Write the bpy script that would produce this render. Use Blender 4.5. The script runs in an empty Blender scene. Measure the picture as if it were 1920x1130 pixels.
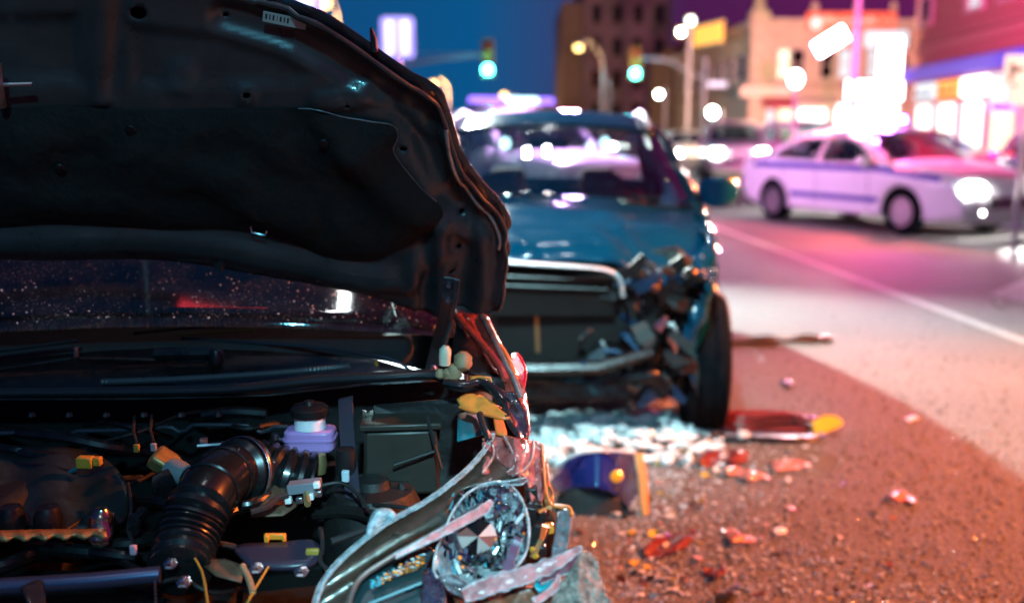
import bpy, bmesh, math, random
from math import sin, cos, pi, radians, sqrt, exp, atan2
from mathutils import Vector, Matrix, noise
from mathutils.geometry import delaunay_2d_cdt

random.seed(11)
scene = bpy.context.scene
COL = scene.collection

# ------------------------------------------------------------------ camera
F_PX, CX, CY = 1867.0, 960.0, 565.0
CAM_H, PITCH = 1.42, math.atan(315.0 / 1867.0)
camd = bpy.data.cameras.new('camera')
cam = bpy.data.objects.new('camera', camd)
COL.objects.link(cam)
cam.location = (0, 0, CAM_H)
cam.rotation_euler = (pi / 2 - PITCH, 0, 0)
camd.sensor_width = 36.0
camd.lens = 35.0
camd.clip_start = 0.05
camd.clip_end = 1500
camd.dof.use_dof = True
camd.dof.focus_distance = 1.80
camd.dof.aperture_fstop = 1.75
camd.dof.aperture_blades = 0
scene.camera = cam

# ------------------------------------------------------------------ night sky
world = bpy.data.worlds.new('World')
scene.world = world
world.use_nodes = True
wn, wl = world.node_tree.nodes, world.node_tree.links
wn.clear()
w_out = wn.new('ShaderNodeOutputWorld')
w_bg = wn.new('ShaderNodeBackground')
w_tc = wn.new('ShaderNodeTexCoord')
w_sep = wn.new('ShaderNodeSeparateXYZ')
w_ramp = wn.new('ShaderNodeValToRGB')
w_map = wn.new('ShaderNodeMapRange')
w_map.inputs[1].default_value = -0.6
w_map.inputs[2].default_value = 0.6
wl.new(w_tc.outputs['Generated'], w_sep.inputs[0])
wl.new(w_sep.outputs[0], w_map.inputs[0])
wl.new(w_map.outputs[0], w_ramp.inputs[0])
els = w_ramp.color_ramp.elements           # city glow: blue over one side of town, magenta over the other
els[0].position = 0.0; els[0].color = (0.012, 0.02, 0.10, 1)
els[1].position = 1.0; els[1].color = (0.19, 0.012, 0.12, 1)
e = els.new(0.47); e.color = (0.003, 0.088, 0.25, 1)
e = els.new(0.64); e.color = (0.07, 0.012, 0.075, 1)
wl.new(w_ramp.outputs[0], w_bg.inputs[0])
w_bg.inputs[1].default_value = 1.0
wl.new(w_bg.outputs[0], w_out.inputs[0])

scene.view_settings.view_transform = 'Standard'
scene.view_settings.look = 'None'
scene.view_settings.exposure = 0.0
scene.view_settings.gamma = 1.0
scene.render.engine = 'CYCLES'
cy = scene.cycles
cy.use_denoising = True
try:
    cy.denoiser = 'OPENIMAGEDENOISE'
except Exception:
    pass
cy.max_bounces = 6
cy.diffuse_bounces = 2
cy.glossy_bounces = 4
cy.transmission_bounces = 6
cy.transparent_max_bounces = 12
cy.volume_bounces = 0
cy.caustics_reflective = False
cy.caustics_refractive = False
cy.sample_clamp_indirect = 6.0
cy.sample_clamp_direct = 0.0

# ------------------------------------------------------------------ helpers
_f = Vector((0, cos(PITCH), -sin(PITCH)))
_u = Vector((0, sin(PITCH), cos(PITCH)))
_r = Vector((1, 0, 0))
EYE = Vector((0, 0, CAM_H))

def ray(px, py):
    return _f + _r * ((px - CX) / F_PX) + _u * ((CY - py) / F_PX)

def P(px, py, Y):                      # the point of the place at depth Y seen there
    d = ray(px, py)
    return EYE + d * (Y / d.y)

def PZ(px, py, z=0.0):                 # the point at height z
    d = ray(px, py)
    return EYE + d * ((z - CAM_H) / d.z)

class Plane:
    def __init__(self, p, n):
        self.p = Vector(p); self.n = Vector(n).normalized()
    def hit(self, px, py, off=0.0):
        d = ray(px, py)
        t = (self.p - EYE).dot(self.n) / d.dot(self.n)
        return EYE + d * t + self.n * off

def lerp(a, b, t):
    return a + (b - a) * t

def interp(tab, x):
    if x <= tab[0][0]: return tab[0][1]
    for (x0, y0), (x1, y1) in zip(tab, tab[1:]):
        if x <= x1: return y0 + (y1 - y0) * (x - x0) / (x1 - x0)
    return tab[-1][1]

def smooth_line(pts, n=4, closed=False):
    pts = [tuple(p) for p in pts]
    N = len(pts); out = []
    rng = range(N) if closed else range(N - 1)
    for i in rng:
        if closed:
            a, b, c, d = pts[i - 1], pts[i], pts[(i + 1) % N], pts[(i + 2) % N]
        else:
            a, b, c, d = pts[max(i - 1, 0)], pts[i], pts[i + 1], pts[min(i + 2, N - 1)]
        for k in range(n):
            t = k / n
            out.append(tuple(0.5 * (2 * q + (r_ - p) * t + (2 * p - 5 * q + 4 * r_ - s) * t * t + (3 * q - p - 3 * r_ + s) * t ** 3)
                             for p, q, r_, s in zip(a, b, c, d)))
    if not closed: out.append(pts[-1])
    return out

def inside(x, y, poly):
    c = False; j = len(poly) - 1
    for i in range(len(poly)):
        xi, yi = poly[i][0], poly[i][1]; xj, yj = poly[j][0], poly[j][1]
        if (yi > y) != (yj > y) and x < (xj - xi) * (y - yi) / (yj - yi) + xi: c = not c
        j = i
    return c

def dseg(x, y, line, closed=False):
    best = 1e9
    L = list(zip(line, line[1:]))
    if closed: L.append((line[-1], line[0]))
    for (ax, ay), (bx, by) in L:
        dx, dy = bx - ax, by - ay
        q = dx * dx + dy * dy
        t = 0 if q == 0 else max(0, min(1, ((x - ax) * dx + (y - ay) * dy) / q))
        ex, ey = ax + dx * t - x, ay + dy * t - y
        d = ex * ex + ey * ey
        if d < best: best = d
    return sqrt(best)

def tri2d(outline, step, holes=(), extra=()):
    """triangulated 2-D region with its holes and inner points on a grid"""
    vs, es = [], []
    def loop(pts):
        b = len(vs)
        vs.extend(Vector((p[0], p[1])) for p in pts)
        n = len(pts)
        es.extend((b + i, b + (i + 1) % n) for i in range(n))
    loop(outline)
    for h in holes: loop(h)
    xs = [p[0] for p in outline]; ys = [p[1] for p in outline]
    y = min(ys) + step * 0.5; row = 0
    allr = [outline] + list(holes)
    while y < max(ys):
        x = min(xs) + step * (0.5 if row % 2 else 0.9)
        while x < max(xs):
            if inside(x, y, outline) and not any(inside(x, y, h) for h in holes):
                if min(dseg(x, y, L, True) for L in allr) > step * 0.35:
                    vs.append(Vector((x, y)))
            x += step
        y += step * 0.87; row += 1
    for p in extra: vs.append(Vector((p[0], p[1])))
    ov, oe, of, *_ = delaunay_2d_cdt(vs, es, [], 0, 1e-5)
    tris = []
    for f in of:
        cx_ = sum(ov[i][0] for i in f) / len(f); cy_ = sum(ov[i][1] for i in f) / len(f)
        if inside(cx_, cy_, outline) and not any(inside(cx_, cy_, h) for h in holes):
            tris.append(tuple(f))
    return [(v[0], v[1]) for v in ov], tris

def root_of(o):
    while o.parent: o = o.parent
    return o

class MB:
    """collects shapes that become one mesh object"""
    def __init__(self, M=None):
        self.v, self.f = [], []
        self.M = M
    def add(self, vs, fs):
        b = len(self.v)
        self.v.extend(Vector(p) for p in vs)
        self.f.extend(tuple(i + b for i in f) for f in fs)
        return self
    def box(self, c, s, R=None, taper=1.0):
        c = Vector(c); hx, hy, hz = s[0] / 2, s[1] / 2, s[2] / 2
        vs = []
        for z, k in ((-hz, 1.0), (hz, taper)):
            for x, y in ((-hx, -hy), (hx, -hy), (hx, hy), (-hx, hy)):
                p = Vector((x * k, y * k, z))
                if R is not None: p = R @ p
                vs.append(c + p)
        return self.add(vs, [(0, 3, 2, 1), (4, 5, 6, 7), (0, 1, 5, 4), (1, 2, 6, 5), (2, 3, 7, 6), (3, 0, 4, 7)])
    def tube(self, pts, r, n=8, cap=True, flat=1.0, up=None):
        pts = [Vector(p) for p in pts]
        N = len(pts); rs = list(r) if isinstance(r, (list, tuple)) else [r] * N
        if len(rs) != N:
            tab = [(k / (len(rs) - 1), v) for k, v in enumerate(rs)]
            rs = [interp(tab, k / (N - 1)) for k in range(N)]
        vs, fs = [], []
        prev = None
        for i in range(N):
            t = (pts[min(i + 1, N - 1)] - pts[max(i - 1, 0)]).normalized()
            if prev is None:
                a = Vector(up) if up is not None else (Vector((0, 0, 1)) if abs(t.z) < 0.9 else Vector((1, 0, 0)))
                x = t.cross(a).normalized()
            else:
                x = (prev - t * prev.dot(t)).normalized()
            prev = x; y = t.cross(x)
            for k in range(n):
                an = 2 * pi * k / n
                vs.append(pts[i] + (x * cos(an) + y * sin(an) * flat) * rs[i])
        for i in range(N - 1):
            for k in range(n):
                a, b = i * n + k, i * n + (k + 1) % n
                fs.append((a, b, b + n, a + n))
        if cap:
            fs.append(tuple(range(n - 1, -1, -1)))
            fs.append(tuple((N - 1) * n + k for k in range(n)))
        return self.add(vs, fs)
    def lathe(self, prof, n=24, M=None, a0=0.0, a1=2 * pi):
        """prof: (radius, height) pairs turned about local z"""
        full = abs(a1 - a0 - 2 * pi) < 1e-6
        cols = n if full else n + 1
        vs, fs = [], []
        for k in range(cols):
            an = a0 + (a1 - a0) * k / n
            for r_, h in prof:
                p = Vector((r_ * cos(an), r_ * sin(an), h))
                vs.append(M @ p if M is not None else p)
        m = len(prof)
        for k in range(n):
            k2 = (k + 1) % cols
            for i in range(m - 1):
                fs.append((k * m + i, k2 * m + i, k2 * m + i + 1, k * m + i + 1))
        return self.add(vs, fs)
    def prism(self, poly, a, b, M=None):
        """2-D polygon extruded in local z from a to b"""
        n = len(poly)
        vs = [Vector((p[0], p[1], a)) for p in poly] + [Vector((p[0], p[1], b)) for p in poly]
        if M is not None: vs = [M @ p for p in vs]
        fs = [tuple(range(n - 1, -1, -1)), tuple(range(n, 2 * n))]
        fs += [(i, (i + 1) % n, n + (i + 1) % n, n + i) for i in range(n)]
        return self.add(vs, fs)
    def grid(self, fn, nu, nv):
        vs = [fn(i / nu, j / nv) for i in range(nu + 1) for j in range(nv + 1)]
        fs = [(i * (nv + 1) + j, (i + 1) * (nv + 1) + j, (i + 1) * (nv + 1) + j + 1, i * (nv + 1) + j + 1)
              for i in range(nu) for j in range(nv)]
        return self.add(vs, fs)
    def chunk(self, c, r, seed=0, squash=(1, 1, 1)):
        """an irregular broken lump"""
        rnd = random.Random(seed)
        ph = (1 + sqrt(5)) / 2
        base = [(-1, ph, 0), (1, ph, 0), (-1, -ph, 0), (1, -ph, 0), (0, -1, ph), (0, 1, ph), (0, -1, -ph), (0, 1, -ph), (ph, 0, -1), (ph, 0, 1), (-ph, 0, -1), (-ph, 0, 1)]
        fs = [(0, 11, 5), (0, 5, 1), (0, 1, 7), (0, 7, 10), (0, 10, 11), (1, 5, 9), (5, 11, 4), (11, 10, 2), (10, 7, 6), (7, 1, 8), (3, 9, 4), (3, 4, 2), (3, 2, 6), (3, 6, 8), (3, 8, 9), (4, 9, 5), (2, 4, 11), (6, 2, 10), (8, 6, 7), (9, 8, 1)]
        R = Matrix.Rotation(rnd.uniform(0, 6.28), 3, Vector((rnd.gauss(0, 1), rnd.gauss(0, 1), rnd.gauss(0, 1))).normalized())
        vs = []
        for p in base:
            q = R @ Vector(p).normalized() * r * rnd.uniform(0.6, 1.25)
            vs.append(Vector(c) + Vector((q.x * squash[0], q.y * squash[1], q.z * squash[2])))
        return self.add(vs, fs)
    def build(self, name, mat, parent=None, local=False, smooth=True, angle=40, bevel=0.0, solid=0.0, sub=0, seg=2):
        vs = [self.M @ p for p in self.v] if self.M is not None else self.v
        if parent is not None and not local:
            o0 = root_of(parent).location
            vs = [p - o0 for p in vs]
        me = bpy.data.meshes.new(name)
        me.from_pydata([tuple(p) for p in vs], [], self.f)
        me.validate(); me.update()
        return finish(name, me, mat, parent, smooth, angle, bevel, solid, sub, seg)

def finish(name, me, mat, parent, smooth=True, angle=40, bevel=0.0, solid=0.0, sub=0, seg=2):
    o = bpy.data.objects.new(name, me)
    COL.objects.link(o)
    if parent is not None: o.parent = parent
    me.materials.append(mat)
    if smooth:
        me.polygons.foreach_set('use_smooth', [True] * len(me.polygons))
        me.set_sharp_from_angle(angle=radians(angle))
    if solid:
        m = o.modifiers.new('thick', 'SOLIDIFY'); m.thickness = solid; m.offset = -1
    if sub:
        m = o.modifiers.new('sub', 'SUBSURF'); m.levels = sub; m.render_levels = sub
    if bevel:
        m = o.modifiers.new('bev', 'BEVEL'); m.width = bevel; m.segments = seg; m.limit_method = 'ANGLE'
    return o

def tag(o, label=None, cat=None, group=None, kind=None):
    if label: o['label'] = label
    if cat: o['category'] = cat
    if group: o['group'] = group
    if kind: o['kind'] = kind
    return o

def thing(name, label, cat, loc=(0, 0, 0), rz=0.0, group=None):
    o = bpy.data.objects.new(name, None)
    o.empty_display_size = 0.2
    COL.objects.link(o)
    o.location = loc; o.rotation_euler = (0, 0, rz)
    return tag(o, label, cat, group)

def sheet(name, outline, place, step, mat, parent=None, thick=0.003, holes=(), angle=60, bevel=0.0, local=False, face=None):
    """a panel with the traced outline, laid on a curved surface by place(x, y), with real thickness"""
    v2, tris = tri2d(outline, step, holes)
    v3 = [Vector(place(x, y)) for x, y in v2]
    fc = Vector(face) if face is not None else EYE
    acc = 0.0
    for t in tris:
        a, b, c = v3[t[0]], v3[t[1]], v3[t[2]]
        acc += (b - a).cross(c - a).dot(fc - a)
    if acc < 0: tris = [t[::-1] for t in tris]
    m = MB(); m.add(v3, tris)
    return m.build(name, mat, parent, local=local, angle=angle, solid=thick, bevel=bevel)

def copy_tree(o, parent=None):
    c = o.copy(); COL.objects.link(c); c.parent = parent
    for ch in list(o.children): copy_tree(ch, c)
    return c

# ------------------------------------------------------------------ materials
MATS = {}
def mat(name, col, rough=0.5, metal=0.0, spec=0.5, coat=0.0, var=0.0, vscale=8.0, bump=0.0, bscale=40.0, emit=None, es=0.0,
        trans=0.0, ior=1.45, rvar=0.0, sss=0.0):
    if name in MATS: return MATS[name]
    m = bpy.data.materials.new(name); m.use_nodes = True
    nt = m.node_tree; b = nt.nodes['Principled BSDF']
    b.inputs['Base Color'].default_value = (*col, 1)
    b.inputs['Roughness'].default_value = rough
    b.inputs['Metallic'].default_value = metal
    b.inputs['Specular IOR Level'].default_value = spec
    b.inputs['Coat Weight'].default_value = coat
    b.inputs['Coat Roughness'].default_value = 0.06
    b.inputs['Transmission Weight'].default_value = trans
    b.inputs['IOR'].default_value = ior
    b.inputs['Subsurface Weight'].default_value = sss
    tc = None
    if var or bump or rvar:
        tc = nt.nodes.new('ShaderNodeTexCoord')
    if var or rvar:
        n = nt.nodes.new('ShaderNodeTexNoise'); n.inputs['Scale'].default_value = vscale
        n.inputs['Detail'].default_value = 6; n.inputs['Roughness'].default_value = 0.65
        nt.links.new(tc.outputs['Object'], n.inputs['Vector'])
        if var:
            rp = nt.nodes.new('ShaderNodeValToRGB')
            rp.color_ramp.elements[0].position = 0.3; rp.color_ramp.elements[1].position = 0.72
            rp.color_ramp.elements[0].color = (*[max(0, c * (1 - var)) for c in col], 1)
            rp.color_ramp.elements[1].color = (*[min(1, c * (1 + var)) for c in col], 1)
            nt.links.new(n.outputs[0], rp.inputs[0]); nt.links.new(rp.outputs[0], b.inputs['Base Color'])
        if rvar:
            mr = nt.nodes.new('ShaderNodeMapRange')
            mr.inputs[1].default_value = 0.3; mr.inputs[2].default_value = 0.7
            mr.inputs[3].default_value = max(0.02, rough - rvar); mr.inputs[4].default_value = min(1, rough + rvar)
            nt.links.new(n.outputs[0], mr.inputs[0]); nt.links.new(mr.outputs[0], b.inputs['Roughness'])
    if bump:
        n2 = nt.nodes.new('ShaderNodeTexNoise'); n2.inputs['Scale'].default_value = bscale
        n2.inputs['Detail'].default_value = 4
        bp = nt.nodes.new('ShaderNodeBump'); bp.inputs['Strength'].default_value = bump
        bp.inputs['Distance'].default_value = 0.01
        nt.links.new(tc.outputs['Object'], n2.inputs['Vector'])
        nt.links.new(n2.outputs[0], bp.inputs['Height']); nt.links.new(bp.outputs[0], b.inputs['Normal'])
    if emit:
        b.inputs['Emission Color'].default_value = (*emit, 1)
        b.inputs['Emission Strength'].default_value = es
    MATS[name] = m
    return m

def glow(name, col, s):
    if name in MATS: return MATS[name]
    m = bpy.data.materials.new(name); m.use_nodes = True
    nt = m.node_tree; nt.nodes.clear()
    o = nt.nodes.new('ShaderNodeOutputMaterial'); e_ = nt.nodes.new('ShaderNodeEmission')
    e_.inputs[0].default_value = (*col, 1); e_.inputs[1].default_value = s
    nt.links.new(e_.outputs[0], o.inputs[0])
    MATS[name] = m
    return m

def glass(name, tint=(0.8, 0.9, 0.9), rough=0.02, dust=0.0, dcol=(0.3, 0.3, 0.3), dscale=60.0, refl=1.0):
    """a pane: tinted see-through, Fresnel reflection, optional dried dirt and drops"""
    if name in MATS: return MATS[name]
    m = bpy.data.materials.new(name); m.use_nodes = True
    nt = m.node_tree; nt.nodes.clear(); N = nt.nodes.new; L = nt.links.new
    o = N('ShaderNodeOutputMaterial')
    tr = N('ShaderNodeBsdfTransparent'); tr.inputs[0].default_value = (*tint, 1)
    gl = N('ShaderNodeBsdfGlossy'); gl.inputs['Roughness'].default_value = rough
    gl.inputs[0].default_value = (refl, refl, refl, 1)
    fr = N('ShaderNodeFresnel')
    ge = N('ShaderNodeNewGeometry'); mi = N('ShaderNodeMapRange'); L(ge.outputs['Backfacing'], mi.inputs[0]); mi.inputs[3].default_value = 1.52; mi.inputs[4].default_value = 1 / 1.52; L(mi.outputs[0], fr.inputs[0])
    mx = N('ShaderNodeMixShader'); L(fr.outputs[0], mx.inputs[0]); L(tr.outputs[0], mx.inputs[1]); L(gl.outputs[0], mx.inputs[2])
    last = mx
    if dust:
        tc = N('ShaderNodeTexCoord')
        n1 = N('ShaderNodeTexNoise'); n1.inputs['Scale'].default_value = dscale * 0.12; n1.inputs['Detail'].default_value = 8; n1.inputs['Roughness'].default_value = 0.75
        n2 = N('ShaderNodeTexVoronoi'); n2.inputs['Scale'].default_value = dscale * 2.2
        L(tc.outputs['Object'], n1.inputs['Vector']); L(tc.outputs['Object'], n2.inputs['Vector'])
        r1 = N('ShaderNodeMapRange'); r1.inputs[1].default_value = 0.42; r1.inputs[2].default_value = 0.78; r1.inputs[3].default_value = 0.05; r1.inputs[4].default_value = 1.0
        L(n1.outputs[0], r1.inputs[0])
        r2 = N('ShaderNodeMapRange'); r2.inputs[1].default_value = 0.34; r2.inputs[2].default_value = 0.16; r2.inputs[3].default_value = 0.18; r2.inputs[4].default_value = 1.6
        L(n2.outputs['Distance'], r2.inputs[0])
        mu = N('ShaderNodeMath'); mu.operation = 'MULTIPLY'; L(r1.outputs[0], mu.inputs[0]); L(r2.outputs[0], mu.inputs[1])
        mu2 = N('ShaderNodeMath'); mu2.operation = 'MULTIPLY'; mu2.use_clamp = True; L(mu.outputs[0], mu2.inputs[0]); mu2.inputs[1].default_value = dust
        df = N('ShaderNodeBsdfDiffuse'); df.inputs[0].default_value = (*dcol, 1)
        tl = N('ShaderNodeBsdfTranslucent'); tl.inputs[0].default_value = (*dcol, 1)
        mt = N('ShaderNodeMixShader'); mt.inputs[0].default_value = 0.5; L(df.outputs[0], mt.inputs[1]); L(tl.outputs[0], mt.inputs[2])
        m2 = N('ShaderNodeMixShader'); L(mu2.outputs[0], m2.inputs[0]); L(mx.outputs[0], m2.inputs[1]); L(mt.outputs[0], m2.inputs[2])
        last = m2
    L(last.outputs[0], o.inputs[0])
    MATS[name] = m
    return m

def light(name, kind, loc, col, power, radius=0.1, parent=None, spot=None, aim=None):
    d = bpy.data.lights.new(name, kind)
    d.color = col; d.energy = power
    d.shadow_soft_size = radius
    if kind == 'SPOT':
        d.spot_size = radians(spot or 90); d.spot_blend = 0.5
    o = bpy.data.objects.new(name, d); COL.objects.link(o)
    o.location = loc
    if aim is not None:
        o.rotation_euler = (Vector(aim) - Vector(loc)).to_track_quat('-Z', 'Y').to_euler()
    if parent is not None:
        o.parent = parent
        rt = root_of(parent)
        if rt.rotation_euler.z == 0: o.location = Vector(loc) - rt.location
    return o

BLACK = mat('black_plastic', (0.008, 0.008, 0.009), 0.34, var=0.4, rvar=0.12, vscale=30)
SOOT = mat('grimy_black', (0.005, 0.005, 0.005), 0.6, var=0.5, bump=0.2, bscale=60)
RUBBER = mat('rubber', (0.014, 0.014, 0.015), 0.62, var=0.3, bump=0.15, bscale=90)
DARKSTEEL = mat('dark_steel', (0.09, 0.09, 0.095), 0.4, metal=0.9, var=0.3, rvar=0.12)
STEEL = mat('bare_steel', (0.45, 0.46, 0.48), 0.3, metal=1.0, var=0.2, rvar=0.1)
CHROME = mat('chrome', (0.82, 0.84, 0.86), 0.08, metal=1.0)
WHITEPL = mat('white_plastic', (0.72, 0.72, 0.7), 0.4, var=0.08)
GREYMETAL = mat('galvanised_steel', (0.36, 0.36, 0.38), 0.45, metal=0.4, var=0.12)
# ------------------------------------------------------------------ the setting
def ground_mat(name, col, dark, scale, bumps, rough=0.75):
    if name in MATS: return MATS[name]
    m = bpy.data.materials.new(name); m.use_nodes = True
    nt = m.node_tree; N = nt.nodes.new; L = nt.links.new
    b = nt.nodes['Principled BSDF']
    tc = N('ShaderNodeTexCoord')
    big = N('ShaderNodeTexNoise'); big.inputs['Scale'].default_value = 0.55; big.inputs['Detail'].default_value = 6; big.inputs['Roughness'].default_value = 0.6
    fine = N('ShaderNodeTexNoise'); fine.inputs['Scale'].default_value = scale; fine.inputs['Detail'].default_value = 3
    vor = N('ShaderNodeTexVoronoi'); vor.inputs['Scale'].default_value = scale * 0.8
    for n in (big, fine, vor): L(tc.outputs['Object'], n.inputs['Vector'])
    r1 = N('ShaderNodeValToRGB')
    r1.color_ramp.elements[0].position = 0.3; r1.color_ramp.elements[0].color = (*dark, 1)
    r1.color_ramp.elements[1].position = 0.68; r1.color_ramp.elements[1].color = (*col, 1)
    L(big.outputs[0], r1.inputs[0])
    r2 = N('ShaderNodeValToRGB')
    r2.color_ramp.elements[0].position = 0.36; r2.color_ramp.elements[0].color = (0.12, 0.12, 0.12, 1)
    r2.color_ramp.elements[1].position = 0.68; r2.color_ramp.elements[1].color = (1.75, 1.7, 1.66, 1)
    L(fine.outputs[0], r2.inputs[0])
    mx = N('ShaderNodeMix'); mx.data_type = 'RGBA'; mx.blend_type = 'MULTIPLY'; mx.inputs[0].default_value = 0.85
    L(r1.outputs[0], mx.inputs[6]); L(r2.outputs[0], mx.inputs[7])
    L(mx.outputs[2], b.inputs['Base Color'])
    b.inputs['Roughness'].default_value = rough
    b.inputs['Specular IOR Level'].default_value = 0.35
    mm = N('ShaderNodeMath'); mm.operation = 'ADD'
    L(vor.outputs['Distance'], mm.inputs[0]); L(fine.outputs[0], mm.inputs[1])
    bp = N('ShaderNodeBump'); bp.inputs['Strength'].default_value = bumps; bp.inputs['Distance'].default_value = 0.008
    L(mm.outputs[0], bp.inputs['Height']); L(bp.outputs[0], b.inputs['Normal'])
    MATS[name] = m
    return m

ASPHALT = ground_mat('worn_asphalt', (0.15, 0.145, 0.14), (0.10, 0.097, 0.095), 70.0, 0.6)
PAVE = ground_mat('concrete_paving', (0.3, 0.29, 0.28), (0.22, 0.21, 0.2), 60.0, 0.3)
PAINT = mat('road_paint', (0.30, 0.30, 0.28), 0.7, var=0.55, vscale=18, bump=0.3, bscale=90)
KERB = mat('kerb_stone', (0.33, 0.32, 0.31), 0.75, var=0.2, bump=0.3)

m = MB(); m.grid(lambda u, v: (lerp(-300, 300, u), lerp(-60, 420, v), -0.004), 4, 4)
tag(m.build('ground', PAVE, smooth=False), kind='structure')
m = MB(); m.grid(lambda u, v: (lerp(-11.0, 10.9, u), lerp(-40, 160, v), 0.0), 6, 20)
tag(m.build('road', ASPHALT, smooth=False), kind='structure')
m = MB(); m.grid(lambda u, v: (lerp(10.9, 40, u), lerp(34.5, 41.2, v), 0.0), 4, 2)
tag(m.build('side_road', ASPHALT, smooth=False), kind='structure')

def slab(name, x0, x1, y0, y1, z0, z1, mt, bevel=0.01):
    m = MB(); m.box(((x0 + x1) / 2, (y0 + y1) / 2, (z0 + z1) / 2), (x1 - x0, y1 - y0, z1 - z0))
    return m.build(name, mt, smooth=False, bevel=bevel)

for nm, (x0, x1, y0, y1) in {'pavement_right': (11.05, 16.0, -12.0, 34.3), 'pavement_far': (9.15, 26.0, 41.4, 90.0), 'pavement_left': (-20.0, -11.15, -12.0, 120.0)}.items():
    p = tag(slab(nm, x0, x1, y0, y1, -0.2, 0.13, PAVE), kind='structure')
    ky0 = y0
    edge = x0 - 0.075 if nm != 'pavement_left' else x1 + 0.075
    n = int((min(y1, 70) - max(y0, 8)) / 2.0)
    for k in range(n):
        yy = max(y0, 8) + 2.0 * k
        kk = MB(); kk.box((edge, yy + 0.995, -0.03), (0.147, 1.985, 0.33))
        kk.build('kerb', KERB, p, smooth=False, bevel=0.012)

# painted markings, 4 mm proud sheets on the road
def stripe(pts, w, name='lane_line', z=0.004, mt=PAINT):
    pts = [Vector(p) for p in pts]
    vs, fs = [], []
    for i, p in enumerate(pts):
        t = (pts[min(i + 1, len(pts) - 1)] - pts[max(i - 1, 0)]).normalized()
        n = Vector((-t.y, t.x, 0)) * w / 2
        vs += [(p.x + n.x, p.y + n.y, z), (p.x - n.x, p.y - n.y, z)]
    for i in range(len(pts) - 1):
        fs.append((2 * i, 2 * i + 1, 2 * i + 3, 2 * i + 2))
    m = MB(); m.add(vs, fs)
    return tag(m.build(name, mt, smooth=False), kind='structure')

a, b = PZ(1440, 462), PZ(1920, 640)
d_ = (b - a).normalized()
stripe([a - d_ * 6, a, b, b + d_ * 4], 0.10)
q = [PZ(1855, 553), PZ(1960, 505), PZ(2080, 520), PZ(1990, 580)]
m = MB(); m.add([(p.x, p.y, 0.0045) for p in q], [(0, 1, 2, 3)])
tag(m.build('crossing_bar', PAINT, smooth=False), kind='structure')
for k in range(7):
    m = MB(); m.box((-6.5 + 2.4 * k + 0.2, 37.5, 0.003), (1.1, 3.2, 0.004))
    tag(m.build('crossing_bar', PAINT, smooth=False), kind='structure')
# ------------------------------------------------------------------ buildings
STONE = mat('cream_stone', (0.42, 0.33, 0.25), 0.8, var=0.18, vscale=2.5, bump=0.2, bscale=12)
STONE_D = mat('dark_stone', (0.28, 0.2, 0.16), 0.8, var=0.2, vscale=2.5, bump=0.2, bscale=12)  # darker copy of the cream stone
BRICK = mat('red_brick', (0.30, 0.13, 0.11), 0.85, var=0.25, vscale=6, bump=0.4, bscale=20)
BROWN = mat('brown_render', (0.25, 0.19, 0.21), 0.85, var=0.25, vscale=0.6, bump=0.2, bscale=3)
FRAME = mat('window_frame_paint', (0.42, 0.34, 0.3), 0.55)
DPANE = glass('dark_pane', (0.12, 0.12, 0.14), 0.03)
ROOM = mat('dark_room', (0.02, 0.015, 0.02), 0.9)
LITWARM = glow('lit_room_warm', (1.0, 0.82, 0.55), 2.6)
LITWHITE = glow('lit_shop_white', (1.0, 0.95, 0.88), 4.5)
LITSIGN = glow('lit_sign_white', (1.0, 0.98, 0.96), 8.0)
LITCOOL = glow('lit_window_cool', (0.9, 0.93, 1.0), 1.3)
SIGNRED = mat('red_sign_cloth', (0.62, 0.10, 0.05), 0.6, emit=(1.0, 0.18, 0.06), es=0.35)
SIGNYEL = mat('yellow_sign_lit', (0.8, 0.42, 0.06), 0.5, emit=(1.0, 0.5, 0.08), es=1.1)
SIGNORG = mat('orange_sign_lit', (0.8, 0.3, 0.05), 0.5, emit=(1.0, 0.4, 0.06), es=1.2)
SIGNBLUE = mat('blue_fascia', (0.05, 0.03, 0.5), 0.4, emit=(0.10, 0.01, 1.0), es=0.28)
LETTER = mat('sign_letter_white', (0.8, 0.78, 0.75), 0.5, emit=(1.0, 0.75, 0.7), es=0.5)
LETTER_K = mat('sign_letter_black', (0.02, 0.015, 0.02), 0.6)
AWN = mat('awning_cloth', (0.34, 0.06, 0.08), 0.8, var=0.2)
AWN2 = mat('awning_cloth_pale', (0.62, 0.5, 0.42), 0.8, var=0.15)

def window(par, x, z, w, h, lit=None, d=0.0, rows=2, frame=FRAME):
    """a sash window on a facade whose outer face is local y = 0 (street on -y)"""
    fr = MB()
    t = 0.09
    for c, s in (((x - w / 2, -0.04, z), (t, 0.12, h + t)), ((x + w / 2, -0.04, z), (t, 0.12, h + t)),
                 ((x, -0.042, z + h / 2), (w - t, 0.12, t)), ((x, -0.06, z - h / 2), (w + 0.2, 0.2, t * 0.9))):
        fr.box(c, s)
    for k in range(1, rows):
        fr.box((x, -0.03, z - h / 2 + h * k / rows), (w - t, 0.06, 0.05))
    f = fr.build('window', frame, par, local=True, smooth=False)
    bk = MB(); bk.box((x, -0.006, z), (w - t, 0.006, h - t))
    bk.build('blind' if lit else 'room', lit or ROOM, f, local=True, smooth=False)
    for k in range(rows):
        pn = MB(); pn.box((x, -0.018, z - h / 2 + h * (k + 0.5) / rows), (w - t, 0.006, h / rows - 0.06))
        pn.build('pane', DPANE if not lit else MATS['clear_pane'], f, local=True, smooth=False)
    return f
glass('clear_pane', (0.95, 0.95, 0.95), 0.02)

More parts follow.
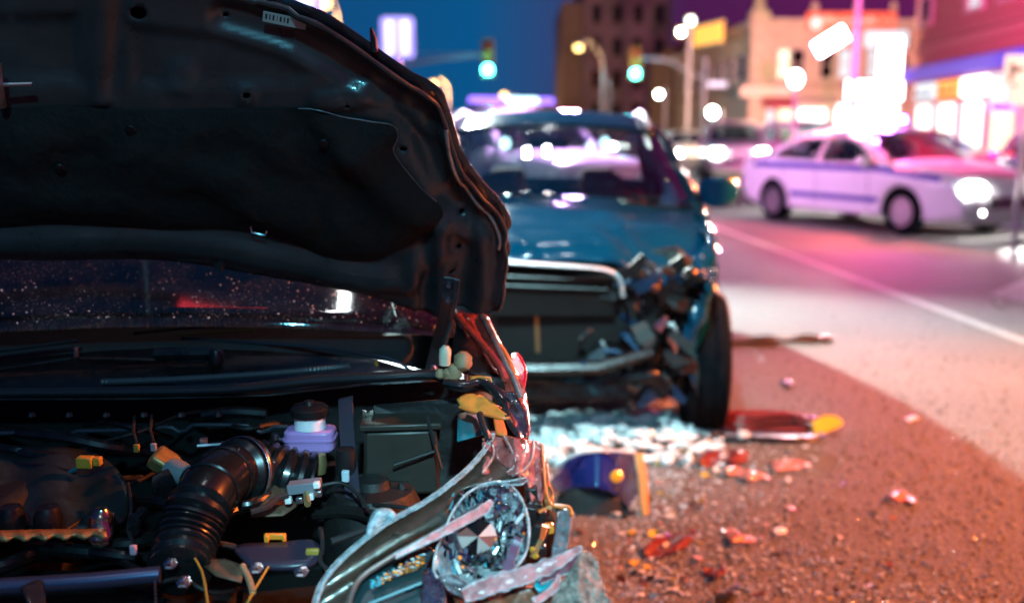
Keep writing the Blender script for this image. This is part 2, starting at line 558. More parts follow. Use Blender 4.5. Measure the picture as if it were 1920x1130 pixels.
def lettering(par, x0, z0, w, h, n, y, seed, mt=LETTER, th=0.02):
    """worn lettering that cannot be read: rows of glyph-like strokes"""
    rnd = random.Random(seed); lw = w / n
    m = MB()
    for k in range(n):
        if rnd.random() < 0.12: continue
        cx_ = x0 + lw * (k + 0.5); hh = h * rnd.choice((0.62, 0.62, 1.0)); s = lw * 0.16
        m.box((cx_ - lw * 0.25, y, z0 + hh / 2), (s, th, hh))
        if rnd.random() < 0.7: m.box((cx_ + lw * 0.22, y, z0 + hh * 0.42), (s, th, hh * 0.8))
        if rnd.random() < 0.8: m.box((cx_, y, z0 + hh * rnd.choice((0.08, 0.55, 0.92))), (lw * 0.5, th * 0.9, s))
    return tag(m.build('lettering', mt, par, local=True, smooth=False), kind='stuff')

# --- corner building, two storeys, cream stone. front faces the camera at Y=42
B0 = P(1408, 285, 42.0)
cb = thing('corner_building', 'cream stone two storey corner building with red banner under its cornice', 'building', (B0.x, 42.0, 0))
def bx(px): return P(px, 150, 42.0).x - B0.x
def bz(py): return P(1500, py, 42.0).z
HT = bz(38)
m = MB(); m.box((6.0, 10.0, HT / 2), (12.0, 20.0, HT)); m.build('wall', STONE, cb, local=True, smooth=False)
m = MB(); m.box((6.0, -0.10, HT - 0.1), (12.3, 0.5, 0.24)); m.box((-0.08, 9.9, HT - 0.11), (0.45, 20.0, 0.22)); m.build('cornice', STONE, cb, local=True, smooth=False, bevel=0.03)
m = MB(); m.box((0.15, 0.1, (HT + 0.3) / 2), (0.75, 0.8, HT + 0.3)); m.lathe([(0, 0.75), (0.16, 0.66), (0.26, 0.45), (0.2, 0.25), (0.36, 0.1), (0.36, 0.0)], 14, Matrix.Translation((0.15, 0.1, HT + 0.3)))
m.build('corner_pier', STONE, cb, local=True, smooth=True, bevel=0.02)
for px in (1522, 1600, 1668):
    x = bx(px)
    m = MB(); m.lathe([(0, 0.75), (0.12, 0.68), (0.17, 0.5), (0.12, 0.34), (0.17, 0.12), (0.2, 0.0)], 12, Matrix.Translation((x, 0.0, HT + 0.02)))
    m.build('finial', STONE, cb, local=True)
for px in (1446, 1524, 1612, 1690):
    m = MB(); m.box((bx(px), -0.05, bz(95) - 0.3), (0.3, 0.14, bz(60) - bz(150))); m.build('pilaster', STONE, cb, local=True, smooth=False, bevel=0.02)
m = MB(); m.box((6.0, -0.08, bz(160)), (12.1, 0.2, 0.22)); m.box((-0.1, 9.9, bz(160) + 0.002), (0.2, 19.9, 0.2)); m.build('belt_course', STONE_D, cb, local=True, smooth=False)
for px, lt in ((1468, LITWARM), (1494, None), (1548, None), (1582, LITCOOL), (1636, LITCOOL), (1662, LITCOOL)):
    window(cb, bx(px), (bz(92) + bz(148)) / 2, 0.55, bz(92) - bz(148), lt)
for k, yy in enumerate((2.0, 4.2, 6.4, 9.0, 11.2, 14.0, 17.0)):
    fr = MB(); z0, z1 = bz(146), bz(96)
    fr.box((-0.04, yy, (z0 + z1) / 2), (0.1, 0.95, z1 - z0)); f = fr.build('window', FRAME, cb, local=True, smooth=False)
    for s in (0, 1):
        pn = MB(); pn.box((-0.094, yy, lerp(z0, z1, 0.27 + 0.46 * s)), (0.012, 0.78, (z1 - z0) * 0.42)); pn.build('pane', mat('night_pane', (0.02, 0.012, 0.02), 0.08), f, local=True, smooth=False)
# banner with faded lettering
m = MB(); m.box((bx(1585), -0.32, bz(40)), (bx(1668) - bx(1503), 0.1, bz(26) - bz(56))); bn = m.build('banner_sign', SIGNRED, cb, local=True, smooth=False, bevel=0.02)
lettering(bn, bx(1533), bz(46), bx(1662) - bx(1533), 0.3, 17, -0.38, 5)
m = MB(); m.lathe([(0, 0.03), (0.24, 0.03), (0.24, 0)], 20, Matrix.Translation((bx(1520), -0.37, bz(45))) @ Matrix.Rotation(pi / 2, 4, 'X')); m.build('round_emblem', LETTER, bn, local=True)
# shopfronts of the ground floor
m = MB(); m.box((bx(1440), -0.16, bz(172)), (bx(1520) - bx(1412), 0.3, 0.42)); m.build('shop_fascia', AWN2, cb, local=True, smooth=False)
for (x0, x1, mt) in ((1425, 1490, AWN), (1492, 1560, AWN2)):
    m = MB(); xa, xb = bx(x0), bx(x1); zt, zb = bz(178), bz(200)
    m.prism([(0, zt), (-0.9, zb + 0.06), (-0.9, zb - 0.12), (-0.86, zb - 0.12), (-0.86, zb + 0.03), (0, zt - 0.05)], xa, xb, Matrix(((0, 0, 1, 0), (1, 0, 0, -0.005), (0, 1, 0, 0), (0, 0, 0, 1))))
    m.build('awning', mt, cb, local=True, smooth=False)
for (x0, x1, lt) in ((1425, 1455, LITCOOL), (1460, 1490, LITWARM), (1497, 1555, LITWHITE), (1565, 1625, LITWHITE), (1632, 1690, LITWHITE)):
    window(cb, (bx(x0) + bx(x1)) / 2, 1.55, bx(x1) - bx(x0), 2.2, lt, rows=1)
# blown-out lit box signs
def box_sign(par, x0, y0, x1, y1, dep, mt, name='lit_sign_box', yy=-0.35):
    m = MB(); m.box(((bx(x0) + bx(x1)) / 2, yy, (bz(y0) + bz(y1)) / 2), (bx(x1) - bx(x0), dep, bz(y0) - bz(y1)))
    o = m.build(name, GREYMETAL, par, local=True, smooth=False, bevel=0.02)
    m = MB(); m.box(((bx(x0) + bx(x1)) / 2, yy - dep / 2 - 0.012, (bz(y0) + bz(y1)) / 2), (bx(x1) - bx(x0) - 0.06, 0.02, bz(y0) - bz(y1) - 0.06))
    m.build('lit_face', mt, o, local=True, smooth=False, bevel=0.008)
    return o
box_sign(cb, 1633, 72, 1679, 146, 0.3, LITSIGN, 'blade_sign', -0.5)
box_sign(cb, 1578, 152, 1686, 190, 0.25, LITSIGN, 'shop_sign', -0.42)
box_sign(cb, 1612, 58, 1694, 92, 0.12, LITCOOL, 'upper_sign', -0.2)

# --- yellow sign hung on the flank of the corner building
ys = thing('yellow_hanging_sign', 'lit yellow rectangular sign board jutting from the cream corner building', 'sign', (P(1330, 72, 45).x, 45.0, P(1330, 97, 45).z))
a0, a1 = P(1302, 70, 47), P(1355, 60, 44.2)
R = Matrix.Rotation(atan2(a1.y - a0.y, a1.x - a0.x), 4, 'Z')
m = MB(Matrix.Translation((a0 + a1) / 2) @ R); m.box((0, 0, 0), ((a1 - a0).length, 0.16, 0.85)); m.build('sign_box', SIGNYEL, ys, smooth=False, bevel=0.04)
m = MB(Matrix.Translation((a0 + a1) / 2) @ R); m.box((0, 0.02, 0.46), ((a1 - a0).length + 0.05, 0.2, 0.06)); m.box((0, 0.02, -0.46), ((a1 - a0).length + 0.05, 0.2, 0.06)); m.build('frame', FRAME, ys, smooth=False)
m = MB(); m.tube([a1 + Vector((0, 0, 0.3)), Vector((B0.x + 0.02, 44.6, a1.z + 0.3))], 0.04, 6); m.tube([a1 - Vector((0, 0, 0.3)), Vector((B0.x + 0.02, 44.6, a1.z - 0.3))], 0.04, 6); m.build('bracket', DARKSTEEL, ys)

# --- brick building on the right; its street face recedes from the camera
A, Bq = Vector((13.35, 34.0, 0)), Vector((12.15, 16.0, 0))
dirv = (Bq - A).normalized()
rb = thing('brick_building', 'pink lit brick building with shopfronts and sash windows at the right edge', 'building', A, atan2(dirv.y, dirv.x))
def rb_hit(px, py):
    d = ray(px, py); n = Vector((-dirv.y, dirv.x, 0))
    t = (A - EYE).dot(n) / d.dot(n); p = EYE + d * t
    return (p - A).dot(dirv), p.z
LB = (Bq - A).length
m = MB(); m.box((LB / 2, 5.0, 5.0), (LB, 10.0, 10.0)); m.build('wall', BRICK, rb, local=True, smooth=False)
zf = 3.3
m = MB(); m.box((LB / 2, -0.14, zf), (LB + 0.1, 0.28, 0.42)); m.build('fascia', SIGNBLUE, rb, local=True, smooth=False, bevel=0.02)
m = MB(); m.box((LB / 2, -0.1, zf + 0.75), (LB + 0.1, 0.2, 0.2)); m.box((LB / 2, -0.07, zf + 1.0), (LB + 0.05, 0.12, 0.1)); m.build('string_course', mat('brick_trim', (0.34, 0.17, 0.14), 0.8), rb, local=True, smooth=False)
m = MB(); m.box((LB / 2, -0.14, 9.8), (LB + 0.2, 0.3, 0.4)); m.build('cornice', mat('brick_trim', (0.34, 0.17, 0.14), 0.8), rb, local=True, smooth=False)
for px, w, lt in ((1735, 1.0, None), (1827, 0.95, LITCOOL), (1893, 1.0, None)):
    s, z = rb_hit(px, 70)
    window(rb, s, 5.7, w * 1.15, 1.75, lt)
    window(rb, s, 8.3, w * 1.15, 1.7, None)
s0, _ = rb_hit(1722, 170)
k = 0
x = 0.6
while x < LB - 1.2:
    w = 1.9
    m = MB(); m.box((x + w / 2, -0.05, 2.72), (w - 0.1, 0.1, 0.52)); o = m.build('sign_panel', (LITCOOL, SIGNORG, LITWHITE, LITCOOL)[k % 4], rb, local=True, smooth=False, bevel=0.01)
    lettering(o, x + 0.2, 2.58, w - 0.5, 0.22, 8, -0.11, 40 + k, LETTER_K)
    window(rb, x + w / 2, 1.35, w - 0.15, 2.0, (LITWHITE, LITWHITE, LITWHITE, LITWARM)[k % 4], rows=1)
    x += w + 0.12; k += 1

# --- tall building at the end of the street, its left shoulder lower
tb = thing('tall_brown_building', 'tall dim brown building behind the middle street lamp', 'building', (8.6, 84.0, 0))
m = MB(); m.box((0.9, 8.0, 8.0), (7.2, 16.0, 16.0)); m.build('wall', BROWN, tb, local=True, smooth=False)
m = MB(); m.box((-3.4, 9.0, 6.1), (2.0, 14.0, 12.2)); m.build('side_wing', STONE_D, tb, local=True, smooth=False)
for r_ in range(5):
    for c in range(4):
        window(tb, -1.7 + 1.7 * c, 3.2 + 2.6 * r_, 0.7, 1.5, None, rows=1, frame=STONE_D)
lw_ = thing('low_flat_building', 'low pale flat roofed building far down the street left of the brown tower', 'building', (2.2, 100.0, 0))
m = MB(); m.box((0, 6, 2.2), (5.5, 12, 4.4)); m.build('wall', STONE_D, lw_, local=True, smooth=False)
m = MB(); m.box((0, -0.1, 4.45), (5.8, 0.5, 0.25)); m.build('parapet', STONE, lw_, local=True, smooth=False)
for c in range(3): window(lw_, -1.7 + 1.7 * c, 2.4, 0.8, 1.2, LITWARM if c == 1 else None, rows=1)
nb = thing('narrow_brick_house', 'narrow orange lit house between brown tower and cream corner building', 'building', (P(1262, 200, 66).x, 66.0, 0))
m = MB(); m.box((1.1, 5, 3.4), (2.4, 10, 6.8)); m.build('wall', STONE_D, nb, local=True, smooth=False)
m = MB(); m.prism([(-0.25, 6.8), (2.45, 6.8), (1.1, 7.7)], -0.2, 10, Matrix(((1, 0, 0, 0), (0, 0, 1, 0), (0, 1, 0, 0), (0, 0, 0, 1)))); m.build('roof', BRICK, nb, local=True, smooth=False)
for z in (2.2, 4.8): window(nb, 1.1, z, 0.8, 1.3, None)
# dark block far left, mostly behind the raised bonnet
lb = thing('left_dark_block', 'dark low block on the left side of the street behind the violet signs', 'building', (-13.5, 40.0, 0))
m = MB(); m.box((-6, 15, 4.0), (12, 40, 8.0)); m.build('wall', BROWN, lb, local=True, smooth=False)
for c in range(8):
    f = MB(); f.box((0.03, -2 + 4.4 * c, 5.2), (0.1, 1.2, 1.6)); o = f.build('window', FRAME, lb, local=True, smooth=False)
    f = MB(); f.box((0.085, -2 + 4.4 * c, 5.2), (0.02, 1.0, 1.4)); f.build('pane', mat('night_pane', (0.02, 0.012, 0.02), 0.08), o, local=True, smooth=False)
# ------------------------------------------------------------------ street furniture
POLE = mat('pole_paint', (0.38, 0.36, 0.38), 0.5, metal=0.3, var=0.15)
SODIUM = glow('sodium_bulb', (1.0, 0.66, 0.22), 7.0)
SODIUM_COL = (1.0, 0.55, 0.2)

def street_lamp(name, label, lamp_px, Y, pole_dx, power, col=SODIUM_COL, bulb=SODIUM, rise=0.35, r=0.16, grp='street lamps along the street', spot=None):
    lp = P(*lamp_px, Y)
    base = Vector((lp.x + pole_dx, Y, 0))
    t = thing(name, label, 'street lamp', base, group=grp)
    s = 1 if pole_dx < 0 else -1
    top = lp.z + rise * 0.4
    arc = [(base.x, Y, 0.25), (base.x, Y, lp.z * 0.5), (base.x, Y, lp.z - 0.9)]
    for k in range(1, 7):
        a_ = pi / 2 * k / 6
        arc.append((base.x - pole_dx * (1 - cos(a_)) * 0.9, Y, lp.z - 0.9 + (0.9 + rise) * sin(a_)))
    m = MB(); m.tube(arc, [0.08, 0.06, 0.05] + [0.035] * 6, 10); m.build('pole', POLE, t)
    m = MB(Matrix.Translation(base)); m.lathe([(0, 0.5), (0.1, 0.5), (0.12, 0.35), (0.2, 0.12), (0.22, 0.0), (0, 0)], 12); m.build('pole_base', POLE, t)
    m = MB(Matrix.Translation((lp.x, Y, lp.z + 0.1))); m.lathe([(0, 0.2), (0.12, 0.19), (0.22, 0.08), (0.26, 0.0), (0.24, 0.0), (0.2, 0.06), (0, 0.1)], 16); h = m.build('lamp_head', GREYMETAL, t)
    m = MB(Matrix.Translation((lp.x, Y, lp.z))); m.lathe([(0, r * 0.9), (r * 0.6, r * 0.7), (r * 0.95, r * 0.1), (r * 0.75, -r * 0.5), (0, -r * 0.8)], 12); m.build('bulb', bulb, h)
    if power and spot: light('lamp_light', 'SPOT', (lp.x, Y - 0.3, lp.z - 0.5), col, power, 0.3, t, spot=44, aim=spot)
    elif power: light('lamp_light', 'POINT', (lp.x, Y - 0.02, lp.z - 0.45), col, power, 0.15, t)
    return t

street_lamp('street_lamp', 'street lamp with arched neck above the top edge of the raised bonnet', (610, 8), 30.0, 0.4, 300, r=0.17)
street_lamp('street_lamp', 'street lamp glowing in front of the tall brown building', (1085, 90), 46.0, 1.1, 300, r=0.2)
street_lamp('street_lamp', 'street lamp just right of the crumpled bonnet edge', (814, 156), 70.0, 1.0, 3500, r=0.28)
street_lamp('street_lamp', 'street lamp low over the roof of the blue car', (945, 180), 92.0, 1.0, 600, r=0.33)

GREENLENS = glow('green_signal_lens', (0.06, 0.82, 1.0), 40.0)
REDDARK = mat('signal_lens_red_off', (0.25, 0.02, 0.02), 0.3)
AMBDARK = mat('signal_lens_amber_off', (0.3, 0.14, 0.01), 0.3)
SIGBOX = mat('signal_housing', (0.35, 0.26, 0.06), 0.5, var=0.1)

def signal_head(par, c, s=1.0, lit='green', lens=GREENLENS):
    m = MB(); m.box((c[0], c[1], c[2]), (0.34 * s, 0.24 * s, 1.05 * s)); h = m.build('signal_head', SIGBOX, par, smooth=False, bevel=0.03)
    for k, (nm, mt) in enumerate((('red_lens', REDDARK), ('amber_lens', AMBDARK), ('green_lens', lens))):
        z = c[2] + (0.34 - 0.34 * k) * s
        M = Matrix.Translation((c[0], c[1] - 0.12 * s, z)) @ Matrix.Rotation(pi / 2, 4, 'X')
        m = MB(M); m.lathe([(0, 0.05 * s), (0.08 * s, 0.04 * s), (0.13 * s, 0.0)], 16); m.build(nm, mt, h)
        m = MB(M); m.lathe([(0.14 * s, 0.0), (0.145 * s, 0.2 * s), (0.135 * s, 0.2 * s), (0.13 * s, 0.0)], 14, None, 0.1, pi - 0.1); m.build('visor', SIGBOX, h)
    return h

def mast_signal(label, pole_px, sig_px, elbow_px, Y, base_py=300):
    b = P(pole_px[0], base_py, Y); base = Vector((b.x, Y, 0))
    t = thing('traffic_signal', label, 'traffic light', base, group='mast arm traffic signals')
    zt = P(pole_px[0], pole_px[1], Y).z
    m = MB(); m.tube([base, base + Vector((0, 0, zt))], [0.14, 0.1], 12); m.build('pole', POLE, t)
    m = MB(Matrix.Translation(base)); m.lathe([(0, 0.4), (0.17, 0.4), (0.24, 0.1), (0.26, 0), (0, 0)], 12); m.build('pole_base', POLE, t)
    e1 = P(elbow_px[0], elbow_px[1], Y); a0 = P(pole_px[0], pole_px[2], Y); sg = P(sig_px[0], sig_px[1], Y)
    mid = a0.lerp(e1, 0.55) + Vector((0, 0, 0.28))
    m = MB(); m.tube(smooth_line([a0, a0.lerp(e1, 0.25) + Vector((0, 0, 0.14)), mid, e1], 5), 0.075, 8); m.build('mast_arm', POLE, t)
    m = MB(); m.tube([P(pole_px[0], pole_px[1] + 2, Y), e1 + Vector((0, 0, 0.05))], 0.02, 6); m.build('tie_rod', POLE, t)
    signal_head(t, (sg.x, Y - 0.1, sg.z + 0.42), 1.35)
    m = MB(); m.tube([(sg.x, Y, sg.z + 0.7), (sg.x, Y, e1.z + 0.02), e1], 0.03, 6); m.build('hanger', POLE, t)
    light('lamp_light', 'POINT', (sg.x, Y - 0.65, sg.z - 0.04), (0.05, 0.75, 1.0), 200, 0.1, t)
    return t
tsr = mast_signal('traffic signal showing green on a mast arm before the cream corner building', (1317, 108, 148), (1190, 137), (1200, 109), 46.0)
nm = P(1345, 158, 45.8)
m = MB(); m.box(nm, (0.85, 0.03, 0.24)); m.build('street_name_plate', mat('name_plate', (0.6, 0.65, 0.85), 0.4, emit=(0.75, 0.8, 1.0), es=0.8), tsr, smooth=False)
mast_signal('traffic signal showing green on a mast arm above the blue car roof', (640, 100, 165), (915, 130), (905, 103), 40.0, 310)

def post_signal(label, px, top_py, Y, heads):
    b = P(px, 250, Y); base = Vector((b.x, Y, 0))
    t = thing('pedestrian_signal', label, 'traffic light', base)
    zt = P(px, top_py, Y).z
    m = MB(); m.tube([base, base + Vector((0, 0, zt))], 0.085, 10); m.build('pole', POLE, t)
    m = MB(Matrix.Translation(base)); m.lathe([(0, 0.3), (0.12, 0.3), (0.2, 0), (0, 0)], 12); m.build('pole_base', POLE, t)
    for hx, hy, mt, r_ in heads:
        c = P(hx, hy, Y)
        m = MB(); m.box((c.x, Y - 0.02, c.z), (0.36, 0.2, 0.4)); h = m.build('signal_box', SIGBOX, t, smooth=False, bevel=0.02)
        m = MB(Matrix.Translation((c.x, Y - 0.13, c.z)) @ Matrix.Rotation(pi / 2, 4, 'X')); m.lathe([(0, 0.04), (r_ * 0.7, 0.03), (r_, 0)], 14); m.build('signal_lens', mt, h)
        m = MB(); m.tube([(c.x, Y, c.z), (base.x, Y, c.z)], 0.03, 6); m.build('bracket', POLE, t)
    return t
WALK = glow('walk_lens', (0.85, 1.0, 0.96), 60.0)
WALK2 = glow('walk_lens_dim', (0.75, 0.9, 0.88), 8.0)
post_signal('post with small white signal lenses left of the yellow sign', 1288, 30, 40.0, [(1276, 61, WALK, 0.12), (1294, 40, WALK2, 0.16)])
post_signal('slim signal post with one white lens right of the right mast arm', 1352, 205, 42.0, [(1335, 211, WALK, 0.2)])
post_signal('slim post with one small white lens under the right green signal', 1246, 165, 50.0, [(1235, 177, WALK, 0.14)])
REDLENS = glow('red_signal_lens', (1.0, 0.12, 0.04), 60.0)

# white globe lamp on a post and a tilted flood lamp
g = P(1492, 150, 30.0)
t = thing('globe_lamp', 'white globe lamp on a post in front of the cream corner building', 'street lamp', (g.x, 30.0, 0))
m = MB(); m.tube([(g.x, 30, 0), (g.x, 30, g.z - 0.18)], [0.07, 0.05], 10); m.build('pole', POLE, t)
m = MB(Matrix.Translation((g.x, 30, 0))); m.lathe([(0, 0.45), (0.08, 0.45), (0.15, 0.1), (0.17, 0), (0, 0)], 12); m.build('pole_base', POLE, t)
m = MB(Matrix.Translation((g.x, 30, g.z))); m.lathe([(0, 0.28), (0.12, 0.24), (0.19, 0.1), (0.19, -0.05), (0.12, -0.18), (0.06, -0.2), (0, -0.2)], 16); m.build('globe', glow('globe_white', (1, 0.96, 0.95), 14.0), t)
light('lamp_light', 'SPOT', (g.x, 30.4, g.z), (1.0, 0.66, 0.42), 10000, 0.2, t, spot=110, aim=(g.x + 1.5, 42.0, 4.0))

fl = P(1558, 78, 24.0); pb = P(1606, 78, 24.0)
t = thing('flood_lamp', 'tilted white flood lamp box on a tall post before the red banner', 'street lamp', (pb.x, 24.0, 0))
m = MB(); m.tube([(pb.x, 24, 0), (pb.x, 24, 6.0)], [0.09, 0.05], 10); m.build('pole', POLE, t)
M = Matrix.Translation(fl) @ Matrix.Rotation(radians(-32), 4, 'Y')
m = MB(M); m.box((0, 0.08, 0), (0.86, 0.14, 0.42)); h = m.build('lamp_head', GREYMETAL, t, smooth=False, bevel=0.03)
m = MB(M); m.box((0, -0.0, 0), (0.80, 0.03, 0.36)); m.build('lit_face', glow('flood_white', (1, 0.98, 0.96), 18.0), h, smooth=False, bevel=0.01)
m = MB(); m.tube([fl + Vector((0.1, 0.12, 0)), (pb.x, 24, fl.z + 0.1)], 0.035, 8); m.build('arm', POLE, t)
light('lamp_light', 'SPOT', fl - Vector((0.05, 0.25, 0.0)), (1.0, 0.93, 0.9), 2500, 0.25, t, spot=70, aim=(4.5, 9.0, 0.0))

# ------------------------------------------------------------------ signs
def plate(w, h, r, n=5):
    pts = []
    for cx_, cy_, a0 in ((w / 2 - r, h / 2 - r, 0), (-w / 2 + r, h / 2 - r, pi / 2), (-w / 2 + r, -h / 2 + r, pi), (w / 2 - r, -h / 2 + r, 1.5 * pi)):
        for k in range(n): pts.append((cx_ + r * cos(a0 + pi / 2 * k / (n - 1)), cy_ + r * sin(a0 + pi / 2 * k / (n - 1))))
    return pts
VIOLET = mat('violet_lit_sign', (0.5, 0.45, 0.8), 0.4, emit=(0.36, 0.26, 1.0), es=1.0)
VIOLETW = mat('violet_white_stripe', (0.75, 0.72, 0.9), 0.4, emit=(0.72, 0.68, 1.0), es=1.6)
UPR = Matrix.Rotation(pi / 2, 4, 'X')
def square_sign(label, px, py, Y, w, h, dx=0.0):
    c = P(px, py, Y)
    t = thing('road_sign', label, 'sign', (c.x + dx, Y, 0))
    m = MB(); m.tube([(c.x + dx, Y + 0.05, 0), (c.x + dx, Y + 0.05, c.z + h * 0.3)], 0.032, 8); m.build('post', VIOLETW if False else GREYMETAL, t)
    m = MB(Matrix.Translation(c) @ UPR); m.prism(plate(w, h, w * 0.14), -0.012, 0.012); p = m.build('sign_plate', VIOLET, t, smooth=False)  # emergency lamps' violet light put into the plate's colour and glow
    for s in (-1, 1):
        m = MB(Matrix.Translation(c + Vector((s * w * 0.22, -0.016, 0))) @ UPR); m.prism(plate(w * 0.26, h * 0.82, w * 0.1), -0.003, 0.003); m.build('pale_panel', VIOLETW, p, smooth=False)
    return t
square_sign('square violet lit sign with two pale panels left of the green signal', 745, 71, 13.0, 0.43, 0.52)
# long violet lit board high at the top edge
c = P(530, 2, 15.0)
t = thing('violet_light_board', 'violet lit board cut by the top edge behind the bonnet', 'sign', (c.x, 15.0, 0))
m = MB(); m.box((c.x, 15.0, c.z + 0.18), (1.15, 0.12, 0.66)); bb = m.build('board', VIOLET, t, smooth=False, bevel=0.04)
for s in (-0.34, 0.05, 0.36):
    m = MB(); m.box((c.x + s, 14.93, c.z + 0.18), (0.22, 0.02, 0.56)); m.build('pale_panel', VIOLETW, bb, smooth=False, bevel=0.008)
m = MB(); m.tube([(c.x - 0.3, 15.05, 0), (c.x - 0.3, 15.05, c.z + 0.4)], 0.05, 8); m.build('post', GREYMETAL, t)

# pale sign with black arrows at the right edge, smaller plate beneath
c = P(1912, 133, 11.0)
t = thing('arrow_sign', 'pale square road sign with black branching arrow at the right edge', 'sign', (c.x + 0.13, 11.0, 0))
SIGNPALE = mat('sign_pale', (0.78, 0.62, 0.55), 0.45)
m = MB(); m.tube([(c.x + 0.13, 11.06, 0), (c.x + 0.13, 11.06, c.z + 0.2)], 0.03, 8); m.build('post', GREYMETAL, t)
m = MB(Matrix.Translation(c) @ UPR); m.prism(plate(0.34, 0.33, 0.02), -0.012, 0.012); p = m.build('sign_plate', SIGNPALE, t, smooth=False)
def bar(p0, p1, r0, r1):
    q0, q1 = P(*p0, 10.98), P(*p1, 10.98); q0.y = q1.y = 10.979
    d = (q1 - q0).normalized(); n = Vector((-d.z, 0, d.x))
    m = MB(); m.add([q0 + n * r0, q0 - n * r0, q1 - n * r1, q1 + n * r1] + [v + Vector((0, 0.008, 0)) for v in (q0 + n * r0, q0 - n * r0, q1 - n * r1, q1 + n * r1)],
                    [(0, 1, 2, 3), (7, 6, 5, 4), (0, 4, 5, 1), (1, 5, 6, 2), (2, 6, 7, 3), (3, 7, 4, 0)])
    return m
m = bar((1895, 151), (1900, 128), 0.020, 0.017); m2 = bar((1899, 128), (1899, 116), 0.034, 0.004); m.add(m2.v, m2.f); m2 = bar((1897, 134), (1913, 130), 0.017, 0.014); m.add(m2.v, m2.f); m2 = bar((1910, 131), (1921, 127), 0.036, 0.004); m.add(m2.v, m2.f)
m.build('arrow_mark', LETTER_K, p, smooth=False)
c2 = P(1916, 178, 11.0)
m = MB(Matrix.Translation(c2) @ UPR); m.prism(plate(0.30, 0.23, 0.02), -0.012, 0.012); m.build('lower_plate', SIGNPALE, t, smooth=False)
m = MB(); m.box((c2.x - 0.1, 10.985, c2.z + 0.1), (0.06, 0.01, 0.02)); m.build('red_mark', mat('sign_red', (0.6, 0.06, 0.04), 0.5), t, smooth=False)
# blue banded hanging shop sign behind it
c = P(1878, 178, 20.0)
t = thing('blue_banded_sign', 'white lit projecting sign with blue lower band beside the arrow sign', 'sign', (c.x, 20.0, c.z - 0.35))
m = MB(); m.box((c.x, 20.0, c.z), (0.42, 0.14, 0.62)); o = m.build('sign_box', LITCOOL, t, smooth=False, bevel=0.02)
m = MB(); m.box((c.x, 19.92, c.z - 0.24), (0.43, 0.03, 0.14)); m.build('blue_band', SIGNBLUE, o, smooth=False)
m = MB(); m.tube([(c.x, 20.0, c.z + 0.2), (12.5, 20.0, c.z + 0.2)], 0.03, 8); m.build('bracket', DARKSTEEL, t)
# ------------------------------------------------------------------ vehicles (local +x forward, z up)
TYRE = mat('tyre_rubber', (0.006, 0.007, 0.009), 0.9, spec=0.04, var=0.35, vscale=14, bump=0.25, bscale=60)
ALLOY = mat('alloy', (0.55, 0.55, 0.58), 0.32, metal=0.85)
CARGLASS = glass('car_glass', (0.72, 0.78, 0.8), 0.015)
INTERIOR = mat('car_interior', (0.025, 0.024, 0.026), 0.8, var=0.3)
HEADLAMP = glow('headlamp_lit', (1.0, 0.97, 0.95), 120.0)
HEADOFF = mat('headlamp_off', (0.6, 0.62, 0.64), 0.1, metal=0.6)
TAILLIT = glow('tail_lamp_lit', (1.0, 0.05, 0.03), 14.0)
TAILOFF = mat('tail_lamp_off', (0.35, 0.015, 0.015), 0.12, coat=0.5)
AMBER = mat('amber_lens', (0.75, 0.26, 0.02), 0.15, coat=0.6, emit=(1.0, 0.35, 0.02), es=0.6)  # unlit amber parts get a faint glow of their own
PLATE = mat('number_plate', (0.68, 0.68, 0.64), 0.4)

def wheel(par, c, r=0.33, w=0.21, side=1, spokes=10, steer=0.0, rim_mat=ALLOY, treads=True):
    M = Matrix.Translation(c) @ Matrix.Rotation(steer, 4, 'Z') @ Matrix.Rotation(-pi / 2 * side, 4, 'X')
    h = w / 2
    m = MB(M)
    m.lathe([(r * 0.64, h * 0.86), (r * 0.7, h * 0.98), (r * 0.86, h), (r * 0.96, h * 0.86), (r, h * 0.55), (r, h * 0.36), (r * 0.972, h * 0.34), (r * 0.972, h * 0.26), (r, h * 0.24),
             (r, -h * 0.24), (r * 0.972, -h * 0.26), (r * 0.972, -h * 0.34), (r, -h * 0.36), (r, -h * 0.55), (r * 0.96, -h * 0.86), (r * 0.86, -h), (r * 0.64, -h * 0.86)], 40)
    wobj = m.build('wheel', TYRE, par, local=True, angle=35)
    m = MB(M)
    m.lathe([(r * 0.66, h * 0.9), (r * 0.66, h * 0.72), (r * 0.6, h * 0.55), (r * 0.6, h * 0.2), (0, h * 0.15)], 32)
    m.lathe([(0, h * 0.82), (r * 0.13, h * 0.8), (r * 0.17, h * 0.6), (r * 0.17, h * 0.2)], 16)
    for k in range(spokes):
        a_ = 2 * pi * k / spokes
        Rk = Matrix.Rotation(a_, 4, 'Z')
        n0 = len(m.v)
        m.prism([(r * 0.12, -r * 0.05), (r * 0.62, -r * 0.075), (r * 0.62, r * 0.075), (r * 0.12, r * 0.05)], h * 0.5, h * 0.76, Rk)
    m.build('rim', rim_mat, wobj, local=True, angle=35)
    return wobj

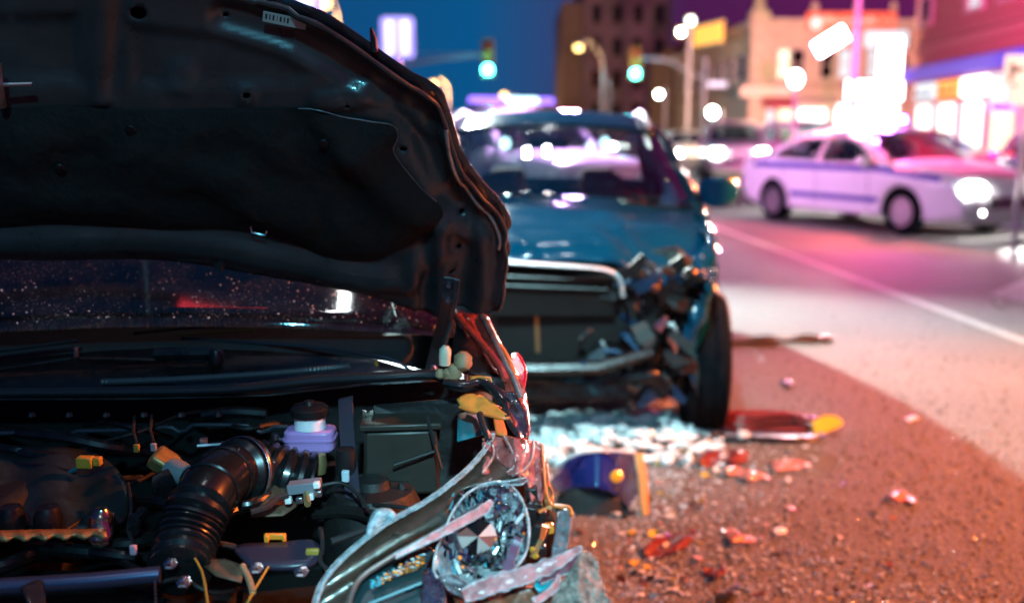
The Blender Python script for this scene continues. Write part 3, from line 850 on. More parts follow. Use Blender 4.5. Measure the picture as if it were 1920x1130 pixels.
def car_shell(root, S, M=None, parts=('rear', 'trunk', 'roof', 'hood', 'front', 'sides'), windows=True, step=0.085):
    """body panels from a side silhouette: segments rear, trunk, rear_window, roof, windshield, hood, front (rear to front)"""
    W, L, belt = S['W'], S['L'], S['belt']
    seg = S['seg']; paint = S['paint']; rr = S.get('round', 0.07); trim = S.get('trim', paint)
    def w(x, z):
        ax = abs(x) / (L / 2)
        k = max(0.0, (ax - 0.5) / 0.5)
        v = W / 2 * (1 - S.get('plan', 0.13) * k * k)
        if z > belt: v -= S.get('tumble', 0.34) * (z - belt)
        else: v -= 0.06 * ((belt - z) / belt) ** 2
        return v
    order = ['rear', 'trunk', 'rear_window', 'roof', 'windshield', 'hood', 'front']
    dense = {k: smooth_line(seg[k], 5) for k in order}
    top = []
    for k in order: top += dense[k] if not top else dense[k][1:]
    loc = M is None
    MM = M
    def strip(name, key, mt, lift=0.0, inset=0.0, cut=(0.0, 1.0), parent=None, solid=0.012):
        ln = dense[key]; a_, b_ = int(cut[0] * (len(ln) - 1)), int(round(cut[1] * (len(ln) - 1)))
        ln = ln[a_:b_ + 1]
        mb = MB(MM); n = 10; vs = []
        for i, (x, z) in enumerate(ln):
            p0, p1 = ln[max(i - 1, 0)], ln[min(i + 1, len(ln) - 1)]
            tx, tz = p1[0] - p0[0], p1[1] - p0[1]; q = sqrt(tx * tx + tz * tz) or 1
            nx, nz = -tz / q, tx / q
            hw = w(x, z) - rr - inset
            for j in range(n + 1):
                y = -1 + 2 * j / n
                cr = S.get('crown', 0.05) * (1 - y * y) + lift
                vs.append((x + nx * cr, y * hw, z + nz * cr))
        fs = [(i * (n + 1) + j, i * (n + 1) + j + 1, (i + 1) * (n + 1) + j + 1, (i + 1) * (n + 1) + j) for i in range(len(ln) - 1) for j in range(n)]
        mb.add(vs, fs)
        return mb.build(name, mt, parent or root, local=loc, angle=50, solid=solid)
    nmap = {'rear': 'rear_bumper', 'trunk': 'boot_lid', 'roof': 'roof', 'hood': 'bonnet', 'front': 'front_bumper'}
    for k in ('rear', 'trunk', 'roof', 'hood', 'front'):
        if k in parts: strip(nmap[k], k, S.get('mats', {}).get(k, paint))
    if windows:
        strip('windscreen', 'windshield', S.get('glass', CARGLASS), 0.003, 0.015, solid=0.004)
        strip('rear_window', 'rear_window', S.get('rear_glass', CARGLASS), 0.003, 0.015, solid=0.004)
    # sides with wheel arches and window openings
    zb = S.get('sill', 0.22)
    bottom = []
    xr, xf = S['axles'][0], S['axles'][1]; R = S.get('arch', 0.37); zc = S.get('rad', 0.33)
    xs0, xs1 = top[-1][0], top[0][0]
    def arch(xc):
        out = []; a0 = math.asin(min(1, (zc - zb) / R)) if zc > zb else 0
        for k in range(13):
            a_ = -a0 + (pi + 2 * a0) * k / 12
            out.append((xc + R * cos(a_), zc + R * sin(a_)))
        return out
    bottom = [p for p in arch(xf)] + [p for p in arch(xr)]
    xmin = S.get('side_from'); xmax = S.get('side_to')
    outline = list(top) + bottom
    # drop coincident points
    cl = []
    for p in outline:
        if not cl or abs(p[0] - cl[-1][0]) + abs(p[1] - cl[-1][1]) > 0.008: cl.append(p)
    outline = cl
    if 'side_outline' in S: outline = S['side_outline']
    holes = S.get('side_windows', [])
    if 'sides' in parts:
        v2, tris = tri2d(outline, step, holes)
        dist = [dseg(x, z, top) for x, z in v2]
        for s in (-1, 1):
            vs = []
            for (x, z), d in zip(v2, dist):
                y = w(x, z)
                if d < rr: y -= rr - sqrt(max(0, rr * rr - (rr - d) ** 2))
                df = S.get('dent')
                if df: y -= df(x, z, s)
                vs.append((x, s * y, z))
            mb = MB(MM)
            mb.add(vs, [t if s < 0 else t[::-1] for t in tris])
            # outward normals
            a_, b_, c_ = vs[tris[0][0]], vs[tris[0][1]], vs[tris[0][2]]
            nrm = (Vector(b_) - Vector(a_)).cross(Vector(c_) - Vector(a_))
            if (nrm.y * s > 0) == (s > 0): mb.f = [f[::-1] for f in mb.f]
            side = mb.build('body_side', paint, root, local=loc, angle=50, solid=0.01)
            if windows:
                for hpoly in holes:
                    g2, gt = tri2d(hpoly, 0.3)
                    mb = MB(MM); mb.add([(x, s * (w(x, z) - 0.012), z) for x, z in g2], gt)
                    mb.build('side_window', S.get('side_glass', CARGLASS), root, local=loc, solid=0.004)
            # door seams and handles
            for xd, z0, z1 in S.get('seams', []):
                mb = MB(MM); mb.tube([(xd + (z - z0) * S.get('seam_lean', 0.0), s * (w(xd, z) + 0.001), z) for z in [lerp(z0, z1, k / 6) for k in range(7)]], 0.005, 5)
                mb.build('door_seam', BLACK, side, local=loc)
            for xh, zh in S.get('handles', []):
                mb = MB(MM); mb.tube([(xh - 0.09, s * (w(xh, zh) + 0.005), zh), (xh - 0.06, s * (w(xh, zh) + 0.035), zh + 0.004), (xh + 0.06, s * (w(xh, zh) + 0.035), zh + 0.004), (xh + 0.09, s * (w(xh, zh) + 0.005), zh)], 0.013, 6)
                mb.build('door_handle', trim, side, local=loc)
    # floor and wheel housings
    mb = MB(MM); mb.box(((xs0 + xs1) / 2, 0, zb + 0.06), (abs(xs1 - xs0) * 0.9 if 'front' in parts else abs(xs1 - xs0) * 0.9, W * 0.74, 0.1))
    mb.build('underbody', SOOT, root, local=loc, smooth=False)
    for xc in S['axles']:
        for s in (-1, 1):
            if (xc, s) in S.get('no_liner', []): continue
            mb = MB(MM @ Matrix.Translation((xc, s * (W / 2 - 0.16), zc)) @ Matrix.Rotation(pi / 2, 4, 'X') if MM is not None else Matrix.Translation((xc, s * (W / 2 - 0.16), zc)) @ Matrix.Rotation(pi / 2, 4, 'X'))
            mb.lathe([(R, -0.13), (R, 0.13)], 16, None, -0.1, pi + 0.1)
            mb.build('arch_liner', SOOT, root, local=loc, solid=0.01)
    return w, dense, strip

def seats(root, xs, W, z=0.35, mt=INTERIOR):
    for x in xs:
        for s in (-1, 1):
            m = MB(); m.box((x, s * W * 0.2, z + 0.1), (0.5, 0.5, 0.18)); o = m.build('seat', mt, root, local=True, bevel=0.05)
            Rm = Matrix.Rotation(-0.25, 3, 'Y')
            m = MB(); m.box((x - 0.3, s * W * 0.2, z + 0.45), (0.15, 0.48, 0.62), Rm); m.build('backrest', mt, o, local=True, bevel=0.05)
            m = MB(); m.box((x - 0.39, s * W * 0.2, z + 0.86), (0.1, 0.26, 0.2), Rm); m.build('headrest', mt, o, local=True, bevel=0.04)

def mirror(root, c, s, mt, glassmat=CHROME):
    m = MB(); M0 = Matrix.Translation(c)
    prof = []
    vs, fs = [], []
    m.grid(lambda u, v: Vector(c) + Vector((0.10 * cos(pi * (u - 0.5)) - 0.02, s * 0.02 + 0.12 * sin(pi * (u - 0.5)) * (0.85 + 0.15 * sin(pi * v)), 0.085 * (v - 0.5) * 2 * (0.55 + 0.45 * cos(pi * (u - 0.5))) )), 10, 6)
    o = m.build('wing_mirror', mt, root, local=True, solid=0.012)
    m = MB(); m.box((c[0] - 0.01, c[1] + s * 0.02, c[2]), (0.012, 0.2, 0.12)); m.build('mirror_glass', glassmat, o, local=True, bevel=0.004)
    m = MB(); m.tube([(c[0], c[1] - s * 0.06, c[2] - 0.03), (c[0] + 0.02, c[1] - s * 0.16, c[2] - 0.06)], 0.03, 8); m.build('mirror_arm', BLACK, o, local=True)

def lightbar(root, x, z, w, cols, es=30.0):
    m = MB(); m.box((x, 0, z), (0.28, w, 0.05)); lb_ = m.build('light_bar', BLACK, root, local=True, bevel=0.015)
    n = len(cols)
    for k, c in enumerate(cols):
        y = -w / 2 + w * (k + 0.5) / n
        m = MB(); m.box((x, y, z + 0.075), (0.25, w / n - 0.02, 0.09), taper=0.86); m.build('beacon_lens', c, lb_, local=True, bevel=0.012)
    return lb_

SEDAN = dict(W=1.84, L=4.85, belt=0.95, axles=(-1.42, 1.36), arch=0.37, rad=0.33, sill=0.24, crown=0.05, tumble=0.5, plan=0.12,
    seg=dict(rear=[(-2.30, 0.30), (-2.40, 0.5), (-2.40, 0.75), (-2.36, 0.98), (-2.3, 1.04)], trunk=[(-2.3, 1.04), (-2.0, 1.09), (-1.7, 1.10)],
             rear_window=[(-1.7, 1.10), (-1.3, 1.32), (-1.0, 1.41)], roof=[(-1.0, 1.41), (-0.6, 1.46), (-0.1, 1.47), (0.3, 1.42)],
             windshield=[(0.3, 1.42), (0.7, 1.22), (1.12, 1.0)], hood=[(1.12, 1.0), (1.6, 0.94), (2.1, 0.83), (2.26, 0.74)],
             front=[(2.26, 0.74), (2.38, 0.6), (2.42, 0.42), (2.36, 0.24)]),
    side_windows=[[(-1.52, 1.04), (-1.16, 1.24), (-0.85, 1.33), (-0.42, 1.36), (-0.42, 1.0)], [(-0.36, 1.0), (-0.36, 1.365), (0.1, 1.35), (0.45, 1.22), (0.78, 1.03), (0.78, 0.99)]],
    seams=[(-0.39, 0.3, 0.97), (0.72, 0.32, 0.97), (-1.15, 0.72, 0.99)], handles=[(-0.62, 0.86), (0.42, 0.85)])
SUV = dict(W=1.9, L=4.8, belt=1.05, axles=(-1.42, 1.42), arch=0.41, rad=0.37, sill=0.3, crown=0.045, tumble=0.3, plan=0.1,
    seg=dict(rear=[(-2.32, 0.36), (-2.4, 0.6), (-2.38, 0.95), (-2.34, 1.06)], trunk=[(-2.34, 1.06), (-2.33, 1.1), (-2.32, 1.14)],
             rear_window=[(-2.32, 1.14), (-2.24, 1.42), (-2.12, 1.62)], roof=[(-2.12, 1.62), (-1.4, 1.74), (-0.5, 1.76), (0.2, 1.70)],
             windshield=[(0.2, 1.70), (0.6, 1.42), (0.98, 1.14)], hood=[(0.98, 1.14), (1.5, 1.08), (2.05, 1.02), (2.22, 0.92)],
             front=[(2.22, 0.92), (2.32, 0.7), (2.36, 0.5), (2.3, 0.34)]),
    side_windows=[[(-2.1, 1.16), (-2.0, 1.52), (-1.45, 1.62), (-1.45, 1.12)], [(-1.36, 1.12), (-1.36, 1.63), (-0.45, 1.64), (-0.45, 1.1)], [(-0.36, 1.1), (-0.36, 1.64), (0.1, 1.6), (0.42, 1.4), (0.72, 1.14)]],
    seams=[(-0.4, 0.36, 1.08), (0.7, 0.36, 1.08), (-1.4, 0.8, 1.08)], handles=[(-0.62, 0.98), (0.4, 0.97)])

def basic_car(name, label, cat, loc, rz, S, paint, lamps=False, tails=False, rimm=ALLOY, group=None, sp=10, bar_=None):
    t = thing(name, label, cat, loc, rz, group)
    S = dict(S); S['paint'] = paint
    w, dense, strip = car_shell(t, S, step=0.11)
    for xa in S['axles']:
        for s in (-1, 1):
            wheel(t, (xa, s * (S['W'] / 2 - 0.12), S['rad']), S['rad'], 0.22, s, sp, rim_mat=rimm)
    seats(t, (-0.7, 0.25), S['W'], 0.4)
    m = MB(); m.box((0.85, 0, S['belt'] - 0.12), (0.5, S['W'] * 0.78, 0.2)); m.build('dashboard', INTERIOR, t, local=True, bevel=0.04)
    fx, fz = S['seg']['front'][0]
    rx, rz_ = S['seg']['rear'][-1]
    for s in (-1, 1):
        yy = s * (w(fx, fz) - 0.22)
        # headlamp: a swept lens wrapped round the corner
        m = MB(); m.grid(lambda u, v: (fx + 0.07 - 0.16 * u ** 2 - 0.02 * v - (0.05 if v > 0.9 else 0), yy + s * (u - 0.35) * 0.38, fz - 0.02 - 0.13 * v + 0.05 * u), 6, 4)
        hl = m.build('headlight', CLEARLENS, t, local=True, solid=0.006)
        for q in (0, 1):
            m = MB(Matrix.Translation((fx + 0.045 - 0.03 * q, yy + s * (-0.06 + 0.14 * q), fz - 0.07)) @ Matrix.Rotation(pi / 2, 4, 'Y'))
            m.lathe([(0.055, 0.03), (0.05, 0.0), (0.02, -0.035), (0, -0.04)], 14); m.build('reflector', CHROME, hl, local=True)
            m = MB(Matrix.Translation((fx + 0.075 - 0.03 * q, yy + s * (-0.06 + 0.14 * q), fz - 0.07))); rb0 = 3.3 if lamps else 1.0; m.lathe([(0, 0.035 * rb0), (0.03 * rb0, 0.02 * rb0), (0.035 * rb0, 0), (0.03 * rb0, -0.02 * rb0), (0, -0.035 * rb0)], 10)
            m.build('bulb', HEADLAMP if lamps else HEADOFF, hl, local=True)  # lit bulbs oversized so the headlight glare is in their shape
        m = MB(); m.grid(lambda u, v: (rx + 0.10 * u * u - 0.075 + 0.02 * v, s * (w(rx, rz_) - 0.10 - 0.30 * (1 - u) + 0.10 * u), rz_ - 0.06 - 0.17 * v), 5, 3)
        m.build('tail_light', TAILLIT if tails else TAILOFF, t, local=True, solid=0.01)
        mirror(t, (0.72, s * (S['W'] / 2 + 0.07), S['belt'] + 0.07), s, paint)
    m = MB(); m.box((S['seg']['front'][-2][0] + 0.055, 0, S['seg']['front'][-1][1] + 0.26), (0.03, S['W'] * 0.5, 0.16)); gr = m.build('grille', BLACK, t, local=True, bevel=0.03)
    for k in range(3):
        m = MB(); m.tube([(S['seg']['front'][-2][0] + 0.075, -S['W'] * 0.23, S['seg']['front'][-1][1] + 0.21 + 0.05 * k), (S['seg']['front'][-2][0] + 0.075, S['W'] * 0.23, S['seg']['front'][-1][1] + 0.21 + 0.05 * k)], 0.008, 6)
        m.build('grille_bar', CHROME, gr, local=True)
    m = MB(); m.box((S['seg']['front'][-2][0] + 0.06, 0, S['seg']['front'][-1][1] + 0.11), (0.012, 0.34, 0.13)); m.build('number_plate', PLATE, t, local=True, bevel=0.003)
    return t, w, dense
CLEARLENS = glass('clear_lens', (0.92, 0.94, 0.95), 0.02)

# --- police sedan
PWHITE = mat('police_white_paint', (0.74, 0.74, 0.76), 0.28, coat=0.6, var=0.04, vscale=2)
PBLUE = mat('police_blue_stripe', (0.03, 0.02, 0.32), 0.35, coat=0.3)
REDB = glow('red_beacon', (1.0, 0.03, 0.10), 90.0)
BLUEB = glow('blue_beacon', (0.10, 0.08, 1.0), 110.0)
WHITEB = glow('white_beacon', (1.0, 0.75, 0.95), 120.0)
PC0, PC1 = PZ(1441, 414), PZ(1694, 440)
pm = (PC0 + PC1) / 2; pd = (PC1 - PC0).normalized()
pn = Vector((-pd.y, pd.x, 0))
pc_loc = pm + pn * 0.80 + pd * 0.03
police, pw, pden = basic_car('police_car', 'white police sedan with blue side stripes and lit light bar', 'police car', (pc_loc.x + 0.12, pc_loc.y, 0), atan2(pd.y, pd.x) - radians(6), SEDAN, PWHITE, lamps=True, rimm=ALLOY, sp=14)
lightbar(police, -0.2, 1.56, 1.2, [REDB, REDB, WHITEB, BLUEB, BLUEB])
for s in (-1, 1):
    for z, x0, x1, hh in ((0.915, -1.95, 2.0, 0.085), (0.47, -0.98, 0.92, 0.08)):
        m = MB(); n = 24; vs = []
        for k in range(n + 1):
            x = lerp(x0, x1, k / n)
            zz = z + (0 if z < 0.6 else (-0.10 * max(0, x - 0.9) / 1.1))
            for dz in (-hh / 2, hh / 2): vs.append((x, s * (pw(x, zz + dz) + 0.004), zz + dz))
        m.add(vs, [(2 * k, 2 * k + 1, 2 * k + 3, 2 * k + 2) for k in range(n)]); m.build('side_stripe', PBLUE, police, local=True, solid=0.0)
for s in (-1, 1):
    m = MB(Matrix.Translation((2.40, s * 0.55, 0.4)) @ Matrix.Rotation(pi / 2, 4, 'Y')); m.lathe([(0, 0.05), (0.04, 0.045), (0.055, 0.0), (0, 0)], 12); m.build('fog_light', glow('fog_lit', (1, 0.98, 0.95), 60.0), police, local=True)
Mp = Matrix.Translation(police.location) @ Matrix.Rotation(police.rotation_euler.z, 4, 'Z')
def plight(loc, col, p, r=0.12, kind='POINT', spot=None, aim=None):
    o = light('lamp_light', kind, loc, col, p, r, police)
    if aim is not None: o.rotation_euler = (Vector(aim) - Vector(loc)).to_track_quat('-Z', 'Y').to_euler()
    if spot: o.data.spot_size = radians(spot)
    return o
plight((-0.2, -0.4, 1.85), (1.0, 0.12, 0.14), 1700)
plight((-0.2, -0.5, 1.72), (1.0, 0.24, 0.14), 75000, 0.1, 'SPOT', 8, None).rotation_euler = (Mp.to_3x3().inverted() @ (Vector((0.03, 1.75, 0.95)) - Mp @ Vector((-0.2, -0.5, 1.72)))).to_track_quat('-Z', 'Y').to_euler()
plight((-0.2, 0.4, 1.85), (0.35, 0.1, 1.0), 500)
plight((-0.2, 0.2, 1.9), (1.0, 0.11, 0.45), 22000, 0.12, 'SPOT', 75, None).rotation_euler = (Mp.to_3x3().inverted() @ (Vector((13.0, 27.0, 5.0)) - Mp @ Vector((-0.2, 0.2, 1.9)))).to_track_quat('-Z', 'Y').to_euler()
for s in (-1, 1): plight((2.5, s * 0.68, 0.66), (1.0, 0.97, 0.94), 1500, 0.06, 'SPOT', 80, (6.5, s * 0.9, 0.0))

# --- white emergency vehicle behind the blue car, light bar on its roof
EWHITE = mat('emergency_white_paint', (0.72, 0.74, 0.78), 0.3, coat=0.5)
VIOB = glow('violet_beacon', (0.30, 0.16, 1.0), 3.0)
CYANB = glow('ice_beacon', (0.55, 0.85, 1.0), 4.0)
ev, ew, eden = basic_car('emergency_suv', 'white emergency vehicle with violet roof lights behind the blue car', 'emergency vehicle', (0.15, 15.5, 0), radians(-60), SUV, EWHITE)
lightbar(ev, -0.3, 1.85, 1.45, [VIOB, VIOB, CYANB, CYANB, VIOB])
light('lamp_light', 'POINT', (0.9, 0.3, 2.2), (0.95, 0.42, 1.0), 950, 0.15, ev)

for s in (-1, 1):
    m = MB(Matrix.Translation((0.98, s * 0.86, 1.28)) @ Matrix.Rotation(pi / 2, 4, 'Y')); m.lathe([(0, -0.08), (0.07, -0.06), (0.085, 0.02), (0.08, 0.03)], 14); sl = m.build('pillar_spotlight', BLACK, ev, local=True)
    m = MB(Matrix.Translation((0.99, s * 0.86, 1.28)) @ Matrix.Rotation(pi / 2, 4, 'Y')); m.lathe([(0, 0.02), (0.06, 0.015), (0.078, 0.0)], 14); m.build('lamp_face', glow('ice_spot', (0.6, 0.95, 1.0), 6.0), sl, local=True)
# --- other traffic
DARKRED = mat('dark_red_paint', (0.22, 0.02, 0.03), 0.25, coat=0.7)
DARKPUR = mat('dark_purple_paint', (0.06, 0.02, 0.05), 0.25, coat=0.7)
q = PZ(1705, 312); basic_car('parked_car', 'dark red car parked right behind the police sedan', 'car', (9.0, 22.3, 0), radians(-58), SEDAN, DARKRED, tails=True)
basic_car('parked_car', 'dark purple car parked at the right edge below the lit shopfront', 'car', (10.2, 19.0, 0), radians(-115), SEDAN, DARKPUR, tails=True)
basic_car('white_van', 'white high sided van in front of the shop awnings', 'van', (9.0, 30.5, 0), radians(-75), SUV, EWHITE, tails=False)
basic_car('oncoming_car', 'pale car with lit headlights left of the right signal pole', 'car', (6.9, 40.0, 0), radians(-92), SEDAN, EWHITE, lamps=True)
basic_car('oncoming_car', 'car with glaring headlights right of the right signal pole', 'car', (7.0, 32.0, 0), radians(-97), SUV, PWHITE, lamps=True)

for i, (lab, x, y, a_, lm, tl) in enumerate((('far car with red tail lights left of the right signal pole', 6.6, 52.0, 90, False, True), ('far car with lit headlights beyond the pale oncoming car', 5.2, 60.0, -92, True, False), ('far car with red tail lights by the awnings of the corner building', 9.0, 47.0, 88, False, True), ('far car with lit headlights seen over the blue car roof', 2.4, 66.0, -90, True, False))):
    basic_car('distant_car', lab, 'car', (x, y, 0), radians(a_), SEDAN, (DARKPUR, DARKRED)[i % 2], lamps=lm, tails=tl)
# ------------------------------------------------------------------ the blue hatchback with the crushed nose
BLUEP = mat('blue_car_paint', (0.0005, 0.042, 0.088), 0.11, metal=0.0, spec=0.45, var=0.12, vscale=5, rvar=0.03)
BLUEIN = mat('blue_inner_metal', (0.012, 0.04, 0.09), 0.4, metal=0.3, var=0.3, vscale=14)
SEATLIT = mat('seat_fabric', (0.22, 0.09, 0.08), 0.85, var=0.2)  # seat fabric with red cabin light put into its colour
bl_loc, bl_rz = Vector((0.235, 6.25, 0)), radians(-93.2)
blue = thing('crashed_blue_car', 'blue hatchback with crushed nose facing the camera, chrome grille frame bent', 'car', bl_loc, bl_rz)
B_INV = (Matrix.Translation(bl_loc) @ Matrix.Rotation(bl_rz, 4, 'Z')).inverted()
def BP(px, py, Y): return B_INV @ P(px, py, Y)
def bdent(x, z, s):
    if x < 1.0: return 0.0
    k = (x - 1.0) / 0.85
    n = noise.noise(Vector((x * 5, z * 6, s * 3.0)))
    return k * (0.05 + 0.10 * n) if s > 0 else k * 0.05 * n
BS = dict(W=1.76, L=3.95, belt=1.0, axles=(-1.13, 1.5), no_liner=[(1.5, -1), (1.5, 1)], arch=0.37, rad=0.335, sill=0.24, crown=0.045, tumble=0.36, plan=0.10, paint=BLUEP, glass=glass('blue_windscreen', (0.88, 0.94, 0.95), 0.015), side_glass=glass('privacy_glass', (0.05, 0.06, 0.06), 0.02), rear_glass=glass('tinted_rear_glass', (0.92, 0.95, 0.95), 0.02), round=0.075, dent=bdent,
    seg=dict(rear=[(-1.85, 0.3), (-1.95, 0.5), (-1.95, 0.8), (-1.9, 0.98)], trunk=[(-1.9, 0.98), (-1.89, 1.02), (-1.88, 1.05)],
             rear_window=[(-1.88, 1.05), (-1.75, 1.27), (-1.55, 1.43)], roof=[(-1.55, 1.43), (-1.0, 1.505), (-0.45, 1.51), (0.08, 1.415)],
             windshield=[(0.08, 1.415), (0.42, 1.235), (0.76, 1.035)], hood=[(0.76, 1.035), (1.2, 0.98), (1.6, 0.90), (1.80, 0.84)],
             front=[(1.80, 0.84), (1.82, 0.7), (1.86, 0.60), (1.88, 0.36)]),
    side_windows=[[(-1.72, 1.1), (-1.6, 1.3), (-1.2, 1.38), (-1.2, 1.07)], [(-1.12, 1.07), (-1.12, 1.395), (-0.42, 1.41), (-0.42, 1.05)], [(-0.34, 1.05), (-0.34, 1.41), (0.0, 1.36), (0.3, 1.2), (0.5, 1.06)]],
    seams=[(-0.38, 0.3, 1.02), (0.56, 0.32, 1.02)], handles=[(-0.6, 0.9), (0.3, 0.9)])
bw, bden, bstrip = car_shell(blue, BS, parts=('rear', 'trunk', 'roof', 'sides'), step=0.075)
for xa, s in ((-1.13, -1), (-1.13, 1), (1.5, -1), (1.5, 1)):
    wheel(blue, (xa, s * 0.775, 0.335), 0.335, 0.215, s, 9, steer=radians(-3 if xa > 0 else 0))
seats(blue, (-0.95, 0.05), 1.7, 0.20, SEATLIT)
m = MB(); m.box((0.62, 0, 0.93), (0.45, 1.36, 0.16)); m.build('dashboard', INTERIOR, blue, local=True, bevel=0.05)
M = Matrix.Translation((0.33, 0.36, 0.98)) @ Matrix.Rotation(radians(-62), 4, 'Y')
m = MB(M); m.lathe([(0.17, -0.012), (0.186, 0), (0.17, 0.012), (0.158, 0), (0.17, -0.012)], 24); m.box((0, 0, -0.02), (0.1, 0.3, 0.03)); m.build('steering_wheel', BLACK, blue, local=True)
m = MB(); m.box((0.18, 0, 1.36), (0.03, 0.24, 0.07)); m.build('rear_view_mirror', BLACK, blue, local=True, bevel=0.02)

# crumpled bonnet with a raised middle
def bonnet(u, v):
    x = lerp(0.76, 1.85, u); y = lerp(-0.80, 0.80, v)
    z = interp([(0.76, 1.04), (1.2, 1.0), (1.6, 0.935), (1.78, 0.88), (1.85, 0.82)], x)
    ay = abs(y)
    z += 0.035 * (1 / (1 + exp((ay - 0.40) * 34))) - 0.05 * max(0, ay - 0.5) ** 2 * 6
    w_ = max(0, u - 0.35)
    if y > 0.3:
        k = (y - 0.3) / 0.5
        z += k * w_ * (0.16 * sin(u * 9 + y * 5) - 0.08) + 0.05 * k * w_ * noise.noise(Vector((x * 7, y * 7, 3)))
        x -= 0.16 * k * u
    z += 0.014 * noise.noise(Vector((x * 3.1, y * 3.0, 0))) - 0.05 * w_ * max(0.0, 1 - abs(y - 0.42 - 0.1 * sin(u * 7)) / 0.06) + 0.035 * w_ * max(0.0, 1 - abs(y - 0.2 - 0.25 * u) / 0.07)
    z += 0.03 * w_ * max(0.0, 1 - abs(y + 0.25 - 0.5 * (u - 0.6)) / 0.05) - 0.03 * w_ * max(0.0, 1 - abs(u - 0.72 - 0.1 * y) / 0.05) * (1 if y > -0.3 else 0)
    z += 0.022 * w_ * exp(-((y - 0.1 - 0.5 * (u - 0.5)) / 0.04) ** 2)
    return (x, y, z)
m = MB(); m.grid(bonnet, 40, 44); m.build('bonnet', BLUEP, blue, local=True, angle=70, solid=0.012)
m = MB(); m.tube([(0.77, -0.72, 1.02), (0.80, -0.3, 1.045), (0.80, 0.3, 1.045), (0.77, 0.72, 1.02)], 0.022, 8, flat=0.5); m.build('scuttle_panel', BLACK, blue, local=True)
for y0, y1 in ((-0.5, 0.02), (0.1, 0.62)):
    m = MB(); m.tube([(0.79, y0, 1.065), (0.74, lerp(y0, y1, 0.5), 1.075), (0.74, y1, 1.07)], 0.009, 6); m.build('wiper', BLACK, blue, local=True)
# chrome grille frame, bent down at its right end
m = MB(); m.tube(smooth_line([BP(790, 486, 4.40), BP(900, 489, 4.38), BP(1000, 495, 4.36), BP(1090, 501, 4.34), BP(1140, 508, 4.33), BP(1162, 524, 4.33), BP(1168, 555, 4.34)], 4), 0.021, 10, flat=0.55); m.build('grille_frame', mat('bright_trim', (0.78, 0.84, 0.86), 0.22, metal=0.35, coat=0.6), blue, local=True)
gm = MB(); gm.add([BP(780, 500, 4.43), BP(1150, 520, 4.40), BP(1150, 590, 4.42), BP(780, 590, 4.45)], [(0, 1, 2, 3)]); g_ = gm.build('grille', SOOT, blue, local=True, smooth=False, solid=0.02)
for k in range(2):
    m = MB(); m.tube([BP(790, 512 + 17 * k, 4.40), BP(1140, 526 + 17 * k, 4.37)], 0.007, 6); m.build('grille_slat', BLACK, g_, local=True)
# radiator core and its frame
RADI = mat('radiator_core', (0.13, 0.13, 0.12), 0.5, metal=0.6, var=0.25, vscale=20)
rd = MB(); rd.add([BP(930, 572, 4.52), BP(1118, 578, 4.50), BP(1118, 672, 4.52), BP(930, 668, 4.54)], [(0, 1, 2, 3)]); r_o = rd.build('radiator', RADI, blue, local=True, smooth=False, solid=0.03)
for k in range(12):
    m = MB(); m.tube([BP(932, 578 + 7.6 * k, 4.515), BP(1117, 583 + 7.4 * k, 4.495)], 0.0035, 5); m.build('cooling_fin', RADI, r_o, local=True)
for x0, mt in ((922, DARKSTEEL), (1136, STEEL)):
    m = MB(); m.box((BP(x0, 575, 4.47) + BP(x0, 650, 4.47)) / 2, (0.03, 0.05, 0.20)); m.build('radiator_bracket', mt, blue, local=True, bevel=0.006)
for px in (1006, 1066):
    m = MB(); m.tube([BP(px, 590, 4.46), BP(px + 3, 660, 4.46)], 0.012, 8); m.build('coolant_pipe', STEEL if px > 1050 else mat('brass_pipe', (0.5, 0.36, 0.16), 0.4, metal=0.8), blue, local=True)
# impact beam, torn bumper remains and undertray
bm = MB(); bm.tube([BP(860, 682, 4.36), BP(1000, 690, 4.32), BP(1120, 688, 4.30), BP(1220, 660, 4.34)], 0.045, 8, flat=0.7); bm.build('impact_beam', BLACK, blue, local=True)
sheet('bumper_remains', [(800, 700), (950, 705), (1100, 708), (1230, 695), (1255, 715), (1250, 748), (1120, 752), (960, 756), (800, 756)],
      lambda x, y: BP(x, y, 4.33 + 0.05 * noise.noise(Vector((x * 0.012, y * 0.02, 1)))), 14, BLACK, blue, 0.006, local=True, face=B_INV @ EYE)
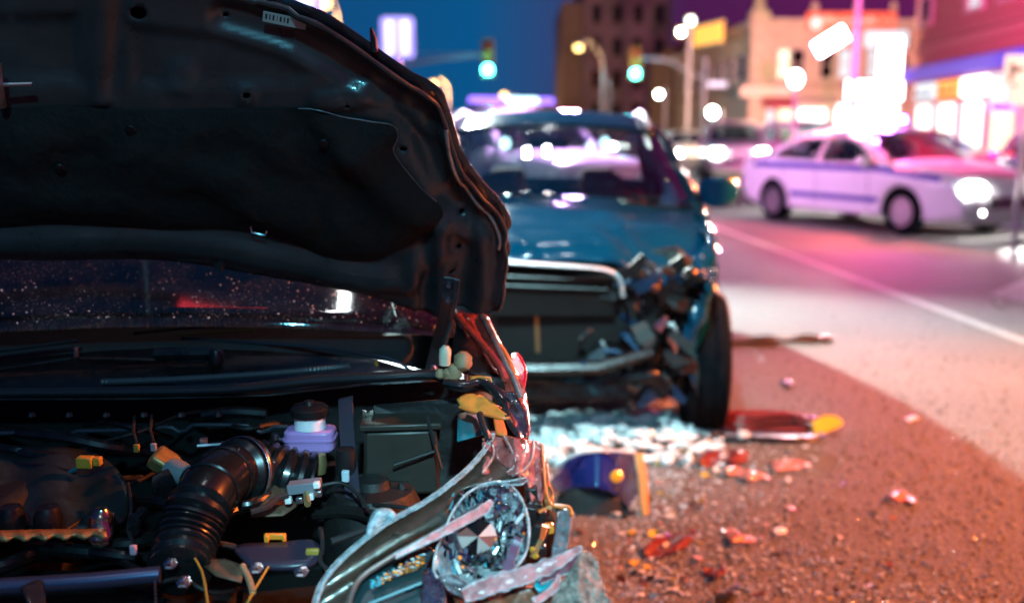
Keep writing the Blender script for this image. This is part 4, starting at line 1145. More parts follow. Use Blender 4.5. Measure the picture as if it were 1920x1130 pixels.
# wrecked headlamp cavity on the right
sheet('headlamp_cavity', [(1180, 500), (1215, 470), (1270, 462), (1300, 490), (1308, 560), (1290, 600), (1220, 610), (1180, 580)],
      lambda x, y: BP(x, y, 4.62 + 0.04 * noise.noise(Vector((x * 0.05, y * 0.05, 0)))), 12, SOOT, blue, 0.006, local=True, face=B_INV @ EYE)
m = MB(Matrix.Translation(BP(1204, 528, 4.40)) @ Matrix.Rotation(pi / 2, 4, 'Y')); m.lathe([(0.05, 0.03), (0.046, 0), (0.02, -0.03), (0, -0.035)], 14); hb = m.build('headlight_reflector', CHROME, blue, local=True)
m = MB(Matrix.Translation(BP(1206, 530, 4.36))); m.lathe([(0, 0.02), (0.014, 0.01), (0.014, -0.015), (0, -0.025)], 8); m.build('amber_bulb', AMBER, hb, local=True)
rnd = random.Random(4)
for k in range(95):                      # torn brackets, hoses and strips in the open nose
    px, py = rnd.uniform(1150, 1290), rnd.uniform(500, 735)
    if py > 640: px = rnd.uniform(1090, 1265)
    Y0 = rnd.uniform(4.34, 4.55)
    a_ = BP(px, py, Y0); b_ = a_ + Vector((rnd.uniform(-0.05, 0.08), rnd.uniform(-0.14, 0.14), rnd.uniform(-0.10, 0.10)))
    mt = rnd.choice((BLACK, SOOT, DARKSTEEL, STEEL, BLUEIN, RUBBER, BLUEIN, WHITEPL if k % 9 == 0 else SOOT))
    m = MB(); c_ = a_.lerp(b_, 0.5) + Vector((rnd.uniform(-0.04, 0.04), rnd.uniform(-0.04, 0.04), rnd.uniform(-0.04, 0.04)))
    if k % 3 == 0: m.tube(smooth_line([a_, c_, b_], 5), rnd.uniform(0.006, 0.016), 7); nm = 'hose'
    else:
        d = (b_ - a_).normalized(); n_ = d.cross(Vector((1, 0.2, 0))).normalized() * rnd.uniform(0.012, 0.04); h_ = Vector((rnd.uniform(0.01, 0.03), 0, 0))
        m.add([a_ + n_, a_ - n_, c_ - n_ * 1.3, c_ + n_ * 1.1, b_ - n_ * 0.6, b_ + n_ * 0.5] + [q_ + h_ for q_ in (a_ + n_, a_ - n_, c_ - n_ * 1.3, c_ + n_ * 1.1, b_ - n_ * 0.6, b_ + n_ * 0.5)],
              [(0, 1, 2, 3), (3, 2, 4, 5), (6, 9, 8, 7), (9, 11, 10, 8), (0, 6, 7, 1), (1, 7, 8, 2), (2, 8, 10, 4), (4, 10, 11, 5), (5, 11, 9, 3), (3, 9, 6, 0)]); nm = 'torn_bracket'
    m.build(nm, mt, blue, local=True, smooth=(k % 3 == 0))
m = MB(); m.box((1.55, 0, 0.55), (0.5, 1.1, 0.5)); m.build('engine_block', SOOT, blue, local=True, bevel=0.04)
# the torn right wing: fender edge folded over the wheel
sheet('front_wing', [(1288, 388), (1312, 400), (1335, 445), (1347, 500), (1345, 560), (1338, 600), (1325, 570), (1310, 520), (1300, 470), (1285, 430)],
      lambda x, y: BP(x, y, interp([(388, 5.35), (445, 5.0), (520, 4.75), (610, 4.62)], y) + 0.02 * noise.noise(Vector((x * 0.06, y * 0.05, 7)))), 10, BLUEP, blue, 0.01, local=True, face=B_INV @ EYE)
mirror(blue, (0.62, 0.93, 1.10), 1, mat('lit_mirror_shell', (0.004, 0.13, 0.3), 0.15, coat=0.5))  # right shell paler than the car paint, cyan light put into its colour
mirror(blue, (0.62, -0.98, 1.09), -1, BLUEP)
m = MB(); m.tube([(-0.9, 0.42, 1.53), (-1.15, 0.42, 1.80)], 0.005, 6); m.lathe([(0, 0.03), (0.03, 0.02), (0.04, 0)], 10, Matrix.Translation((-0.9, 0.42, 1.525))); m.build('aerial', BLACK, blue, local=True)
for s in (-1, 1):
    m = MB(); m.tube(smooth_line([(-1.5, s * 0.60, 1.45), (-1.3, s * 0.60, 1.53), (-0.6, s * 0.60, 1.56), (-0.1, s * 0.60, 1.50), (0.0, s * 0.60, 1.45)], 4), 0.014, 8); m.build('roof_rail', STEEL, blue, local=True)
    m = MB(); m.grid(lambda u, v: (-1.93 + 0.05 * u * u, s * (0.58 + 0.22 * u), 0.98 - 0.2 * v), 4, 3); m.build('tail_light', TAILOFF, blue, local=True, solid=0.01)
# ------------------------------------------------------------------ the wreck in the foreground, bonnet up
DARKPAINT = mat('dark_car_paint', (0.02, 0.021, 0.026), 0.22, coat=1.0, var=0.2, vscale=20, rvar=0.08)
INNERP = mat('bonnet_inner_paint', (0.044, 0.043, 0.045), 0.34, coat=0.25, var=0.28, vscale=9, rvar=0.12, bump=0.05, bscale=220)
PADM = mat('insulation_felt', (0.007, 0.0056, 0.0045), 0.85, var=0.6, vscale=10, bump=0.7, bscale=35)
EDGE = mat('worn_lit_edge', (0.42, 0.42, 0.42), 0.38, metal=0.8, var=0.4, vscale=40)
PRIMER = mat('yellow_primer', (0.36, 0.22, 0.035), 0.5, var=0.25, vscale=25, bump=0.15, bscale=90)
OLIVE = mat('olive_primer', (0.20, 0.15, 0.03), 0.6, var=0.3, vscale=22)
BRONZE = mat('bronze_panel', (0.06, 0.043, 0.03), 0.3, metal=0.35, coat=0.35, var=0.35, vscale=45, bump=0.12, bscale=300)
LENS = glass('lens_plastic', (0.9, 0.93, 0.94), 0.04)
LENSF = mat('frosted_lens', (0.82, 0.92, 0.95), 0.05, trans=0.95, bump=0.6, bscale=90)
TEALPL = mat('teal_plastic', (0.01, 0.12, 0.15), 0.4, var=0.2)
BOOT = mat('tan_rubber', (0.3, 0.2, 0.11), 0.6, var=0.3, vscale=40, bump=0.2)
LILAC = mat('violet_lit_tank', (0.40, 0.22, 0.50), 0.3, sss=0.1, var=0.06)  # white tank plastic with violet light put into its colour
REDLENSM = mat('red_lens_plastic', (0.4, 0.01, 0.03), 0.2, coat=0.5)
wreck = thing('wrecked_car', 'dark wrecked car in the foreground with raised crumpled bonnet and exposed engine bay', 'car', (-0.95, 2.3, 0))

# ---- cabin behind the bonnet
WSG = glass('dirty_windscreen', (0.30, 0.36, 0.36), 0.045, dust=0.6, dcol=(0.34, 0.36, 0.36), dscale=55)
WM = Matrix.Translation((-1.03, 3.17, 0)) @ Matrix.Rotation(radians(-82), 4, 'Z')
WS = dict(W=1.72, L=4.6, belt=0.95, axles=(-0.80, 9.0), arch=0.36, rad=0.31, sill=0.22, crown=0.06, tumble=0.34, plan=0.0, paint=DARKPAINT, glass=WSG, no_liner=[(9.0, -1), (9.0, 1)],
    seg=dict(rear=[(-1.22, 0.35), (-1.34, 0.55), (-1.34, 0.8), (-1.30, 0.95)], trunk=[(-1.30, 0.95), (-1.295, 0.98), (-1.29, 1.0)],
             rear_window=[(-1.29, 1.0), (-1.22, 1.25), (-1.07, 1.40)], roof=[(-1.07, 1.40), (-0.7, 1.47), (-0.2, 1.48), (0.2, 1.41)],
             windshield=[(0.2, 1.41), (0.6, 1.19), (1.0, 0.945)], hood=[(1.0, 0.945), (1.02, 0.9), (1.04, 0.86)], front=[(1.04, 0.86), (1.05, 0.6), (1.04, 0.3)]),
    side_windows=[[(-1.1, 1.05), (-1.0, 1.28), (-0.5, 1.37), (-0.5, 1.02)], [(-0.42, 1.02), (-0.42, 1.38), (0.08, 1.34), (0.45, 1.15), (0.7, 1.0)]],
    seams=[(-0.46, 0.3, 0.98), (0.8, 0.3, 0.95)], handles=[(-0.66, 0.86), (0.3, 0.86)])
_t = []
for k in ('rear', 'trunk', 'rear_window', 'roof', 'windshield', 'hood', 'front'): _t += smooth_line(WS['seg'][k], 5)[(1 if _t else 0):]
_ar = [(-0.80 + 0.36 * cos(a_), 0.31 + 0.36 * sin(a_)) for a_ in [-0.25 + (pi + 0.5) * k / 12 for k in range(13)]]
WS['side_outline'] = _t + [(1.04, 0.22)] + _ar + [(-1.2, 0.22)]
car_shell(wreck, WS, M=WM, parts=('rear', 'trunk', 'roof', 'sides'), step=0.1)
for lx, s in ((-0.80, -1), (-0.80, 1), (1.42, -1), (1.42, 1)):
    c = WM @ Vector((lx, s * 0.73, 0.31))
    M0 = Matrix.Translation(c - wreck.location) @ Matrix.Rotation(radians(-82), 4, 'Z') @ Matrix.Rotation(-pi / 2 * s, 4, 'X')
    m = MB(M0); m.lathe([(0.2, 0.09), (0.27, 0.1), (0.3, 0.085), (0.31, 0.05), (0.31, -0.05), (0.3, -0.085), (0.27, -0.1), (0.2, -0.09)], 32); wo = m.build('wheel', TYRE, wreck, local=True)
    m = MB(M0); m.lathe([(0.205, 0.088), (0.19, 0.05), (0.05, 0.06), (0, 0.065)], 24); m.build('rim', ALLOY, wo, local=True)
m = MB(WM); m.box((0.78, 0, 0.90), (0.42, 1.34, 0.10)); m.build('dashboard', INTERIOR, wreck, bevel=0.03)
for s in (-1, 1):
    m = MB(WM); m.box((0.05, s * 0.36, 0.75), (0.14, 0.46, 0.75)); m.box((0.0, s * 0.36, 1.2), (0.1, 0.25, 0.18)); m.build('seat', INTERIOR, wreck, bevel=0.04)
M0 = WM @ Matrix.Translation((0.48, 0.36, 0.97)) @ Matrix.Rotation(radians(-62), 4, 'Y')
m = MB(M0); m.lathe([(0.17, -0.012), (0.186, 0), (0.17, 0.012), (0.158, 0), (0.17, -0.012)], 24); m.build('steering_wheel', BLACK, wreck)

# ---- bonnet: leaning frame, traced outline, real relief
ya = radians(4)
HN = Vector((0.5 * 0 + 0.866 * sin(ya), -0.866 * cos(ya), -0.5))
HP = Plane(P(560, 540, 2.2), HN)
h_out = smooth_line([(-300, 478), (-120, 484), (0, 487), (200, 486), (320, 492), (420, 503), (560, 527), (700, 557), (780, 583), (812, 596), (850, 584), (900, 586), (926, 581), (940, 555), (946, 505), (952, 474), (946, 452), (950, 424), (930, 388), (896, 350), (862, 300), (845, 255), (832, 212), (816, 182), (770, 150), (700, 102), (620, 46), (560, 20), (470, 0), (360, -45), (200, -95), (0, -140), (-300, -180)], 3, False)
r_edge = [(560, 20), (620, 46), (700, 102), (770, 150), (816, 182), (832, 212), (845, 255), (862, 300), (896, 350), (930, 388), (950, 424), (946, 452), (950, 480), (944, 520), (938, 560)]
chan = [(420, 30), (560, 72), (650, 125), (735, 180), (790, 235), (812, 300), (838, 360), (868, 420), (872, 500), (858, 575)]
fold = [(600, 190), (690, 180), (760, 200), (820, 260), (850, 330)]
low_r = [(-300, 455), (0, 452), (250, 452), (400, 462), (540, 488), (680, 522), (760, 530), (815, 470), (822, 400)]
crease1 = [(745, 330), (800, 440), (800, 590)]
crease2 = [(850, 420), (905, 450), (900, 585)]
def ridge(x, y, line, a_, w_): 
    d = dseg(x, y, line) / w_; return a_ * exp(-d ** 4)
PRESS = [([(225, 40), (400, 58), (520, 92), (600, 140), (560, 168), (240, 172)], -0.010), ([(-200, 30), (150, 20), (165, 165), (-200, 160)], -0.010), ([(640, 150), (720, 196), (770, 250), (752, 226), (690, 212), (630, 190)], -0.008)]
def h_rel(x, y):
    r_ = ridge(x, y, r_edge, 0.020, 16) - ridge(x, y, chan, 0.020, 26) + ridge(x, y, fold, 0.012, 20)
    r_ += ridge(x, y, low_r, 0.016, 22) - ridge(x, y, crease1, 0.022, 15) + ridge(x, y, crease2, 0.016, 20)
    k = max(0.0, min(1.0, (x - 560) / 330.0))
    r_ += k * 0.018 * noise.noise(Vector((x * 0.011, y * 0.011, 0.3))) + k * 0.007 * noise.noise(Vector((x * 0.03, y * 0.03, 2.0)))
    r_ += 0.008 * noise.noise(Vector((x * 0.005, y * 0.006, 5.1)))
    for poly_, hh_ in PRESS:
        if inside(x, y, poly_): r_ += hh_ * min(1.0, dseg(x, y, poly_, True) / 24.0)
    for cx_, cy_, a_, w_ in ((337, 145, 0.009, 30), (460, 180, 0.007, 20), (720, 190, -0.008, 30)):
        r_ += a_ * exp(-(((x - cx_) ** 2 + (y - cy_) ** 2) / w_ ** 2) ** 2)
    r_ += 0.012 * exp(-((x - 190) / 22) ** 2) * (1 if y < 200 else 0) - 0.010 * exp(-((x - 205 - 0.12 * (200 - y)) / 16) ** 2) * max(0, min(1, (205 - y) / 60))
    return r_
def circ(cx_, cy_, rx, ry, n=12): return [(cx_ + rx * cos(2 * pi * k / n), cy_ + ry * sin(2 * pi * k / n)) for k in range(n)]
holes = [circ(258, 26, 17, 12), circ(420, 36, 6, 4, 8), circ(463, 176, 8, 6, 8), circ(652, 197, 5, 4, 8), circ(866, 404, 5, 3, 8), circ(861, 468, 4, 4, 8), circ(756, 280, 8, 4, 8), circ(848, 513, 6, 4, 8)]
hood = sheet('bonnet', h_out, lambda x, y: HP.hit(x, y, h_rel(x, y)), 9, INNERP, wreck, 0.0025, holes, angle=75)
# outer skin behind the inner frame, a little wider at the torn side
def grow(p):
    x, y = p
    if x < 430: return p
    d = {True: 6.0, False: 10.0}[y > 440]
    return (x + d * (0.4 if y < 160 else 1.0), y - (4 if y < 200 else 0))
so = [grow(p) for p in h_out]
sheet('outer_skin', so, lambda x, y: HP.hit(x, y, -0.03 + 0.5 * h_rel(x, y) * (1 if x > 500 else 0)), 26, DARKPAINT, hood, 0.0025, angle=75)
# hemmed rim along the torn edge
rim = smooth_line([(480, 3), (560, 22), (620, 48), (700, 104), (770, 152), (814, 184), (830, 214), (844, 257), (861, 302), (895, 352), (929, 390), (947, 425), (944, 452), (949, 476), (944, 510), (938, 556), (924, 580), (890, 585), (852, 583)], 4)
m = MB(); m.tube([HP.hit(x, y, h_rel(x, y) + 0.002) for x, y in rim], [0.0045 + 0.0025 * abs(noise.noise(Vector((i * 0.25, 0, 0)))) for i in range(len(rim))], 7); m.build('hem_edge', INNERP, hood)
inner_rim = smooth_line([(836, 235), (842, 275), (858, 325), (888, 372), (922, 408), (936, 440), (934, 458)], 4)
m = MB(); m.tube([HP.hit(x, y, h_rel(x, y) + 0.006) for x, y in inner_rim], 0.0045, 7); m.build('seam_sealer', EDGE, hood)
# insulation pad
pad = smooth_line([(-300, 208), (-100, 204), (0, 202), (150, 197), (250, 207), (420, 202), (560, 201), (600, 204), (640, 216), (700, 226), (738, 233), (746, 256), (738, 276), (746, 296), (790, 350), (828, 386), (824, 415), (790, 446), (740, 470), (690, 488), (610, 480), (540, 450), (430, 428), (300, 428), (120, 418), (0, 425), (-300, 440)], 3)
def pad_rel(x, y):
    d = dseg(x, y, pad, True)
    t = min(1.0, d / 60.0)
    r_ = 0.026 * (1 - (1 - t) ** 2) + 0.004
    r_ += t * (0.020 * noise.noise(Vector((x * 0.008, y * 0.012, 9))) + 0.007 * noise.noise(Vector((x * 0.025, y * 0.03, 4))))
    r_ += ridge(x, y, [(600, 215), (680, 300), (760, 380), (800, 400)], 0.014, 22) - ridge(x, y, [(560, 240), (640, 340), (700, 420)], 0.014, 30) + ridge(x, y, [(250, 300), (420, 330), (560, 400)], 0.012, 40)
    return r_
pd_ = sheet('insulation_pad', pad, lambda x, y: HP.hit(x, y, pad_rel(x, y) + max(0.0, h_rel(x, y) * 0.3)), 15, PADM, hood, 0.0, angle=80)
pe = [(x, y) for x, y in pad if 545 < x and y < 392]
pe = pe[:-1]
m = MB(); m.tube([HP.hit(x, y, 0.006 + max(0.0, h_rel(x, y) * 0.3)) for x, y in pe], [0.0012 + 0.0008 * noise.noise(Vector((i * 0.7, 1, 0))) for i in range(len(pe))], 6); m.build('pad_lit_edge', EDGE, pd_)  # lit edge of the pad, drawn in as a pale thread
for px, py in ((487, 420), (250, 232), (610, 252), (120, 300)):
    c = HP.hit(px, py, pad_rel(px, py) + 0.006)
    m = MB(); m.tube([HP.hit(px - 15, py - 5, pad_rel(px, py) + 0.002), HP.hit(px - 12, py + 3, pad_rel(px, py) + 0.008), HP.hit(px + 13, py + 8, pad_rel(px, py) + 0.008), HP.hit(px + 16, py + 1, pad_rel(px, py) + 0.002)], 0.002, 6) if px == 487 else m.lathe([(0, 0.004), (0.009, 0.003), (0.011, 0)], 10, Matrix.Translation(c) @ HN.to_track_quat('Z', 'Y').to_matrix().to_4x4())
    m.build('pad_clip', STEEL if px == 487 else BLACK, pd_)
# sticker with small marks
u_ = (HP.hit(570, 45) - HP.hit(497, 30)).normalized()
sc_ = HP.hit(534, 37, 0.012 + h_rel(534, 37)); v_ = HN.cross(u_).normalized()
Ms = Matrix((( u_.x, v_.x, HN.x, sc_.x), (u_.y, v_.y, HN.y, sc_.y), (u_.z, v_.z, HN.z, sc_.z), (0, 0, 0, 1)))
m = MB(Ms); m.box((0, 0, 0), (0.078, 0.020, 0.0012)); st = m.build('paper_label', mat('label_paper', (0.42, 0.46, 0.42), 0.6), hood, smooth=False)
m = MB(Ms)
for k, wd in enumerate((3, 2, 3, 1, 3, 2, 3)): m.box((-0.033 + 0.0065 * k, 0.001, 0.0009), (0.0011 * wd, 0.010, 0.0004))
m.build('printed_marks', LETTER_K, st, smooth=False)
# rubber stop and small tab on the rear edge, upright tab on the far edge
m = MB(); m.chunk(HP.hit(415, 492, 0.012), 0.016, 3); m.build('rubber_stop', RUBBER, hood)
m = MB(); m.prism([(688, 0), (693, 0), (700, 0)], 0, 0) if False else m.tube([HP.hit(702, 106, -0.02), HP.hit(699, 84, -0.03), HP.hit(694, 66, -0.03)], [0.016, 0.014, 0.006], 7, flat=0.5); m.build('bent_tab', DARKPAINT, hood)
m = MB(); m.tube([HP.hit(6, 105, 0.03), HP.hit(8, 140, 0.035), HP.hit(14, 185, 0.03)], [0.006, 0.009, 0.008], 8); m.tube([HP.hit(6, 143, 0.035), HP.hit(70, 144, 0.03)], 0.004, 6); m.build('latch_striker', STEEL, hood)

# hinge arm
def flatbar(pts, wid, thick, name, mt, par, nrm=(0, -1, 0)):
    pts = [Vector(p) for p in pts]; vs = []; n = Vector(nrm).normalized()
    ws = wid if isinstance(wid, (list, tuple)) else [wid] * len(pts)
    for i, p in enumerate(pts):
        t = (pts[min(i + 1, len(pts) - 1)] - pts[max(i - 1, 0)]).normalized(); s = t.cross(n).normalized() * ws[i] / 2; h_ = n * thick / 2
        vs += [p + s + h_, p - s + h_, p - s - h_, p + s - h_]
    fs = [(0, 1, 2, 3), tuple(len(vs) - 4 + k for k in (3, 2, 1, 0))]
    for i in range(len(pts) - 1):
        for k in range(4): fs.append((4 * i + k, 4 * i + 4 + k, 4 * i + 4 + (k + 1) % 4, 4 * i + (k + 1) % 4))
    m = MB(); m.add(vs, fs); return m.build(name, mt, par, smooth=False, bevel=0.0015)
hg = flatbar([P(847, 520, 2.10), P(842, 560, 2.10), P(832, 610, 2.11), P(818, 655, 2.12), P(806, 705, 2.12)], [0.036, 0.036, 0.033, 0.028, 0.030], 0.006, 'hinge', DARKSTEEL, wreck)
flatbar([P(858, 522, 2.098), P(853, 560, 2.098), P(842, 612, 2.108), P(826, 660, 2.118)], 0.012, 0.022, 'hinge_flange', DARKSTEEL, hg)
for px, py in ((842, 535), (840, 563), (812, 690)):
    m = MB(Matrix.Translation(P(px, py, 2.092)) @ UPR); m.lathe([(0, 0.009), (0.006, 0.009), (0.0075, 0.006), (0.0085, 0.002), (0.0085, 0)], 6); m.build('bolt', STEEL, hg, smooth=False)

# ---- scuttle, wipers and seals
def line3(pts, Ys, n=5):
    return smooth_line([tuple(P(x, y, Y)) for (x, y), Y in zip(pts, Ys)], n)
cw_top = [(-260, 655), (0, 652), (300, 650), (500, 658), (700, 672), (800, 694)]
cowl_o = cw_top + [(835, 712), (780, 716), (700, 722), (500, 740), (250, 747), (0, 748), (-260, 748)]
def cowlY(x, y): return interp([(640, 2.24), (690, 2.12), (750, 1.98)], y)
sheet('scuttle_panel', cowl_o, lambda x, y: P(x, y, cowlY(x, y) + 0.008 * sin(y * 0.14)), 14, BLACK, wreck, 0.004)
m = MB(); pts = line3([(190, 716), (330, 711), (480, 702), (600, 692), (656, 686)], [2.05] * 5, 26)
m.tube(pts, [0.0065 + (0.0009 if i % 2 else 0) for i in range(len(pts))], 8); m.build('ribbed_seal', mat('ribbed_seal_rubber', (0.05, 0.055, 0.06), 0.4), wreck, angle=20)
m = MB(); m.tube(line3([(-200, 738), (100, 735), (300, 733), (450, 728), (600, 712), (720, 706), (790, 702), (828, 706), (846, 722), (875, 728), (910, 724), (945, 745)], [1.99, 1.99, 1.99, 1.99, 1.99, 1.98, 1.98, 1.97, 1.94, 1.92, 1.90, 1.86]), 0.013, 10, flat=0.8); m.build('scuttle_seal', mat('seal_rubber_gloss', (0.02, 0.022, 0.025), 0.25), wreck)
m = MB(); m.tube(line3([(340, 634), (480, 642), (620, 655), (700, 667), (745, 680), (775, 698)], [2.25, 2.24, 2.22, 2.19, 2.15, 2.10]), 0.004, 7); m.build('glass_trim', mat('trim_gloss', (0.03, 0.03, 0.035), 0.12, coat=1), wreck)
wp = MB(); wp.tube(line3([(150, 671), (250, 673), (350, 676), (408, 674)], [2.13] * 4), 0.006, 7, flat=0.6); w_o = wp.build('wiper', BLACK, wreck)
m = MB(); m.tube(line3([(290, 664), (400, 662)], [2.125] * 2), [0.011, 0.013], 8); m.lathe([(0, 0.014), (0.012, 0.012), (0.016, 0.0), (0.016, -0.02)], 14, Matrix.Translation(P(405, 666, 2.12))); m.build('wiper_pivot', BLACK, w_o)
m = MB(); m.tube([P(-150, 682, 2.10), P(0, 658, 2.12), P(146, 638, 2.14)], 0.004, 6); m.build('wiper_arm', STEEL if False else BLACK, w_o)
m = MB(); m.tube([P(-150, 700, 2.09), P(0, 667, 2.11), P(134, 650, 2.13)], 0.003, 6); m.tube([P(-150, 720, 2.08), P(0, 692, 2.10), P(134, 672, 2.125)], 0.003, 6); m.build('wiper_blade', BLACK, w_o)
m = MB(); m.box(P(143, 660, 2.125), (0.007, 0.012, 0.022)); m.build('blade_clip', STEEL, w_o, bevel=0.001)
w2 = MB(); w2.tube(line3([(250, 625), (340, 616), (420, 611), (478, 609)], [2.24] * 4), 0.0035, 6); w2o = w2.build('wiper', BLACK, wreck)
m = MB(); m.tube(line3([(330, 628), (400, 623), (478, 619)], [2.23] * 3), 0.003, 6); m.build('wiper_blade', mat('wiper_edge_brass', (0.3, 0.2, 0.05), 0.35, metal=0.7), w2o)
m = MB(); m.chunk(P(706, 682, 2.11), 0.006, 5, (0.8, 0.8, 1.4)); m.build('washer_jet', PRIMER, wreck)

# ---- engine bay shell
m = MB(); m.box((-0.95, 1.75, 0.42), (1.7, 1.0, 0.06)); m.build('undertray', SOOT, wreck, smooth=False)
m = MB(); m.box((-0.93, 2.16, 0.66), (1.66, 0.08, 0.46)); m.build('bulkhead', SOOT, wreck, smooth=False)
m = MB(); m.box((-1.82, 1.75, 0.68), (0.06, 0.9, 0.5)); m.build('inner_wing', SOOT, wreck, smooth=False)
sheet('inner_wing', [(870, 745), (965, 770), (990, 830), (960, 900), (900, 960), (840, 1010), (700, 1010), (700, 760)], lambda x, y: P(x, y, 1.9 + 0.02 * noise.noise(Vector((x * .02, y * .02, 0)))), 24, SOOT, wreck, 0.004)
# flange with scallops across the bulkhead
fl_ = []
for i in range(48):
    x = -60 + 600 * i / 47
    y = 812 - 14 * max(0, min(1, (x - 60) / 300)) - 2 * sin(x * 0.02)
    for c in (120, 340, 490): y += 11 * exp(-((x - c) / 15) ** 4)
    fl_.append(P(x, y, 1.96))
m = MB(); m.tube(fl_, 0.0045, 7); m.build('bulkhead_flange', mat('flange_paint', (0.03, 0.036, 0.045), 0.3, coat=0.4), wreck)
m = MB(); m.tube(line3([(380, 778), (440, 772), (500, 776)], [1.99] * 3), 0.012, 8); m.build('heater_pipe', BLACK, wreck)

def BY(py): return interp([(740, 2.0), (800, 1.90), (860, 1.80), (900, 1.72), (1000, 1.56), (1050, 1.48), (1140, 1.34)], py)
def E(px, py, d=0.0): return P(px, py, BY(py) + d)
HOSE = mat('intake_rubber', (0.006, 0.008, 0.009), 0.27, coat=0.25, var=0.3, vscale=30)
# engine block and cover
m = MB(); m.box((-1.25, 1.70, 0.62), (0.75, 0.5, 0.32)); m.build('engine_block', SOOT, wreck, bevel=0.03)
sheet('engine_cover', smooth_line([(-250, 850), (0, 842), (90, 835), (180, 850), (235, 900), (240, 960), (205, 985), (100, 992), (0, 1000), (-250, 1010)], 3), lambda x, y: E(x, y, 0.05 + 0.012 * sin(x * 0.05)), 22, mat('cover_plastic', (0.012, 0.018, 0.018), 0.4, var=0.4, bump=0.2), wreck, 0.006)
gk = MB(); top_, bot_ = [], []
for i in range(40):
    x = -120 + 320 * i / 39; top_.append(E(x, 1000 - 0.02 * x, 0.0)); bot_.append(E(x, 1013 - 0.03 * x + 3.5 * sin(x * 0.17), -0.02))
gk.add(top_ + bot_, [(i, i + 1, 41 + i, 40 + i) for i in range(39)]); gk.build('gasket_flange', mat('lit_cast_alloy_flange', (0.36, 0.25, 0.10), 0.5, metal=0.5, var=0.35, vscale=60, bump=0.3), wreck, solid=0.006)  # flange edge with yellow light put into its colour
m = MB(); m.lathe([(0, 0.03), (0.01, 0.028), (0.014, 0.02), (0.02, 0.016), (0.022, 0.0), (0.03, -0.012), (0.03, -0.03)], 14, Matrix.Translation(E(192, 982))); m.build('sensor_cap', mat('sensor_chrome', (0.5, 0.42, 0.3), 0.2, metal=1.0), wreck)
for x in (40, 110): 
    m = MB(); m.lathe([(0, 0.02), (0.018, 0.018), (0.024, 0.0), (0.024, -0.02)], 14, Matrix.Translation(E(x - 20, 968))); m.build('oil_filler_cap' if x == 40 else 'coil_cap', BLACK, wreck)
# intake duct: elbow with ribbed bellows at both ends
path = smooth_line([tuple(E(585, 905, 0.10)), tuple(E(535, 893, 0.07)), tuple(E(490, 882, 0.05)), tuple(E(455, 884, 0.02)), tuple(E(420, 893, -0.02)), tuple(E(392, 920, -0.04)), tuple(E(372, 955, -0.03)), tuple(E(358, 990, 0.0)), tuple(E(345, 1030, 0.03)), tuple(E(335, 1075, 0.05))], 8)
rs = []
for i in range(len(path)):
    f_ = i / (len(path) - 1); r_ = 0.052 if f_ < 0.5 else lerp(0.052, 0.046, (f_ - 0.5) * 2)
    if f_ < 0.30: r_ += 0.006 * (1 if i % 3 else -0.6)
    if f_ > 0.64: r_ += 0.005 * (1 if i % 3 else -0.8)
    if 0.33 < f_ < 0.38: r_ += 0.010
    rs.append(r_)
m = MB(); m.tube(path, rs, 24); du = m.build('intake_duct', HOSE, wreck, angle=32)
ci = int(len(path) * 0.34)
tq = (Vector(path[ci + 1]) - Vector(path[ci - 1])).to_track_quat('Z', 'Y').to_matrix().to_4x4()
m = MB(Matrix.Translation(path[ci]) @ tq); m.lathe([(0.0665, -0.007), (0.0665, 0.007)], 32); m.build('hose_clamp', STEEL, du, solid=0.002)
m = MB(); m.tube([E(370, 836, -0.03), E(410, 833, -0.03), E(455, 832, -0.03)], 0.004, 6); m.box(E(382, 828, -0.03), (0.012, 0.01, 0.014)); m.box(E(428, 831, -0.03), (0.026, 0.008, 0.008)); m.build('clamp_screw', STEEL, du)
for fr_ in (0.44, 0.56):
    ci = int(len(path) * fr_); tq = (Vector(path[ci + 1]) - Vector(path[ci - 1])).to_track_quat('Z', 'Y').to_matrix().to_4x4()
    m = MB(Matrix.Translation(path[ci]) @ tq); m.lathe([(rs[ci] + 0.001, -0.003), (rs[ci] + 0.004, 0), (rs[ci] + 0.001, 0.003)], 28); m.build('moulded_rib', HOSE, du)
# breather cap beside the duct
Mc = Matrix.Translation(E(308, 866)) @ Matrix.Rotation(radians(35), 4, 'Y') @ Matrix.Rotation(radians(20), 4, 'X')
m = MB(Mc); m.box((0, 0, 0), (0.05, 0.045, 0.034)); bc_ = m.build('breather_cap', mat('brass_tone_lit_cast', (0.34, 0.25, 0.09), 0.42, metal=0.6, var=0.3, vscale=60), wreck, bevel=0.008)  # yellow light on the cap put into its base colour
m = MB(); m.tube([E(322, 880, -0.01), E(335, 886, -0.01), E(352, 893, -0.01)], [0.022, 0.023, 0.019], 14); m.build('collar', mat('grey_collar', (0.2, 0.24, 0.25), 0.3), bc_)
m = MB(); m.chunk(E(300, 905), 0.026, 8); m.build('valve_body', BLACK, bc_)
